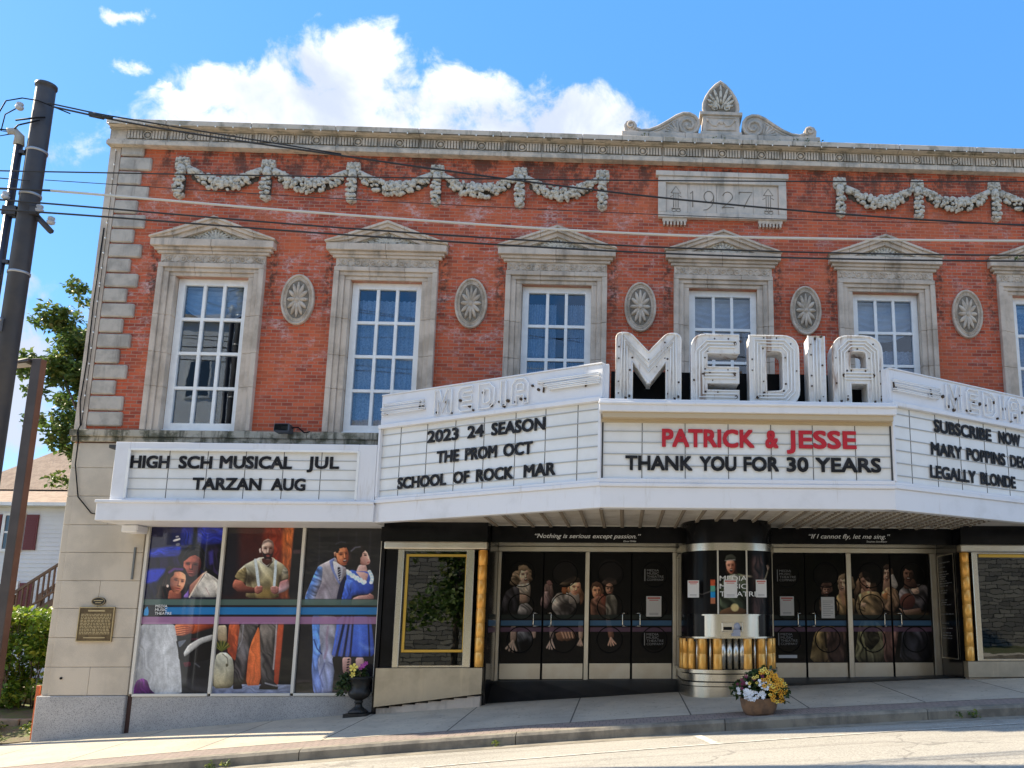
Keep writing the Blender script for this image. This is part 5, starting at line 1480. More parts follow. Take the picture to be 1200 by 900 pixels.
# door frames
mb = MB()
for a, b in ((-2.50, -2.435), (-.785, -.695), (.955, 1.03), (2.90, 2.975), (4.475, 4.58), (6.215, 6.36)):
    mb.box(a, b, .93, 1.06, .02, 2.52)
mb.box(-2.50, 1.03, .92, 1.06, 2.522, 2.622); mb.box(2.90, 6.36, .92, 1.06, 2.522, 2.622)
mb.box(1.03, 2.90, .95, 1.05, -.3, 2.62)
mb.build('door_frame', M_STEELD, B, bevel=.006)
LEAF = [(-2.43, -1.615), (-1.60, -.79), (-.69, .135), (.15, .95), (2.98, 3.63), (3.645, 4.47), (4.585, 5.39), (5.405, 6.21)]
PORT = {0: -2.035, 1: -1.19, 2: -.285, 3: .595, 4: 3.27, 5: 4.07, 6: 4.99, 7: 5.86}
for k, (a, b) in enumerate(LEAF):
    mb = MB(); mb.box(a, b, 1.0, 1.045, .045, 2.515)
    d = mb.build('door', M_BLACKM, B, bevel=.004)
    art_door(k).mesh('printed_film', (a + .012, b - .012, .36, 2.50, .9965), M_DOORPR, d)
    MB().box(a + .015, b - .015, .992, 1.0, .05, .345).build('kick_plate', M_STEELD, d)
    for z in (2.08, 1.44, .80):
        mb = MB(); mb.tube([(PORT[k] + .25 * math.cos(R(q)), .994, z + .25 * math.sin(R(q))) for q in range(0, 360, 12)], .011, 6, closed=True)
        mb.build('porthole_ring', M_BLACKM, d)
    hx = b - .12 if k % 2 == 0 else a + .12
    mb = MB(); s_ = 1 if k % 2 == 0 else -1
    for dz in ((0,)):
        mb.tube([(hx - s_ * .045, .99, 1.06), (hx - s_ * .045, .93, 1.06), (hx - s_ * .045, .925, 1.10), (hx - s_ * .045, .925, 1.28), (hx - s_ * .045, .93, 1.32), (hx - s_ * .045, .99, 1.32)], .014, 8)
        mb.tube([(hx - s_ * .045, .928, 1.065), (hx + s_ * .055, .985, 1.065)], .012, 6); mb.tube([(hx - s_ * .045, .928, 1.315), (hx + s_ * .055, .985, 1.315)], .012, 6)
    mb.build('handle', mat('polished_handle', (.75, .74, .70), .18, 1.0), d)
    if k in (3, 4):
        for zt in (2.14, .88):
            mb = MB(); xa = PORT[k] - .20
            for q, t in enumerate(('MEDIA', 'MUSIC', 'THEATRE', 'COMPANY')): ml = MB(); ml.text(t, xa + .05, xa + .05 + .048 * len(t), zt - .062 * q, .045, .991, 0); ml.build('lettering', M_INKD, d)
            mb.box(xa, xa + .018, .990, .992, zt - .19, zt + .05)
            mb.build('lettering_bar', M_INKD, d)

# showcases either side of the entrance
def showcase(x0, x1, right):
    """steel framed glass showcase; x0..x1, front at y -.3"""
    mb = MB()
    top = 2.60
    xr = x1 if not right else x0            # corner towards the entrance
    # head and base
    mb.box(x0, x1, -.30, .3, 2.455, top - .002)
    f = mb.build('display_case', M_STEELD, B, bevel=.025, seg=2)
    mb = MB()
    n = 8
    vs_ = []
    for i in range(n + 1):
        x = x0 + (x1 - x0) * i / n; zb = gx(x) + (.11 if right else .17)
        if not right: zb = -.34 + (.22) * i / n
        else: zb = .135 + .01 * i / n
        vs_ += [(x, -.33, zb), (x, -.33, .33 if not right else .42), (x, .25, .33 if not right else .42), (x, .25, zb)]
    mb.add(vs_, [(4 * i + a, 4 * i + 4 + a, 4 * i + 4 + b, 4 * i + b) for i in range(n) for a, b in ((0, 1), (1, 2), (2, 3), (3, 0))] + [(3, 2, 1, 0)[::-1], tuple(4 * n + q for q in (3, 2, 1, 0))])
    mb.build('base_panel', mat('worn_steel_panel', (.52, .485, .41), .36, 1.0, c2=(.40, .37, .31), scale=1.6, lo=.38, hi=.68, bump=.05, bscale=5, streak=((.66, .60, .48), 3, .5, .5, .7)), f)
    mb = MB()
    for i in range(n):
        xa = x0 + .03 + (x1 - x0 - .06) * i / n; xb = x0 + .03 + (x1 - x0 - .06) * (i + 1) / n
        mb.box(xa, xb, -.27, .2, gx(xa) - .25, (-.36 + .22 * i / n) if not right else .125)
    mb.build('toe_kick', M_LIME, f)
    zb = .335 if not right else .425
    gw = (.0, .18)
    if not right: p0, p1, gc, fr = x0 + .28, x1 - .32, x1 - .085, (-4.14, -2.76)
    else: p0, p1, gc, fr = x0 + .38, x1 - .10, x0 + .095, (6.585, 8.24)
    # gold ribbed corner column
    mb = MB(); prof = []
    z = zb
    while z < 2.45:
        z2 = min(z + .262, 2.45)
        prof += [(.078, z + .004), (.084, z + .012), (.084, z2 - .012), (.078, z2 - .004)]; z = z2
    prof = [(r, zz) for r, zz in prof]
    mb.lathe(prof, (gc, -.21, 0), 20)
    mb.build('amber_corner_column', M_GOLD, f)
    # steel uprights and glass
    mb = MB()
    mb.box(fr[0], fr[0] + .11, -.285, -.16, zb, 2.453); mb.box(fr[1] - .14 if not right else fr[1] - .11, fr[1], -.285, -.16, zb, 2.453)
    mb.box(fr[0] + .11, fr[1] - .11, -.26, -.18, zb, zb + .04); mb.box(fr[0] + .11, fr[1] - .11, -.262, -.18, 2.42, 2.453)
    mb.build('upright', M_STEEL, f, bevel=.008)
    mb = MB(); mb.box(x0 + .02, x1 - .02, .2, .25, zb, 2.45); mb.box(x0 + .01, fr[0], -.15, -.12, zb, 2.45); mb.build('dark_backing', M_BLACK, f)
    mb = MB(); mb.box(fr[0] + .11, fr[1] - .12, -.215, -.209, zb + .04, 2.42); mb.build('glass', M_CASEGL, f)
    return f


lc = showcase(-4.40, -2.53, False)
mb = MB()
zz0, zz1, xa, xb = .60, 2.37, -4.00, -2.885
mb.box(xa, xa + .05, -.245, -.218, zz0, zz1); mb.box(xb - .035, xb, -.245, -.218, zz0, zz1); mb.box(xa + .05, xb - .035, -.245, -.218, zz1 - .05, zz1); mb.box(xa + .05, xb - .035, -.245, -.218, zz0, zz0 + .05)
mb.build('gold_frame', M_GOLDF, lc, bevel=.006)
rc = showcase(6.37, 8.28, True)
mb = MB(); mb.box(6.75, 8.15, -.216, -.212, 2.36, 2.415); mb.build('gold_band', M_GOLDF, rc)
# bill board on the right recess wall and stripes on the left one
mb = MB(); mb.box(6.345, 6.358, .06, .84, .46, 2.44); bb = mb.build('notice_board', M_BLACK, B)
mb = MB(); rnd = random.Random(5)
mb.box(6.338, 6.345, .05, .85, .44, .46); mb.box(6.338, 6.345, .05, .85, 2.44, 2.46); mb.box(6.338, 6.345, .03, .05, .44, 2.46); mb.box(6.338, 6.345, .85, .87, .44, 2.46)
mb.build('board_frame', M_STEELD, bb)
mb = MB()
z = 2.30
while z > .75:
    w = rnd.uniform(.25, .62)
    nwords = rnd.randint(2, 4); y = .78
    if rnd.random() < .75:
        for q in range(nwords):
            ln = rnd.uniform(.07, .2)
            if y - ln < .12: break
            mb.box(6.342, 6.345, y - ln, y, z, z + .016); y -= ln + .035
    z -= rnd.choice((.045, .045, .05, .09))
mb.build('printed_lines', M_INKD, bb)
mb = MB()
for (a, b), c in zip(((1.20, 1.29), (1.07, 1.18), (.95, 1.045)), (0, 1, 2)):
    MB().box(-2.499, -2.496, .0, .9, a, b).build('vinyl_stripe', mat('vinyl_stripe_%s' % ('sage', 'blue', 'mauve')[c], tuple(lin(DCOL[c]) * .7), .4), B)

# ------------------------------------------------------------------ the marquee
Q = empty('marquee', (AX, -1.6, 2.87), 'white projecting theatre marquee with changeable letter boards and big MEDIA letters over the entrance', 'marquee')
A_L, B_L = Vector((-4.42, -.9, 0)), Vector((-.38, -3.1, 0))
A_R, B_R = Vector((2 * AX + .38, -3.1, 0)), Vector((2 * AX + 4.42, -.9, 0))


def plane_xf(a, b):
    d = (b - a).normalized(); n = Vector((-d.y, d.x, 0))
    return lambda p: (a.x + d.x * p[0] + n.x * p[1], a.y + d.y * p[0] + n.y * p[1], p[2])


WL = (B_L - A_L).length
XFL, XFR = plane_xf(A_L, B_L), plane_xf(A_R, B_R)

# roof deck and soffit
mb = MB()
poly = [(-9.1, -.88), (-4.42, -.86), (-.36, -3.06), (2 * AX + .36, -3.06), (2 * AX + 4.42, -.86), (2 * AX + 9.1, -.88), (2 * AX + 9.1, -.002), (-9.1, -.002)]
def flatpoly(mb, poly, z0, z1):
    n = len(poly); tri = tessellate_polygon([[Vector((p[0], p[1], 0)) for p in poly]])
    v = [(p[0], p[1], z0) for p in poly] + [(p[0], p[1], z1) for p in poly]
    mb.add(v, [tuple(t) for t in tri] + [tuple(i + n for i in t) for t in tri] + [(i, (i + 1) % n, (i + 1) % n + n, i + n) for i in range(n)])
flatpoly(mb, poly, 4.16, 4.22)
mb.build('roof_deck', M_ROOF, Q)
mb = MB(); flatpoly(mb, [p for p in poly[:6]] + [(2 * AX + 9.1, .08), (-9.1, .08)], 2.955, 3.02)
so = mb.build('soffit', M_SOFFIT, Q)
# lamp channels across the soffit with rows of empty sockets
ms = MB()
def depth_at(x):
    d = abs(x - AX)
    if d < 2.2: return -2.98
    return -2.98 + (d - 2.2) * .545
x = -2.40
while x < 6.4:
    y0 = depth_at(x) + .06
    if y0 < -.35:
        MB().box(x - .022, x + .022, y0, .06, 2.930, 2.9545).build('lamp_channel', M_CREAM, so)
        y = y0 + .08
        while y < .02:
            ms.lathe([(.030, 2.900), (.034, 2.918), (.022, 2.9295)], (x, y, 0), 8); y += .155
    x += .335
x = 3.1
while x < 6.6:      # the denser right-hand side of the ceiling
    for y in [-2.7 + .21 * q for q in range(13)]:
        if y > depth_at(x) + .08: ms.lathe([(.026, 2.925), (.030, 2.942), (.02, 2.9545)], (x + .1, y, 0), 8)
    x += .335
tag(ms.build('lamp_sockets', M_SOCKET, so), kind='stuff')

# left and right flat boards
def flat_board(x0, x1, lines, name_lines):
    mb = MB()
    bx0, bx1 = x0 + .25, x1 - .32
    mb.box(x0, bx0, -.94, -.05, 3.21, 4.26); mb.box(bx1, x1, -.94, -.05, 3.21, 4.26)
    mb.box(bx0, bx1, -.94, -.05, 4.135, 4.26); mb.box(bx0, bx1, -.94, -.05, 3.21, 3.265)
    mb.box(x0 - .17, x1 + .02, -1.0, -.05, 2.862, 3.206)
    mb.box(x0 - .19, x1 + .02, -1.03, -.9, 3.17, 3.222)
    c = mb.build('letter_board', M_WHITE, Q, bevel=.008)
    mb = MB(); mb.box(bx0 + .001, bx1 - .001, -.885, -.8, 3.266, 4.134); mb.build('board_face', M_PANEL, c)
    n = 6
    for k in range(1, n): MB().box(bx0 + (bx1 - bx0) * k / n - .005, bx0 + (bx1 - bx0) * k / n + .005, -.889, -.884, 3.27, 4.13).build('panel_seam', M_SEAM, c)
    for z in (3.43, 3.62, 3.80, 3.965): MB().box(bx0 + .002, bx1 - .002, -.897, -.884, z - .006, z + .006).build('letter_rail', M_RAIL, c)
    # bright inner bead
    mb = MB()
    mb.box(bx0 - .02, bx0 + .02, -.955, -.93, 3.262, 4.137); mb.box(bx1 - .02, bx1 + .02, -.955, -.93, 3.262, 4.137); mb.box(bx0 + .02, bx1 - .02, -.955, -.93, 4.11, 4.15)
    mb.build('frame_bead', M_WINWHITE, c)
    if lines:
        for (t, a, b, zb, h) in lines:
            mb = MB(); mb.text(t, a, b, zb, h, -.897, .008, .045); mb.build('lettering', M_BLACKL, c)
    return c


flat_board(-8.95, -4.44, [('HIGH', -8.69, -8.03, 3.80, .225), ('SCH', -7.87, -7.30, 3.80, .225), ('MUSICAL', -7.17, -5.92, 3.81, .225), ('JUL', -5.66, -5.10, 3.82, .22),
                          ('TARZAN', -7.60, -6.42, 3.42, .22), ('AUG', -6.25, -5.66, 3.42, .22)], 0)
flat_board(2 * AX + 4.44, 2 * AX + 8.95, [], 0)
MB().box(-9.0, -8.72, -.42, -.06, 2.72, 2.858).build('bracket', M_WHITE, Q, bevel=.02)


def rays(mb, s0, s1, z, kinks, y):
    pts = [(s0, y, z)] + [(s, y, z + dz) for s, dz in kinks] + [(s1, y, z)]
    mb.tube(pts, .017, 6)


def neon_word(mb, s0, zb, sc, y):
    """small outlined neon word MEDIA: double tubes"""
    W = .27
    def L(pts, closed=False): mb.tube([(s0 + p[0] * sc, y, zb + p[1] * sc) for p in pts], .014, 6, closed=closed)
    L([(0, 0), (0, .42), (.10, .42), (.18, .2), (.26, .42), (.36, .42), (.36, 0), (.28, 0), (.28, .24), (.18, .02), (.08, .24), (.08, 0)], True)
    o = .50; L([(o + p[0], p[1]) for p in [(.30, .42), (.06, .42), (0, .34), (0, .06), (.06, 0), (.30, 0), (.30, .09), (.10, .09), (.10, .17), (.28, .17), (.28, .25), (.10, .25), (.10, .33), (.30, .33)]], True)
    o = .93; L([(o + p[0], p[1]) for p in [(0, 0), (0, .42), (.22, .42), (.32, .33), (.32, .09), (.22, 0)]], True); L([(o + p[0], p[1]) for p in [(.10, .09), (.10, .33), (.19, .33), (.23, .29), (.23, .13), (.19, .09)]], True)
    o = 1.38; L([(o + p[0], p[1]) for p in [(0, 0), (0, .42), (.10, .42), (.10, 0)]], True)
    o = 1.60; L([(o + p[0], p[1]) for p in [(0, 0), (0, .33), (.08, .42), (.24, .42), (.32, .33), (.32, 0), (.23, 0), (.23, .14), (.09, .14), (.09, 0)]], True); L([(o + p[0], p[1]) for p in [(.09, .22), (.09, .31), (.12, .34), (.20, .34), (.23, .31), (.23, .22)]], True)


def wing(xf, left, lines):
    def o(a, b):            # mirrored span helper
        return (a, b) if left else (WL - b, WL - a)
    mb = MB(xf)
    mb.box(0, WL, .10, .20, 2.90, 4.42)
    mb.box(0, WL, -.02, .12, 2.862, 3.20); mb.box(0, WL, -.05, .0, 3.20, 3.265); mb.box(0, WL, -.03, .10, 3.266, 3.312)
    mb.box(0, WL, -.06, .14, 4.548, 4.62); mb.box(0, WL, .0, .12, 4.62, 5.165); mb.box(0, WL, -.02, .14, 5.165, 5.19)
    mb.box(0, .05, -.04, .1, 3.313, 4.547); mb.box(WL - .05, WL, -.04, .1, 3.313, 4.547)
    c = mb.build('wing_board', M_WHITE, Q, bevel=.006)
    mb = MB(xf); mb.box(.051, WL - .051, .03, .09, 3.313, 4.546); mb.build('board_face', M_PANEL, c)
    for s_ in (.47, 1.07, 1.69, 2.30, 2.94, 3.53, 4.14):
        s2 = s_ if left else WL - s_
        MB(xf).box(s2 - .005, s2 + .005, .025, .031, 3.315, 4.545).build('panel_seam', M_SEAM, c)
    for z in (3.43, 3.635, 3.84, 4.03, 4.24, 4.44): MB(xf).box(.055, WL - .055, .014, .031, z - .006, z + .006).build('letter_rail', M_RAIL, c)
    for (t, a, b, zb, h) in lines:
        mb = MB(xf); mb.text(t, a, b, zb, h, .012, .008, .045); mb.build('lettering', M_BLACKL, c)
    # neon word and speed lines
    mb = MB(xf)
    neon_word(mb, 1.25 if left else WL - 3.28, 4.68, 1.02, -.030)
    for z, (a, b) in zip((4.96, 4.89, 4.81), ((.06, .99), (.0, 1.0), (.02, 1.02)) if left else ((.04, 1.16), (.08, 1.18), (.04, 1.12))):
        for dz in (0, .028): mb.tube([(a + .03, .0, z + dz), (a + .03, -.05, z + dz), (b, -.05, z + dz), (b, .0, z + dz)], .010, 6)
    for z, (a, b) in zip((4.985, 4.91, 4.85), ((3.40, 4.54), (3.52, 4.55), (3.62, 4.55)) if left else ((3.42, 4.5), (3.45, 4.5), (3.5, 4.5))):
        for dz in (0, .028): mb.tube([(a, .0, z + dz), (a, -.05, z + dz), (b, -.05, z + dz), (b, .0, z + dz)], .012, 6)
    mb.build('neon_tubing', M_NEON, c)
    mb = MB(xf); rnd = random.Random(4 if left else 9)
    sp = [1.3, 1.5, 1.62, 1.80, 2.0, 2.08, 2.28, 2.46, 2.62, 2.72, 2.80, 2.95, 3.06, 3.14, 3.28, 3.40]
    for s_ in sp:
        z = 4.66 + rnd.choice((.02, .06, .10, .22, .30)); s2 = s_ if left else WL - s_ + .05
        mb.tube([(s2, .0, z), (s2, -.03, z)], rnd.uniform(.016, .032), 8)
    for s_ in (.1, .97, .15, .9, 3.5, 4.3): mb.tube([(s_, .0, 4.80 + rnd.uniform(0, .2)), (s_, -.02, 4.82)], .016, 6)
    mb.build('rusty_sockets', M_RUST, c)
    return c


wing(XFL, True, [('2023', 1.09, 1.77, 4.20, .215), ('24', 1.96, 2.30, 4.20, .215), ('SEASON', 2.46, 3.53, 4.20, .215),
                 ('THE', 1.32, 1.80, 3.82, .215), ('PROM', 1.93, 2.59, 3.82, .215), ('OCT', 2.72, 3.30, 3.82, .215),
                 ('SCHOOL', .47, 1.55, 3.43, .205), ('OF', 1.70, 2.04, 3.44, .205), ('ROCK', 2.18, 2.93, 3.44, .21), ('MAR', 3.14, 3.75, 3.44, .21)])
wing(XFR, False, [('SUBSCRIBE', 1.02, 2.48, 4.245, .22), ('NOW', 2.68, 3.28, 4.245, .22),
                  ('MARY', .92, 1.68, 3.85, .215), ('POPPINS', 1.80, 2.82, 3.85, .215), ('DEC', 2.96, 3.45, 3.85, .215),
                  ('LEGALLY', .87, 2.00, 3.46, .215), ('BLONDE', 2.12, 3.06, 3.46, .215)])

# centre front
FX0, FX1 = -.40, 2 * AX + .40
mb = MB()
mb.box(FX0, FX1, -3.12, -2.9, 2.862, 3.19); mb.box(FX0, FX1, -3.15, -3.0, 3.19, 3.25); mb.box(FX0, FX1, -3.13, -2.9, 3.252, 3.325)
mb.box(FX0 - .02, FX1 + .02, -3.30, -2.7, 4.345, 4.475); mb.box(FX0 - .03, FX1 + .03, -3.33, -3.25, 4.455, 4.50); mb.box(FX0 - .02, FX1 + .02, -3.295, -2.4, 4.476, 4.545)
for s_ in (-1, 1):
    a = AX + s_ * 2.32; b = AX + s_ * 2.20
    mb.box(min(a, b), max(a, b), -3.05, -2.6, 4.546, 5.18)
fb = mb.build('front_board', M_WHITE, Q, bevel=.01)
mb = MB(); mb.box(FX0 + .03, FX1 - .03, -3.26, -2.95, 4.26, 4.344); mb.box(FX0, FX1, -3.12, -3.02, 4.215, 4.259); mb.build('hood_underside', M_TAN, fb)
mb = MB(); mb.box(FX0 + .035, FX1 - .035, -3.08, -3.0, 3.326, 4.214); mb.build('board_face', M_PANEL, fb)
for x in (.25, .925, 1.605, 2.285, 2.95, 3.635): MB().box(x - .005, x + .005, -3.086, -3.079, 3.33, 4.21).build('panel_seam', M_SEAM, fb)
for xa in (FX1 - .045, FX0 + .02): MB().box(xa, xa + .025, -3.10, -3.0, 3.33, 4.21).build('side_stop', M_SEAM, fb)
for z in (3.53, 3.715, 3.90, 4.075): MB().box(FX0 + .05, FX1 - .05, -3.096, -3.079, z - .006, z + .006).build('letter_rail', M_RAIL, fb)
for t, a, b in (('PATRICK', .56, 2.02), ('&', 2.19, 2.40), ('JESSE', 2.53, 3.65)): mb = MB(); mb.text(t, a, b, 3.83, .29, -3.098, .008, .045); mb.build('red_lettering', M_REDL, fb)

for t, a, b in (('THANK', -.01, 1.04), ('YOU', 1.15, 1.73), ('FOR', 1.84, 2.40), ('30', 2.52, 2.87), ('YEARS', 2.98, 4.03)): mb = MB(); mb.text(t, a, b, 3.455, .232, -3.098, .008, .045); mb.build('lettering', M_BLACKL, fb)
mb = MB(); mb.box(-.26, 2 * AX + .26, -2.52, -2.46, 4.40, 5.22); mb.build('black_backdrop', M_BLACKM, fb)
# board of the lintel behind the letters
mb = MB(); mb.box(FX0 + .1, FX1 - .1, -3.2, -2.3, 4.546, 4.56); mb.build('letter_ledge', M_STEELD, fb)

# the big channel letters
def rc(pts, ri):        # round marked corners: pts entries (x, z) or (x, z, r)
    out = []; n = len(pts)
    for i in range(n):
        p = pts[i]
        if len(p) == 2: out.append(p); continue
        a = Vector(pts[i - 1][:2]); b = Vector(p[:2]); c = Vector(pts[(i + 1) % n][:2]); r = p[2]
        u = (a - b).normalized(); v = (c - b).normalized()
        p0, p2 = b + u * r, b + v * r
        for k in range(6):
            t = k / 5; q = p0 * (1 - t) ** 2 + b * 2 * t * (1 - t) + p2 * t * t; out.append((q.x, q.y))
    return out


LETTERS = [
    ([rc([(-.17, 4.56), (-.17, 5.715, .10), (.045, 5.715, .07), (.345, 5.40), (.645, 5.715, .07), (.86, 5.715, .10), (.86, 4.56), (.63, 4.56), (.63, 5.24), (.36, 4.89, .05), (.33, 4.89, .05), (.085, 5.24), (.085, 4.56)], 0)],
     [[(-.04, 4.62), (-.04, 5.58), (.345, 5.15), (.74, 5.58), (.74, 4.62)]], 3),
    ([rc([(1.04, 4.56, .10), (1.04, 5.715, .24), (1.81, 5.715), (1.81, 5.41), (1.29, 5.41), (1.29, 5.17), (1.80, 5.17), (1.80, 4.91), (1.29, 4.91), (1.29, 4.78), (1.80, 4.78), (1.80, 4.56)], 0)],
     [[(1.75, 5.56), (1.30, 5.56), (1.165, 5.42), (1.165, 4.67), (1.75, 4.67)], [(1.25, 5.04), (1.75, 5.04)]], 3),
    ([rc([(1.98, 4.56), (1.98, 5.715), (2.775, 5.715, .26), (2.775, 4.56, .26)], 0), rc([(2.24, 4.78), (2.24, 5.465), (2.525, 5.465, .10), (2.525, 4.78, .10)], 0)],
     [[(2.11, 4.67), (2.11, 5.59), (2.53, 5.59), (2.65, 5.46), (2.65, 4.80), (2.53, 4.67), (2.11, 4.67)]], 3),
    ([[(2.945, 4.56), (2.945, 5.725), (3.205, 5.725), (3.205, 4.56)]], [[(3.075, 4.62), (3.075, 5.67)]], 3),
    ([rc([(3.34, 4.56), (3.34, 5.735, .28), (4.155, 5.735, .28), (4.155, 4.56), (3.90, 4.56), (3.90, 4.94), (3.62, 4.94), (3.62, 4.56)], 0), rc([(3.62, 5.18), (3.62, 5.485, .08), (3.90, 5.485, .08), (3.90, 5.18)], 0)],
     [[(3.48, 4.62), (3.48, 5.47), (3.62, 5.61), (3.88, 5.61), (4.03, 5.47), (4.03, 4.62)], [(3.52, 5.06), (3.99, 5.06)]], 3),
]


def offset_line(p, d):
    out = []; n = len(p)
    for i in range(n):
        a = Vector(p[max(i - 1, 0)]); b = Vector(p[i]); c = Vector(p[min(i + 1, n - 1)])
        if i == 0: nn = (c - b).normalized().orthogonal(); m = nn
        elif i == n - 1: nn = (b - a).normalized().orthogonal(); m = nn
        else:
            n1 = (b - a).normalized().orthogonal(); n2 = (c - b).normalized().orthogonal()
            m = (n1 + n2); m = m / max(.35, m.length_squared / 2)
        q = b + m * d; out.append((q.x, q.y))
    return out


rnd = random.Random(12)
for loops, strokes, nt in LETTERS:
    mb = MB(); mb.prism(loops, -3.0, -2.64)
    L = mb.build('channel_letter', M_RUSTW, Q)
    mb = MB()
    for lp in loops: mb.tube([(p[0], -3.005, p[1]) for p in lp], .017, 6, closed=True)
    mb.build('letter_rim', M_RUSTW, L)
    mb = MB(); mk = MB()
    for st in strokes:
        for d in (-.055, 0, .055):
            q = offset_line(st, d)
            mb.tube([(p[0], -3.016, p[1]) for p in q], .0125, 6)
            for p in q[::1]: mb.tube([(p[0], -3.03, p[1]), (p[0], -2.99, p[1])], .011, 5)
        # holes and sockets along the stroke
        for (x0, z0), (x1, z1) in zip(st[:-1], st[1:]):
            ln = math.hypot(x1 - x0, z1 - z0); m = max(1, int(ln / .17))
            for k in range(m):
                t = (k + .5) / m; off = rnd.choice((-.09, .09))
                nx, nz = -(z1 - z0) / ln, (x1 - x0) / ln
                mk.tube([(x0 + (x1 - x0) * t + nx * off, -3.0, z0 + (z1 - z0) * t + nz * off), (x0 + (x1 - x0) * t + nx * off, -3.012, z0 + (z1 - z0) * t + nz * off)], rnd.uniform(.010, .017), 6)
        for (x0, z0) in (st[0], st[-1]):
            mk.tube([(x0 + rnd.uniform(-.04, .04), -3.0, z0 + .01), (x0, -3.02, z0 + .01)], .026, 8)
            if rnd.random() < .7: mk.tube([(x0 + .08, -3.0, z0 + .05), (x0 + .08, -3.02, z0 + .05)], .022, 8)
    mb.build('neon_tubing', M_NEON, L); mk.build('rusty_sockets', M_RUST, L)

# ------------------------------------------------------------------ ticket booth
K = empty('ticket_booth', (1.90, -.1, gx(1.9)), 'rounded stainless ticket booth with amber glass ribs standing between the entrance doors', 'ticket booth')
BC = (1.90, -.05)


def booth_ring(mb, a, b, z0, z1, n=36, t=None, y1=.9):
    """half-oval wall from z0 to z1: half width a, reach b towards the street"""
    pts = [(BC[0] - a, y1)] + [(BC[0] - a * math.cos(math.pi * i / n) , BC[1] - b * math.sin(math.pi * i / n)) for i in range(n + 1)] + [(BC[0] + a, y1)]
    # squarer oval
    def sq(p):
        dx = (p[0] - BC[0]) / a; dy = (BC[1] - p[1]) / b
        return p
    m = len(pts)
    mb.add([(p[0], p[1], z0) for p in pts] + [(p[0], p[1], z1) for p in pts], [(i, i + 1, i + 1 + m, i + m) for i in range(m - 1)] + [tuple(range(m - 1, -1, -1)), tuple(m + i for i in range(m))], False)
    return mb


def oval(a, b, t):      # super-ellipse, t in 0..1 from left to right
    an = math.pi * t; c, s_ = math.cos(an), math.sin(an); e = 2 / 2.7
    return (BC[0] - a * math.copysign(abs(c) ** e, c), BC[1] - b * abs(s_) ** e)


def ring(mb, a, b, z0, z1, n=44, y1=.9):
    pts = [(BC[0] - a, y1)] + [oval(a, b, i / n) for i in range(n + 1)] + [(BC[0] + a, y1)]
    m = len(pts); o = [(p[0], p[1], z0) for p in pts] + [(p[0], p[1], z1) for p in pts]
    mb.add(o, [(i, i + 1, i + 1 + m, i + m) for i in range(m - 1)], True)
    mb.add(o, [tuple(range(m - 1, -1, -1)), tuple(m + i for i in range(m))], False)
    return mb


mb = MB(); ring(mb, .85, 1.0, 2.528, 2.972); mb.build('black_canopy', M_BLACK, K)
mb = MB(); ring(mb, .885, 1.04, 2.395, 2.527); mb.build('steel_band', M_STEEL, K)
mb = MB(); ring(mb, .84, .96, .80, 2.394); mb.build('black_drum', M_BLACK, K)
mb = MB(); ring(mb, .86, 1.03, .855, .885); ring(mb, .70, 1.035, .885, 1.26); ring(mb, .72, 1.05, 1.25, 1.275)
mb.build('ticket_counter', M_STEEL, K)
mb = MB(); ring(mb, .80, .95, .30, .855); mb.build('rib_backing', M_BLACKM, K)
mb = MB(); ring(mb, .91, 1.08, .262, .322); ring(mb, .85, 1.02, .125, .240); ring(mb, .885, 1.05, .045, .105); ring(mb, .86, 1.03, -.25, .030)
mb.build('steel_base', M_STEEL, K)
mb = MB(); ring(mb, .835, 1.0, -.1, .262); mb.build('dark_reveal', M_BLACKM, K)
def along(t): return oval(.80, .96, t)
# arc-length table for even ribs
tab = [along(i / 400) for i in range(401)]; cum = [0]
for a, b in zip(tab[:-1], tab[1:]): cum.append(cum[-1] + math.dist(a, b))
def at_len(s_):
    s_ = max(0, min(cum[-1], s_))
    for i in range(400):
        if cum[i + 1] >= s_: return tab[i]
    return tab[-1]
LT = cum[-1]; NR = 11
for k in range(NR):
    s0 = LT * (k + .5) / NR; p = at_len(s0)
    if abs(p[0] - BC[0]) < .20: continue
    mg = MB(); mg.lathe([(.082, .325), (.086, .34), (.086, .58), (.081, .588), (.086, .596), (.086, .845), (.082, .853)], (p[0], p[1], 0), 16); mg.build('amber_rib', M_GOLD, K)
for k in range(NR + 1):
    p = at_len(LT * k / NR)
    if abs(p[0] - BC[0]) < .20: continue
    mp = MB(); mp.lathe([(.02, .321), (.02, .854)], (p[0], p[1] - .05, 0), 8); mp.build('steel_divider', M_STEEL, K)
mb = MB()
for k in range(4): mb.lathe([(.052, .335), (.052, .86)], (BC[0] - .168 + .112 * k, -1.0, 0), 14)
mb.box(BC[0] - .235, BC[0] + .235, -1.10, -.9, .862, .895)
mb.build('fluted_front', M_STEEL, K)
mb = MB(); mb.box(BC[0] - .20, BC[0] + .18, -1.088, -1.05, .96, 1.14); mb.build('talk_through', M_STEELD, K, bevel=.02)
mb = MB(); mb.box(BC[0] - .17, BC[0] - .02, -1.095, -1.086, 1.0, 1.055); mb.box(BC[0] + .04, BC[0] + .15, -1.095, -1.086, .99, 1.06); mb.build('slot', M_BLACKM, K)
mb = MB()
mb.box(BC[0] + .0, BC[0] + .12, -1.16, -1.06, .896, 1.01); mb.ball((BC[0] + .07, -1.10, 1.06), (.06, .05, .07)); mb.box(BC[0] - .03, BC[0] + .0, -1.15, -1.08, .896, .95)
mb.build('card_reader', mat('blue_grey_plastic', (.40, .42, .50), .4), K)
# prints on the booth glass
glass_tab = [oval(.848, .968, i / 400) for i in range(401)]; glass_len = [0]
for a, b in zip(glass_tab[:-1], glass_tab[1:]): glass_len.append(glass_len[-1] + math.dist(a, b))


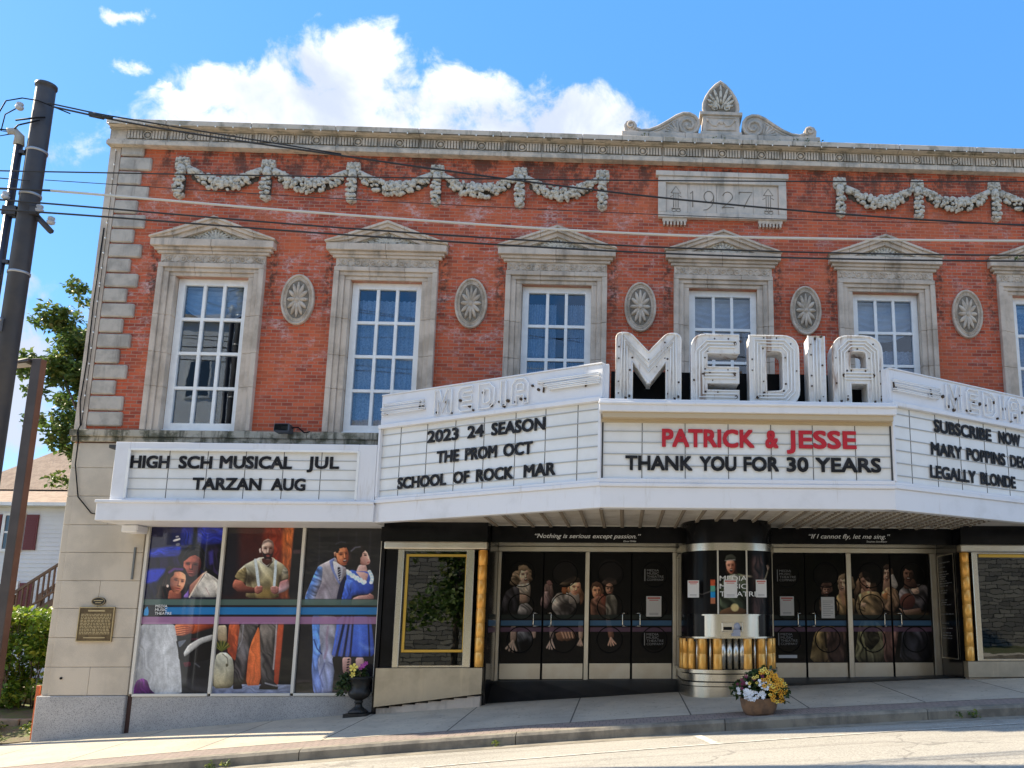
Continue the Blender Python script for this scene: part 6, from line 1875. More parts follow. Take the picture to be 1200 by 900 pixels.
def booth_map(z0, z1, t0, t1):
    def f(p):       # p: X = 0..1 along, Z = height
        s_ = (t0 + (t1 - t0) * p[0]) * glass_len[-1]; i = 0
        i = max(1, min(400, int(np.searchsorted(glass_len, s_)))); w = (s_ - glass_len[i - 1]) / (glass_len[i] - glass_len[i - 1] + 1e-9)
        a, b = glass_tab[i - 1], glass_tab[i]; return (a[0] + (b[0] - a[0]) * w, a[1] + (b[1] - a[1]) * w, p[2])
    return f


def art_booth():
    # the print wraps the booth glass: 2.72 m of arc by 1.11 m; frame taken from the middle pane
    A = Art((810, 640), (900, 640), (810, 714), (900, 714), 230, 110)
    u = A.u * 1.0
    A.X0 = 855 + (u - .5) * 148; A.Y0 = 646 + A.v * 68
    A.frame(785, 603, 3.53); S = A.shape
    A.fill((12, 11, 13), (20, 19, 21), (200, 160), (200, 400))
    S([(200, 410), (205, 300), (215, 262), (245, 238), (282, 240), (306, 270), (310, 410)], (84, 92, 70), (42, 48, 40), (215, 260), (300, 390), vol=.4, vw=16, folds=(70, 16, .6, 101)); S([(232, 250), (258, 240), (276, 250), (270, 300), (238, 300)], (186, 186, 176), (130, 130, 124), (235, 250), (272, 290), vol=.3, folds=(80, 10, .4, 102))
    S([(224, 240), (228, 190), (262, 186), (268, 240)], (46, 32, 28), vol=.2, rough=4); A.head(243, 210, 17, 29, (232, 176, 150), (140, 82, 64), -4, .1, 1, mouth=.8); S([(222, 190), (228, 170), (248, 164), (262, 176), (262, 192), (244, 186)], (66, 68, 62), vol=.3); A.line([(224, 190), (258, 186)], 3, (170, 170, 168), .9, 2)
    A.line([(280, 246), (320, 250), (350, 262), (378, 258), (396, 228)], 7, (178, 168, 146), .9, 5); A.fingers(398, 222, 7, (206, 176, 156), -80, 4, 2.6, 70); A.line([(206, 270), (190, 300), (140, 318), (120, 312)], 4, (110, 104, 100), .8, 3)
    S([(204, 380), (255, 360), (305, 380), (310, 415), (200, 415)], (112, 82, 58), (70, 52, 40), (210, 370), (300, 410), vol=.3); A.ell(256, 368, 14, 15, (206, 186, 130), 0, .3)
    S([(318, 165), (372, 165), (368, 410), (320, 410)], (62, 46, 44), vol=0, edge=8, folds=(88, 14, .7, 103))
    for k, c in enumerate(((196, 92, 60), (92, 160, 140), (40, 140, 200), (176, 112, 84))): S([(172, 262 + 23 * k), (188, 262 + 23 * k), (188, 285 + 23 * k), (172, 285 + 23 * k)], c, vol=0, it=0)
    A.contrast(1.1, 60); A.grain(5, .1)
    return A


A = art_booth()
A.mesh('printed_film', (0, 1, 1.28, 2.39, 0), M_DOORPR, K, booth_map(1.28, 2.39, .06, .94))
for t, zt in (('MEDIA', 1.86), ('MUSIC', 1.72), ('THEATRE', 1.585)):
    x = 1.68; mb = MB(); mb.text(t, x, x + .098 * len(t), zt, .085, -1.026, 0, .004); mb.build('lettering', M_INK, K)
mb = MB()
for x in (1.65, 2.165): mb.box(x - .013, x + .013, -1.032, -.99, 1.277, 2.394)
mb.build('glazing_bar', M_CREAM, K)

# ------------------------------------------------------------------ paper notices, plaques and small fixtures
M_PAPER = mat('white_paper', (.78, .77, .76), .6)
M_PINK = mat('pink_print', (.62, .20, .18), .6)
M_GREYINK = mat('grey_print', (.30, .30, .32), .6)
NOTE = None


def notice(x, y, z, w, h, label, lines=True):
    t = empty('paper_notice', (x, y, z), label, 'notice', 'notices taped to the entrance glass')
    MB().box(x - w / 2, x + w / 2, y - .004, y, z, z + h).build('paper', M_PAPER, t)
    if lines:
        mb = MB(); mb.box(x - w * .42, x + w * .42, y - .0055, y - .0042, z + h * .86, z + h * .95); mb.box(x - w * .3, x + w * .3, y - .0055, y - .0042, z + h * .78, z + h * .82)
        mb.build('pink_heading', M_PINK, t)
        mb = MB()
        for k in range(2): mb.box(x - w * .3, x + w * .3, y - .0055, y - .0042, z + h * (.08 + .07 * k), z + h * (.105 + .07 * k))
        mb.build('printed_line', M_GREYINK, t)
    else:
        mb = MB()
        for k in range(9): mb.box(x - w * .38, x + w * (.38 if k % 3 else .2), y - .0055, y - .0042, z + h * (.12 + .085 * k), z + h * (.14 + .085 * k))
        mb.build('printed_line', M_GREYINK, t)
    return t


notice(1.215, -.985, 1.565, .20, .30, 'small white paper with pink heading on the booth side nearest the passion quote')
notice(1.87, -1.036, 1.56, .235, .32, 'white paper with pink heading over the performer on the booth front')
notice(2.425, -.985, 1.57, .19, .31, 'narrow white paper with pink heading on the booth side nearest the sing quote')
notice(.585, .985, 1.25, .30, .40, 'white paper with pink heading on the door under the passion quote')
notice(3.26, .985, 1.27, .28, .38, 'white paper with pink heading on the booth-side door under the sing quote')
notice(4.09, .985, 1.22, .27, .42, 'plain white sheet of grey small print on a door under the sing quote', False)
t = MB().box(3.07, 3.44, .985, .991, .44, .50).build('door_label', M_PAPER)
tag(t, 'small blank white strip low on the booth-side door under the sing quote', 'label')

BZ = mat('bronze', (.16, .115, .06), .42, .75, c2=(.10, .07, .04), scale=8)
BZL = mat('polished_bronze', (.46, .36, .20), .35, .85)
p = empty('bronze_plaque', (-9.44, -.055, .81), 'square bronze plaque with raised lines of text on the limestone pier', 'plaque')
MB().box(-9.73, -9.15, -.085, -.052, .81, 1.39).build('plate', BZ, p, bevel=.004)
mb = MB(); mb.box(-9.745, -9.73, -.09, -.052, .795, 1.405); mb.box(-9.15, -9.135, -.09, -.052, .795, 1.405); mb.box(-9.73, -9.15, -.09, -.052, 1.39, 1.405); mb.box(-9.73, -9.15, -.09, -.052, .795, .81)
mb.build('rim', BZL, p)
mb = MB(); rnd = random.Random(2)
mb.box(-9.59, -9.30, -.089, -.084, 1.325, 1.35)
for k in range(14):
    z = 1.27 - .0265 * k; x = -9.70
    while x < -9.19:
        w = rnd.uniform(.02, .06); mb.box(x, min(x + w, -9.18), -.089, -.084, z, z + .013); x += w + .012
mb.box(-9.62, -9.25, -.089, -.084, .855, .872)
mb.build('raised_text', BZL, p)
p = empty('oval_marker', (-9.44, -.055, 1.43), 'small dark oval marker fixed above the square bronze plaque', 'marker')
mb = MB(); mb.prism([(-9.44 + .12 * math.cos(R(a)), 1.505 + .075 * math.sin(R(a))) for a in range(0, 360, 15)], -.078, -.052, True); mb.build('plate', mat('dark_bronze', (.02, .018, .014), .4, .3), p)
mb = MB(); mb.tube([(-9.44 + .112 * math.cos(R(a)), -.079, 1.505 + .068 * math.sin(R(a))) for a in range(0, 360, 15)], .005, 5, closed=True); mb.box(-9.52, -9.36, -.081, -.077, 1.512, 1.526); mb.box(-9.49, -9.39, -.081, -.077, 1.475, 1.487)
mb.build('raised_rim', BZL, p)

fl_ = empty('floodlight', (-6.3, -.2, 4.665), 'dark grey floodlight lying on the mossy sill band above the HIGH SCH MUSICAL board', 'floodlight')
mb = MB(lambda q: (q[0], q[1], q[2])); mb.box(-6.50, -6.22, -.42, -.18, 4.60, 4.76); mb.build('lamp_body', mat('cast_aluminium', (.10, .105, .11), .5, .5), fl_, bevel=.02)
mb = MB(); mb.tube([(-6.22, -.28, 4.70), (-6.12, -.25, 4.72), (-6.02, -.2, 4.63), (-5.95, -.12, 4.665)], .014, 6); mb.build('cable', M_BLACKM, fl_)
MB().box(-6.48, -6.24, -.425, -.42, 4.62, 4.74).build('lens', M_CASEGL, fl_)

t = MB().tube([(-10.20, -.04, 8.7), (-10.21, -.05, 7.2), (-10.19, -.05, 6.0), (-10.22, -.05, 5.2), (-10.16, -.05, 4.75), (-10.13, -.16, 4.62), (-10.11, -.13, 4.45), (-10.14, -.08, 4.0), (-10.02, -.08, 3.4), (-9.75, -.08, 3.10), (-9.45, -.1, 3.04), (-9.2, -.3, 3.06), (-9.13, -.5, 3.10)], .011, 6).build('loose_cable', M_BLACKM)
tag(t, 'thin dark cable sagging down the building corner to the marquee end', 'cable')


# strings of small bulbs
def bulb_string(label, pts, spacing, grp):
    t = empty('light_string', pts[0], label, 'string lights')
    MB().tube(pts, .006, 5).build('wire', M_BLACKM, t)
    seg = []; tot = 0
    src = None; d = 0.0
    for a, b in zip(pts[:-1], pts[1:]):
        a, b = Vector(a), Vector(b); L = (b - a).length; s_ = 0
        while s_ < L:
            q = a + (b - a) * s_ / L + Vector((0, -.018, -.01))
            if src is None:
                mb = MB(); mb.ball((q.x, q.y, q.z), (.014, .014, .020), n=8, m=5); src = mb.build('bulb', mat('frosted_bulb', (.85, .85, .82), .2), t)
            else:
                c = src.copy(); col.objects.link(c); c.location = q - Vector(pts[0])
            s_ += spacing
    return t


bulb_string('string of small white bulbs along the cornice cap', [(XL + .05, -.262, 10.80), (AX, -.262, 10.795), (XR - .05, -.262, 10.80)], .34, '')
bulb_string('string of small white bulbs running down the quoined building corner', [(XL + .12, -.05, 10.35), (XL + .14, -.05, 7.5), (XL + .13, -.05, 4.75)], .155 * 2, '')

# ------------------------------------------------------------------ plants
def leafy(mb, clumps, n, size, rnd, flat=.0):
    """small kite-shaped leaves spread through clumps [(centre, radii)]"""
    tot = sum(c[1][0] * c[1][1] * c[1][2] for c in clumps)
    for c, r in clumps:
        k = max(4, int(n * (r[0] * r[1] * r[2]) / tot))
        for _ in range(k):
            while True:
                p = Vector((rnd.uniform(-1, 1), rnd.uniform(-1, 1), rnd.uniform(-1, 1)))
                if .25 < p.length < 1: break
            q = Vector((c[0] + p.x * r[0], c[1] + p.y * r[1], c[2] + p.z * r[2]))
            s_ = size * rnd.uniform(.6, 1.35)
            d = Vector((rnd.gauss(0, 1), rnd.gauss(0, 1), rnd.gauss(-.25, .7))).normalized()
            nrm = (Vector((rnd.gauss(0, .8), rnd.gauss(0, .8), 1.0 + flat))).normalized()
            w = d.cross(nrm)
            if w.length < .1: w = d.orthogonal()
            w.normalize(); bend = nrm * s_ * .12
            mb.add([q, q + d * s_ * .5 + w * s_ * .33 + bend, q + d * s_, q + d * s_ * .5 - w * s_ * .33 + bend], [(0, 1, 2, 3)])


def leaf_mat(name, c1, c2, c3, trans=.35):
    m = bpy.data.materials.new(name); m.use_nodes = True
    t = m.node_tree; N = NT(t); p = t.nodes['Principled BSDF']
    p.inputs['Roughness'].default_value = .5
    geo = N.n('ShaderNodeNewGeometry')
    f = geo.outputs['Random Per Island']
    cur = N.mix(N.ramp(f, .15, .6), (*c1, 1), (*c2, 1)); cur = N.mix(N.ramp(f, .7, .95), cur, (*c3, 1))
    t.links.new(cur, p.inputs['Base Color'])
    tr = N.n('ShaderNodeBsdfTranslucent', ins={'Color': cur})
    mx = N.n('ShaderNodeMixShader', ins={0: trans, 1: p.outputs[0], 2: tr.outputs[0]})
    t.links.new(mx.outputs[0], t.nodes['Material Output'].inputs[0])
    MATS[name] = m
    return m


M_LEAF = leaf_mat('tree_leaf', (.06, .115, .025), (.11, .18, .04), (.22, .25, .07), .4)
M_HEDGE = leaf_mat('hedge_leaf', (.07, .15, .015), (.16, .27, .025), (.36, .42, .05), .4)
M_BARK = mat('bark', (.14, .11, .085), .95, c2=(.07, .055, .045), scale=12, bump=.6)


def tree(loc, h, crown, seed, label, n, size, lean=(0, 0), lm=None):
    rnd = random.Random(seed)
    t = empty('tree', loc, label, 'tree')
    x, y, z = loc
    mb = MB(); top = Vector((x + lean[0], y + lean[1], z + h))
    base = Vector(loc)
    mb.tube([base - Vector((0, 0, .15)), base + (top - base) * .3 + Vector((.05, 0, 0)), base + (top - base) * .6, top], .20 * h / 10, 8, r2=.05)
    for k in range(12):
        s_ = base + (top - base) * rnd.uniform(.32, .9); c = rnd.choice(crown)
        e = Vector(c[0]) + Vector((rnd.uniform(-.5, .5) * c[1][0], rnd.uniform(-.5, .5) * c[1][1], rnd.uniform(-.4, .4) * c[1][2]))
        mb.tube([s_, s_.lerp(e, .5) + Vector((0, 0, .25)), e], .06 * h / 10, 6, r2=.015)
    mb.build('trunk', M_BARK, t)
    mb = MB(); leafy(mb, crown, n, size, rnd)
    mb.build('crown', lm or M_LEAF, t)
    return t


rnd = random.Random(21)
cl = []
for (cx, cz, w) in ((-16.55, 8.35, .6), (-16.3, 7.6, .5), (-16.0, 8.0, .6), (-15.9, 6.5, .45), (-15.8, 5.9, .4), (-16.1, 8.9, .5), (-16.2, 9.25, .6), (-15.75, 9.6, .6), (-15.45, 10.35, .42), (-15.6, 8.6, .75), (-15.1, 9.2, .7), (-15.2, 7.7, .8), (-15.5, 7.0, .75), (-14.9, 6.3, .8), (-15.55, 6.15, .6), (-15.0, 5.55, .6), (-14.3, 8.4, 1.0), (-14.2, 7.0, 1.0), (-13.6, 9.4, 1.0), (-13.2, 7.8, 1.1), (-15.3, 5.0, .45), (-14.6, 4.95, .5)):
    for q in range(4):
        cl.append(((cx + rnd.uniform(-.45, .45) * w, 8.2 + rnd.uniform(-1, 1), cz + rnd.uniform(-.4, .4) * w), (w * rnd.uniform(.42, .72), w * .8, w * rnd.uniform(.34, .58))))
tree((-14.0, 8.4, gx(-14) + .3), 10.2, cl, 5, 'leafy green tree rising behind the quoined corner of the theatre', 30000, .15)

h = empty('hedge', (-12.8, 2.5, gx(-11) + .45), 'bright green clipped hedge between the lamp post and the theatre corner', 'hedge')
rnd = random.Random(8); mb = MB()
cl = []
for k in range(150):
    x = rnd.uniform(-15.5, -10.75); zc = rnd.uniform(-.45, 1.28)
    cl.append(((x, rnd.uniform(1.6, 2.8), zc), (.32, .3, .22)))
for k in range(60): cl.append(((rnd.uniform(-15.5, -10.75), rnd.uniform(1.5, 2.9), 1.30 + rnd.uniform(-.08, .06)), (.26, .25, .10)))
leafy(mb, cl, 24000, .105, rnd)
mb.build('foliage', M_HEDGE, h)
mb = MB()
for k in range(16):
    x = -15.3 + .3 * k + rnd.uniform(-.1, .1); y = 2.2 + rnd.uniform(-.3, .3)
    for q in range(4): mb.tube([(x, y, -.75), (x + rnd.uniform(-.2, .2), y + rnd.uniform(-.2, .2), 0), (x + rnd.uniform(-.4, .4), y + rnd.uniform(-.3, .3), 1.1)], .014, 5, r2=.005)
mb.build('stems', M_BARK, h)
t = MB().box(-15.5, -10.5, 3.0, 3.1, -1.0, -.2).build('garden_edging', M_PIER); tag(t, 'low stone edging behind the hedge', 'edging')
t = MB(); 
for k in range(6): t.box(-13.9 + .55 * k, -13.37 + .55 * k, .88, 1.10, gx(-11) - .0, gx(-11) + .35)
t = t.build('timber_edging', mat('weathered_timber', (.32, .25, .17), .9, c2=(.20, .155, .11), scale=5), bevel=.015)
tag(t, 'weathered low timber edging at the foot of the hedge', 'edging')
mb = MB(); rnd = random.Random(31); cl = []
for k in range(40):
    x = rnd.uniform(-13.2, -10.4); y = rnd.uniform(.12, .8); cl.append(((x, y, max(gx(x), gx(-11)) + .10 + y * .24), (.14, .12, .06)))
leafy(mb, cl, 1700, .06, rnd)
tag(mb.build('ground_cover', leaf_mat('weeds', (.07, .13, .02), (.15, .20, .035), (.28, .30, .06))), kind='stuff')
mb = MB(); rnd = random.Random(33); cl = []
for (x, w) in ((-1.78, .06), (5.05, .09), (4.85, .05), (-5.6, .07), (-5.4, .05)):
    cl.append(((x, -3.66, road_z(x, -3.6) + .05), (w, .05, .06)))
leafy(mb, cl, 150, .042, rnd); tag(mb.build('kerb_weeds', MATS['weeds']), kind='stuff')
mb = MB(); rnd = random.Random(34); cl = [((x, -.10, 10.97), (w, .1, .07)) for x, w in ((3.05, .14), (3.6, .30), (3.9, .16), (1.75, .12), (2.0, .08), (.3, .1))] + [((7.9, -.28, 8.45), (.1, .06, .06))]
leafy(mb, cl, 420, .055, rnd); tag(mb.build('cornice_weeds', MATS['weeds']), kind='stuff')

# ------------------------------------------------------------------ planters
ux, uy = -4.68, -.26; uz = gz(ux, uy)
u = empty('urn_planter', (ux, uy, uz), 'black cast urn with a yellow and a magenta bloom beside the showcase', 'planter')
M_IRON = mat('black_cast_iron', (.012, .014, .013), .45, c2=(.03, .025, .022), scale=9)
mb = MB(); mb.box(ux - .20, ux + .20, uy - .20, uy + .20, uz - .04, uz + .045)
mb.lathe([(.17, .045), (.165, .08), (.11, .12), (.065, .16), (.055, .21), (.075, .225), (.075, .245), (.06, .26), (.09, .28), (.15, .31), (.185, .36), (.19, .40), (.17, .44), (.155, .47), (.165, .56), (.185, .62), (.215, .645), (.215, .665), (.18, .66)], (ux, uy, uz), 28)
mb.build('urn', M_IRON, u)
mb = MB(); rnd = random.Random(4)
leafy(mb, [((ux - .22, uy - .05, uz + .60), (.14, .12, .16)), ((ux - .02, uy, uz + .74), (.14, .12, .08)), ((ux - .30, uy - .05, uz + .46), (.08, .08, .12))], 420, .075, rnd)
mb.build('foliage', leaf_mat('planter_leaf', (.03, .06, .02), (.05, .10, .03), (.12, .16, .05)), u)


def bloom(mb, c, r, tilt, petals=5):
    q = Matrix.Rotation(tilt[0], 3, 'X') @ Matrix.Rotation(tilt[1], 3, 'Z')
    for k in range(petals):
        a = 2 * math.pi * k / petals; pts = []
        for (da, rr, dz) in ((0, 0, 0), (-.5, .75, .18), (-.25, 1.05, .22), (.25, 1.05, .22), (.5, .75, .18)):
            v = q @ Vector((math.cos(a + da) * rr * r, math.sin(a + da) * rr * r, dz * r)); pts.append((c[0] + v.x, c[1] + v.y, c[2] + v.z))
        mb.add(pts, [(0, 1, 2, 3, 4)])


M_YEL = mat('yellow_petal', (.85, .68, .12), .6); M_ORG = mat('golden_petal', (.80, .40, .02), .6); M_WHT = mat('white_petal', (.80, .82, .84), .6)
M_PUR = mat('purple_petal', (.16, .012, .05), .6); M_MAG = mat('magenta_petal', (.42, .05, .30), .6); M_EYE = mat('flower_eye', (.20, .06, .01), .7)
mb = MB(); bloom(mb, (ux - .09, uy - .12, uz + .83), .075, (1.25, .2)); mb.ball((ux - .09, uy - .14, uz + .83), (.018, .02, .018)); bloom(mb, (ux - .10, uy - .12, uz + .71), .05, (1.3, .8)); mb.build('yellow_bloom', M_YEL, u)
mb = MB(); bloom(mb, (ux + .06, uy - .08, uz + .86), .05, (1.1, .2)); bloom(mb, (ux + .10, uy - .06, uz + .90), .04, (1.2, .9)); bloom(mb, (ux + .02, uy - .08, uz + .82), .035, (1.3, .5)); mb.build('magenta_bloom', M_MAG, u)

fx, fy = 2.02, -3.10; fz = gz(fx, fy)
f = empty('flower_pot', (fx, fy, fz), 'round brown barrel pot of white, purple and golden flowers standing at the kerb', 'flower pot')
mb = MB(); mb.lathe([(.20, -.03), (.235, .02), (.265, .10), (.28, .18), (.285, .225), (.27, .235), (.255, .20)], (fx, fy, fz), 32)
mb.build('pot', mat('terracotta_brown', (.27, .155, .085), .85, c2=(.16, .10, .065), scale=6, bump=.3), f)
rnd = random.Random(17); mb = MB()
leafy(mb, [((fx - .02, fy, fz + .38), (.34, .28, .18)), ((fx + .02, fy, fz + .54), (.22, .2, .12)), ((fx + .30, fy - .08, fz + .30), (.15, .15, .14)), ((fx - .30, fy - .05, fz + .36), (.13, .13, .10))], 1900, .075, rnd)
mb.build('foliage', MATS['planter_leaf'], f)
groups = {'golden_flowers': (M_ORG, MB(), []), 'white_flowers': (M_WHT, MB(), []), 'purple_flowers': (M_PUR, MB(), []), 'yellow_flowers': (M_YEL, MB(), [])}
eye = MB()


def scatter(key, cx, cz, rx, rz, n, r, dep=.26):
    for _ in range(n):
        a = rnd.uniform(0, 2 * math.pi); q = math.sqrt(rnd.random())
        x = cx + rx * q * math.cos(a); z = cz + rz * q * math.sin(a)
        y = fy - math.sqrt(max(.002, dep ** 2 - (x - fx) ** 2 * .45)) - .06 + .35 * max(0, z - fz - .42) + rnd.uniform(-.03, .03)
        bloom(groups[key][1], (x, y, z), r * rnd.uniform(.8, 1.2), (rnd.uniform(.8, 1.5), rnd.uniform(-.6, .6)))
        if key in ('golden_flowers', 'yellow_flowers'): eye.ball((x, y - .012, z + .004), .010, n=5, m=3)


scatter('golden_flowers', fx + .26, fz + .33, .15, .17, 30, .033); scatter('golden_flowers', fx + .10, fz + .55, .15, .10, 15, .033); scatter('golden_flowers', fx + .18, fz + .46, .17, .10, 10, .032)
scatter('yellow_flowers', fx + .24, fz + .36, .17, .18, 16, .031); scatter('yellow_flowers', fx + .04, fz + .62, .06, .05, 4, .035)
scatter('white_flowers', fx - .13, fz + .29, .17, .08, 26, .029); scatter('white_flowers', fx - .04, fz + .43, .22, .08, 16, .023); scatter('white_flowers', fx - .32, fz + .34, .08, .06, 7, .027)
scatter('purple_flowers', fx - .30, fz + .43, .09, .07, 6, .028); scatter('purple_flowers', fx - .10, fz + .54, .16, .05, 5, .026); scatter('yellow_flowers', fx - .10, fz + .50, .2, .06, 5, .026)
for k, (m_, b_, _) in groups.items(): b_.build(k, m_, f)
eye.build('flower_eyes', M_EYE, f)

# ------------------------------------------------------------------ poles and wires
px_, py_ = -9.19, -3.42; pz_ = gz(px_, py_)
up = empty('utility_pole', (px_, py_, pz_), 'tall dark steel utility pole with a conduit and insulators standing at the kerb', 'utility pole')
PX_, PY_ = -9.19, -3.42
M_POLE = mat('dark_steel_pole', (.055, .056, .066), .5, .25, c2=(.075, .07, .072), scale=3)
M_GALV = mat('galvanised_band', (.45, .45, .46), .4, .7)
mb = MB(); mb.lathe([(.145, pz_ - .1), (.132, 9.36), (.132, 9.42), (.148, 9.425), (.148, 9.47), (.09, 9.49)], (PX_, PY_, 0), 24); mb.build('shaft', M_POLE, up)
for z in (8.30, 7.57, 6.30):
    mb = MB(); mb.lathe([(.147, z), (.147, z + .035)], (PX_, PY_, 0), 24); mb.build('steel_band', M_GALV, up)
mb = MB(); mb.tube([(PX_ - .27, PY_ - .05, pz_), (PX_ - .24, PY_ - .05, 8.42)], .055, 10)
for z in (8.25, 7.2, 6.45, 4.9): mb.box(PX_ - .26, PX_ - .12, PY_ - .09, PY_ - .01, z, z + .05)
mb.build('conduit', mat('blue_black_conduit', (.028, .032, .05), .4), up)
mb = MB(); mb.tube([(PX_ - .245, PY_ - .05, 8.40), (PX_ - .245, PY_ - .06, 8.54), (PX_ - .29, PY_ - .10, 8.60), (PX_ - .36, PY_ - .16, 8.56)], .075, 10, r2=.05); mb.build('weatherhead', mat('grey_cap', (.42, .40, .36), .6), up)
mb = MB(); mb.tube([(PX_ + .05, PY_ + .02, 7.34), (PX_ + .42, PY_ - .06, 6.98)], .045, 6); mb.build('bracket_arm', M_POLE, up)
MB().box(PX_ - .3, PX_ - .10, PY_ - .12, PY_ - .02, 7.22, 7.36).build('bracket_clamp', M_POLE, up); MB().box(PX_ + .1, PX_ + .2, PY_ - .12, PY_ - .04, 7.24, 7.36).build('bracket_clamp', M_POLE, up)
for (x, y, z) in ((PX_ + .40, PY_ - .06, 7.16), (PX_ + .22, PY_ - .08, 7.34), (PX_ - .24, PY_ - .16, 7.50), (PX_ - .22, PY_ - .18, 8.98)):
    mb = MB(); mb.lathe([(.02, -.07), (.05, -.05), (.058, -.015), (.035, 0), (.05, .02), (.045, .05), (.015, .065)], (x, y, z), 12); mb.build('insulator', mat('porcelain', (.50, .49, .50), .25), up)
mb = MB()
mb.tube([(PX_ - .30, PY_ - .12, 8.55), (PX_ - .45, PY_ - .2, 8.45), (PX_ - .5, PY_ - .25, 8.7), (PX_ - .42, PY_ - .2, 9.05), (PX_ - .2, PY_ - .18, 9.12), (PX_ + .02, PY_ - .16, 9.10), (PX_ + .5, PY_ - .12, 8.92)], .010, 5)
mb.tube([(PX_ - .33, PY_ - .14, 8.56), (PX_ - .5, PY_ - .1, 8.6), (PX_ - .4, PY_ - .2, 8.82), (PX_ - .18, PY_ - .18, 9.0)], .009, 5)
mb.tube([(PX_ - .33, PY_ - .12, 8.58), (PX_ - .2, PY_ - .18, 8.66), (PX_ + .1, PY_ - .17, 8.76)], .012, 5); mb.tube([(PX_ - .25, PY_ - .18, 8.74), (PX_ + .05, PY_ - .17, 8.80), (PX_ + .14, PY_ - .12, 8.84)], .014, 5)
mb.tube([(PX_ - .9, PY_ - .1, 8.72), (PX_ - .6, PY_ - .12, 8.62), (PX_ - .3, PY_ - .12, 8.60)], .012, 5)
mb.build('jumper_wires', M_BLACKM, up)
mb = MB(); mb.box(PX_ - .12, PX_ - .02, PY_ - .20, PY_ - .14, 5.35, 5.55); mb.tube([(PX_ - .1, PY_ - .19, 5.5), (PX_ + .0, PY_ - .21, 5.52)], .03, 6); mb.build('bracket_box', M_GALV, up)

M_WIRE = mat('black_cable', (.02, .02, .022), .5); M_WIREW = mat('pale_cable', (.62, .60, .56), .5)
WY = -3.6


def wire(label, pts, r, m=None, y=WY):
    n = len(pts); out = []
    sl_ = [(pts[i + 1][1] - pts[i][1]) / (pts[i + 1][0] - pts[i][0]) for i in range(n - 1)]
    m_ = [sl_[0]] + [(sl_[i - 1] * (pts[i + 1][0] - pts[i][0]) + sl_[i] * (pts[i][0] - pts[i - 1][0])) / (pts[i + 1][0] - pts[i - 1][0]) for i in range(1, n - 1)] + [sl_[-1]]
    for i in range(n - 1):      # smooth hang through the measured points
        (xa, za), (xb, zb) = pts[i], pts[i + 1]; w = xb - xa
        for k in range(10):
            t = k / 10
            z = (2 * t ** 3 - 3 * t * t + 1) * za + (t ** 3 - 2 * t * t + t) * w * m_[i] + (3 * t * t - 2 * t ** 3) * zb + (t ** 3 - t * t) * w * m_[i + 1]
            out.append((xa + w * t, y, z))
    out.append((pts[-1][0], y, pts[-1][1]))
    return tag(MB().tube(out, r, 5).build('overhead_wire', m or M_WIRE), label, 'cable', 'overhead wires along the street')


wire('twisted service cable falling from the pole top past the cornice and 1927 stone', [(-8.92, 8.99), (-8.29, 8.86), (-4.5, 8.32), (.86, 7.74), (6.41, 7.47), (14, 7.6), (30, 9)], .015)
wire('second strand twisted beside the service cable near the pole top', [(-9.0, 9.05), (-8.6, 8.97), (-8.25, 8.90), (-7.6, 8.80), (-4.5, 8.345)], .012)
wire('topmost level wire running across the garland swags', [(-30, 8.6), (-9.55, 7.89), (-7.89, 7.91), (-4.47, 7.96), (.86, 8.07), (6.47, 8.24), (30, 9.6)], .011)
wire('very thin wire sagging below the garland drops', [(-8.88, 7.76), (-4.45, 7.59), (-1.38, 7.51), (2.22, 7.46), (6.41, 7.49), (14, 7.8), (30, 9.2)], .006)
wire('short thin wire leaving the pole away from the theatre', [(-30, 8.3), (-9.55, 7.77), (-9.1, 7.74)], .009)
wire('thick pale wire just above the window pediments', [(-8.77, 7.59), (-4.43, 7.33), (.86, 7.135), (3.59, 7.15), (6.39, 7.20), (14, 7.55), (30, 9.0)], .019, M_WIREW)
wire('dark end of the thick wire beyond the pole', [(-30, 8.0), (-9.51, 7.60), (-8.77, 7.59)], .017)
wire('upper of the paired black wires over the pediments', [(-30, 8.0), (-9.55, 7.42), (-8.86, 7.38), (-4.41, 7.11), (.86, 6.92), (6.37, 6.95), (14, 7.3), (30, 8.8)], .014)
wire('lower of the paired black wires over the pediments', [(-30, 7.8), (-9.55, 7.26), (-8.84, 7.23), (-4.41, 7.0), (.86, 6.82), (6.36, 6.85), (14, 7.2), (30, 8.7)], .015)
mb = MB(); mb.tube([(-8.35, -3.6, 8.885), (-8.15, -3.6, 8.845)], .045, 8); mb.tube([(-8.30, -3.62, 8.84), (-8.0, -3.62, 8.83)], .02, 6)
tag(mb.build('cable_splice', M_WIRE), 'black splice lump on the service cable beside the pole', 'splice')

lx, ly = -11.12, .05; lz = gx(-11.1)
sl = empty('street_lamp', (lx, ly, lz), 'square brown street lamp post with a flat head beside the building', 'street lamp')
M_BROWN = mat('brown_steel', (.058, .047, .043), .5, .2, c2=(.075, .06, .055), scale=2)
MB().box(lx - .085, lx + .085, ly - .085, ly + .085, lz - .1, 6.04).build('post', M_BROWN, sl, bevel=.008)
mb = MB(); v = [(lx - .50, ly - .16, 5.90), (lx - .10, ly - .16, 5.95), (lx - .10, ly + .16, 5.95), (lx - .50, ly + .16, 5.90), (lx - .46, ly - .12, 5.98), (lx - .10, ly - .15, 6.03), (lx - .10, ly + .15, 6.03), (lx - .46, ly + .12, 5.98)]
mb.add(v, [(3, 2, 1, 0), (4, 5, 6, 7), (0, 1, 5, 4), (1, 2, 6, 5), (2, 3, 7, 6), (3, 0, 4, 7)]); mb.build('lamp_head', M_BROWN, sl, bevel=.01)
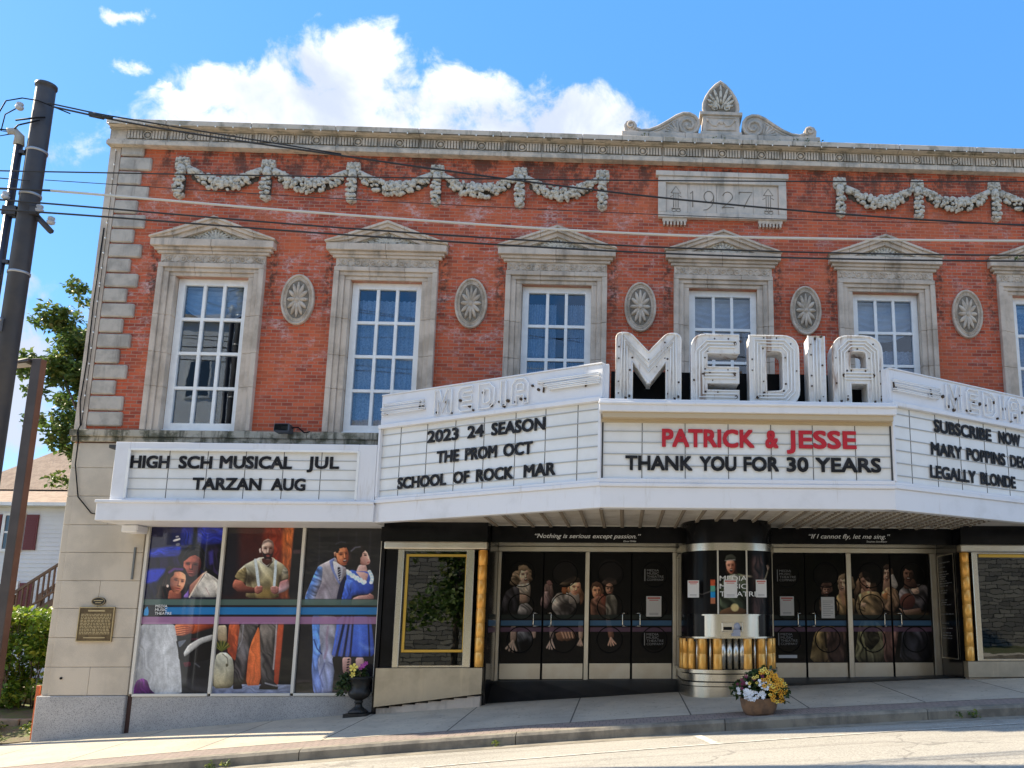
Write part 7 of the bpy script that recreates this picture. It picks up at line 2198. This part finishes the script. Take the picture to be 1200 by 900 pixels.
mb = MB(); mb.add([(lx - .46, ly - .12, 5.897), (lx - .16, ly - .12, 5.936), (lx - .16, ly + .12, 5.936), (lx - .46, ly + .12, 5.897)], [(3, 2, 1, 0)]); mb.build('lens', mat('frosted_lens', (.5, .5, .48), .3), sl)
MB().box(lx - .17, lx + .17, ly - .17, ly + .17, lz - .02, lz + .04).build('base_plate', M_BROWN, sl, bevel=.01)

ox = -10.40
t = empty('orange_post', (ox, .12, gx(-10.3)), 'short orange marker post standing against the granite plinth', 'marker post')
mb = MB(lambda p: (p[0] + (p[2] + .9) * .0, p[1], p[2])); mb.box(ox - .035, ox + .035, .10, .14, -.98, .03); mb.build('stake', mat('orange_plastic', (.58, .13, .035), .5, c2=(.45, .10, .035), scale=8), t, bevel=.01)
MB().box(ox + .035, ox + .10, .11, .135, -.30, -.12).build('torn_flap', MATS['orange_plastic'], t)

# ------------------------------------------------------------------ the white house at the left
HY = 12.0
H = empty('white_house', (-16, HY + 3, -.6), 'white clapboard house with tan shingle roof and dark red shutters behind the hedge', 'house')
M_SIDING = mat('white_siding', (.80, .81, .82), .6, c2=(.74, .75, .77), scale=1.2)
M_SHING = mat('tan_shingles', (.42, .30, .21), .9, c2=(.31, .215, .15), scale=4.5, bump=.6, bscale=16, speck=((.32, .22, .16), 18, .55, .66))
M_SHUT = mat('dark_red_shutter', (.16, .028, .03), .5)
ez = 4.88
mb = MB(); mb.box(-24, -11.6, HY, HY + 7, -1.2, ez)
for k in range(40):
    z = -.5 + .135 * k
    if z < ez - .1: mb.box(-24.01, -11.59, HY - .012, HY - .001, z, z + .012)
mb.build('wall', M_SIDING, H)
mb = MB()
# main hipped roof with a lower wing to the left
def roof(x0, x1, y0, y1, z0, zr, hip, rx0, rx1, ym):
    v = [(x0, y0, z0), (x1, y0, z0), (x1, y1, z0), (x0, y1, z0), (rx0, ym, zr), (rx1, ym, zr), (x0, y0, z0 - .1), (x1, y0, z0 - .1), (x1, y1, z0 - .1), (x0, y1, z0 - .1)]
    mb.add(v, [(0, 1, 5, 4), (1, 2, 5), (2, 3, 4, 5), (3, 0, 4), (9, 8, 7, 6), (0, 6, 7, 1), (1, 7, 8, 2), (2, 8, 9, 3), (3, 9, 6, 0)])
roof(-24.4, -11.2, HY - .35, HY + 7.3, ez + .02, 6.35, 1, -21.5, -14.5, HY + 3.4)
v = [(-22.3, HY + 1.2, 5.55), (-11.5, HY + 1.2, 5.55), (-11.5, HY + 6, 5.55), (-22.3, HY + 6, 5.55), (-20.2, HY + 3.2, 7.45), (-12.5, HY + 3.2, 7.45)]
mb.add(v, [(0, 1, 5, 4), (1, 2, 5), (2, 3, 4, 5), (3, 0, 4)])
mb.build('roof', M_SHING, H)
mb = MB(); mb.box(-24.4, -11.2, HY - .37, HY - .30, ez - .08, ez + .03); mb.box(-24.3, -11.3, HY - .3, HY, ez - .085, ez - .05); mb.build('eave_board', M_WINWHITE, H)
mb = MB(); mb.box(-18.0, -17.0, HY + .5, HY + 2.6, 5.0, 5.6); d_ = mb.build('dormer', mat('pale_blue_dormer', (.50, .60, .72), .6), H)
mb = MB(); mb.prism([(-18.15, 5.602), (-16.85, 5.602), (-17.5, 6.0)], HY + .4, HY + 2.8); mb.build('dormer_roof', M_SIDING, d_)


def house_window(x0, x1, z0, z1):
    mb = MB()
    mb.box(x0 - .09, x0, HY - .06, HY, z0 - .09, z1 + .09); mb.box(x1, x1 + .09, HY - .06, HY, z0 - .09, z1 + .09); mb.box(x0, x1, HY - .06, HY, z1, z1 + .09); mb.box(x0, x1, HY - .07, HY, z0 - .09, z0); mb.box(x0, x1, HY - .05, HY - .01, (z0 + z1) / 2 - .03, (z0 + z1) / 2 + .03)
    w = mb.build('window', M_WINWHITE, H)
    MB().box(x0, x1, HY - .035, HY - .025, z0, z1).build('pane', mat('house_pane', (.05, .07, .09), .05, spec=.9), w)
    for a, b in ((x0 - .50, x0 - .13), (x1 + .13, x1 + .50)):
        mb = MB(); mb.box(a, b, HY - .05, HY - .013, z0 - .03, z1 + .03)
        for k in range(12): mb.box(a + .05, b - .05, HY - .062, HY - .051, z0 + .04 + (z1 - z0 - .08) * k / 12, z0 + .04 + (z1 - z0 - .08) * (k + .55) / 12)
        mb.build('shutter', M_SHUT, H)


house_window(-19.72, -19.22, 3.45, 4.52)
house_window(-19.70, -19.15, 1.2, 2.35)
house_window(-22.6, -22.0, 3.45, 4.52)
# shutters as the photo shows them right of the visible window come with the window above; outside stair
S = empty('wooden_stair', (-15.8, 9.6, -.5), 'brown wooden outside stair with slatted railing in front of the white house', 'stair')
M_WOOD = mat('stair_timber', (.20, .13, .085), .8, c2=(.13, .085, .06), scale=4)
sx0, sz0, sx1, sz1 = -17.9, 1.0, -13.2, 4.4
SY = 10.0
mb = MB(); n = 16
for i in range(n):
    x = sx0 + (sx1 - sx0) * i / n; z = sz0 + (sz1 - sz0) * i / n
    mb.box(x, x + .34, SY, SY + 1.1, z - .04, z); mb.box(x + .29, x + .31, SY + .02, SY + 1.08, z, z + .20)
mb.build('steps', M_WOOD, S)
mb = MB()
def inc(o, t, y):
    mb.add([(sx0, y, sz0 + o), (sx1, y, sz1 + o), (sx1, y, sz1 + o + t), (sx0, y, sz0 + o + t), (sx0, y + .06, sz0 + o), (sx1, y + .06, sz1 + o), (sx1, y + .06, sz1 + o + t), (sx0, y + .06, sz0 + o + t)],
           [(0, 1, 2, 3), (7, 6, 5, 4), (4, 5, 1, 0), (3, 2, 6, 7), (1, 5, 6, 2), (4, 0, 3, 7)])
inc(-.30, .26, SY - .07); inc(-.30, .26, SY + 1.1)
mb.build('stringer', M_WOOD, S)
mb = MB(); inc(.88, .09, SY - .07); inc(.14, .06, SY - .07); inc(.88, .09, SY + 1.1); inc(.14, .06, SY + 1.1)
for i in range(34):
    x = sx0 + (sx1 - sx0) * (i + .5) / 34; z = sz0 + (sz1 - sz0) * (i + .5) / 34
    mb.box(x - .02, x + .02, SY - .06, SY - .02, z + .18, z + .90); mb.box(x - .02, x + .02, SY + 1.11, SY + 1.15, z + .18, z + .90)
mb.build('railing', M_WOOD, S)
mb = MB()
for (x, z) in ((sx0 + .1, sz0), ((sx0 + sx1) / 2, (sz0 + sz1) / 2), (sx1, sz1)):
    for y in (SY - .03, SY + 1.12): mb.box(x - .05, x + .05, y - .05, y + .05, -.8, z + .95)
mb.build('post', M_WOOD, S)

# ------------------------------------------------------------------ across the street (seen mirrored in the glass)
def far_house(name, label, x0, x1, y1, h, m, wm, cols, rows):
    g = empty(name, ((x0 + x1) / 2, y1, gx(0) - .5), label, 'building')
    mb = MB(); mb.box(x0, x1, y1 - 9, y1, -1.5, h); mb.build('wall', m, g)
    mb = MB(); mb.box(x0 - .2, x1 + .2, y1 - 9.2, y1 + .2, h, h + .35); mb.build('parapet', M_LIME, g)
    for i in range(cols):
        for j in range(rows):
            cx = x0 + (x1 - x0) * (i + .5) / cols; z0 = 1.0 + (h - 1.2) * j / rows
            mb = MB(); mb.box(cx - .6, cx + .6, y1 + .002, y1 + .06, z0, z0 + 1.9); w = mb.build('window', M_WINWHITE, g)
            MB().box(cx - .5, cx + .5, y1 + .06, y1 + .07, z0 + .1, z0 + 1.8).build('pane', MATS['house_pane'], w)
    return g


def stone_mat():
    m = bpy.data.materials.new('rubble_stone'); m.use_nodes = True
    t = m.node_tree; N = NT(t); p = t.nodes['Principled BSDF']; p.inputs['Roughness'].default_value = .9
    geo = N.n('ShaderNodeNewGeometry').outputs['Position']; s = N.n('ShaderNodeSeparateXYZ', ins={0: geo})
    v = N.n('ShaderNodeCombineXYZ', ins={0: N.math('ADD', s.outputs[0], s.outputs[1]), 1: s.outputs[2], 2: 0.0}).outputs[0]
    br = N.n('ShaderNodeTexBrick', offset=.37, squash=1.6, squash_frequency=3, ins={'Vector': v, 'Color1': (.36, .33, .27, 1), 'Color2': (.15, .14, .125, 1), 'Mortar': (.05, .05, .045, 1), 'Scale': 1.0, 'Mortar Size': .02, 'Brick Width': .55, 'Row Height': .2})
    t.links.new(br.outputs[0], p.inputs['Base Color'])
    return m


far_house('stone_building', 'grey rubble stone building across the street from the theatre', -17, 27, -25, 10.6, stone_mat(), 0, 0, 0)
far_house('white_building', 'tall white building across the street, mirrored in the upper windows', -31, -19, -24, 15.5, M_SIDING, 0, 4, 4)
rnd = random.Random(77)
for k, (x, y, lab, sc) in enumerate(((-6.9, -20, 'broad street tree across the road, mirrored in the gold framed showcase', 1.0), (9.5, -21.5, 'rounder street tree across the road facing the ticket booth', .9))):
    cl = []
    for q in range(40 if k == 0 else 26):
        a = rnd.uniform(0, 6.28); rr = rnd.uniform(0, 1.9) * sc
        cl.append(((x + rr * math.cos(a), y + rr * math.sin(a), rnd.uniform(1.2 if k == 0 else 2.6, 6.8) * sc), (.85 * sc, .85 * sc, .6 * sc)))
    tree((x, y, far_ground_z(x, y)), 6.5 * sc, cl, 40 + k, lab, 4200, .26)
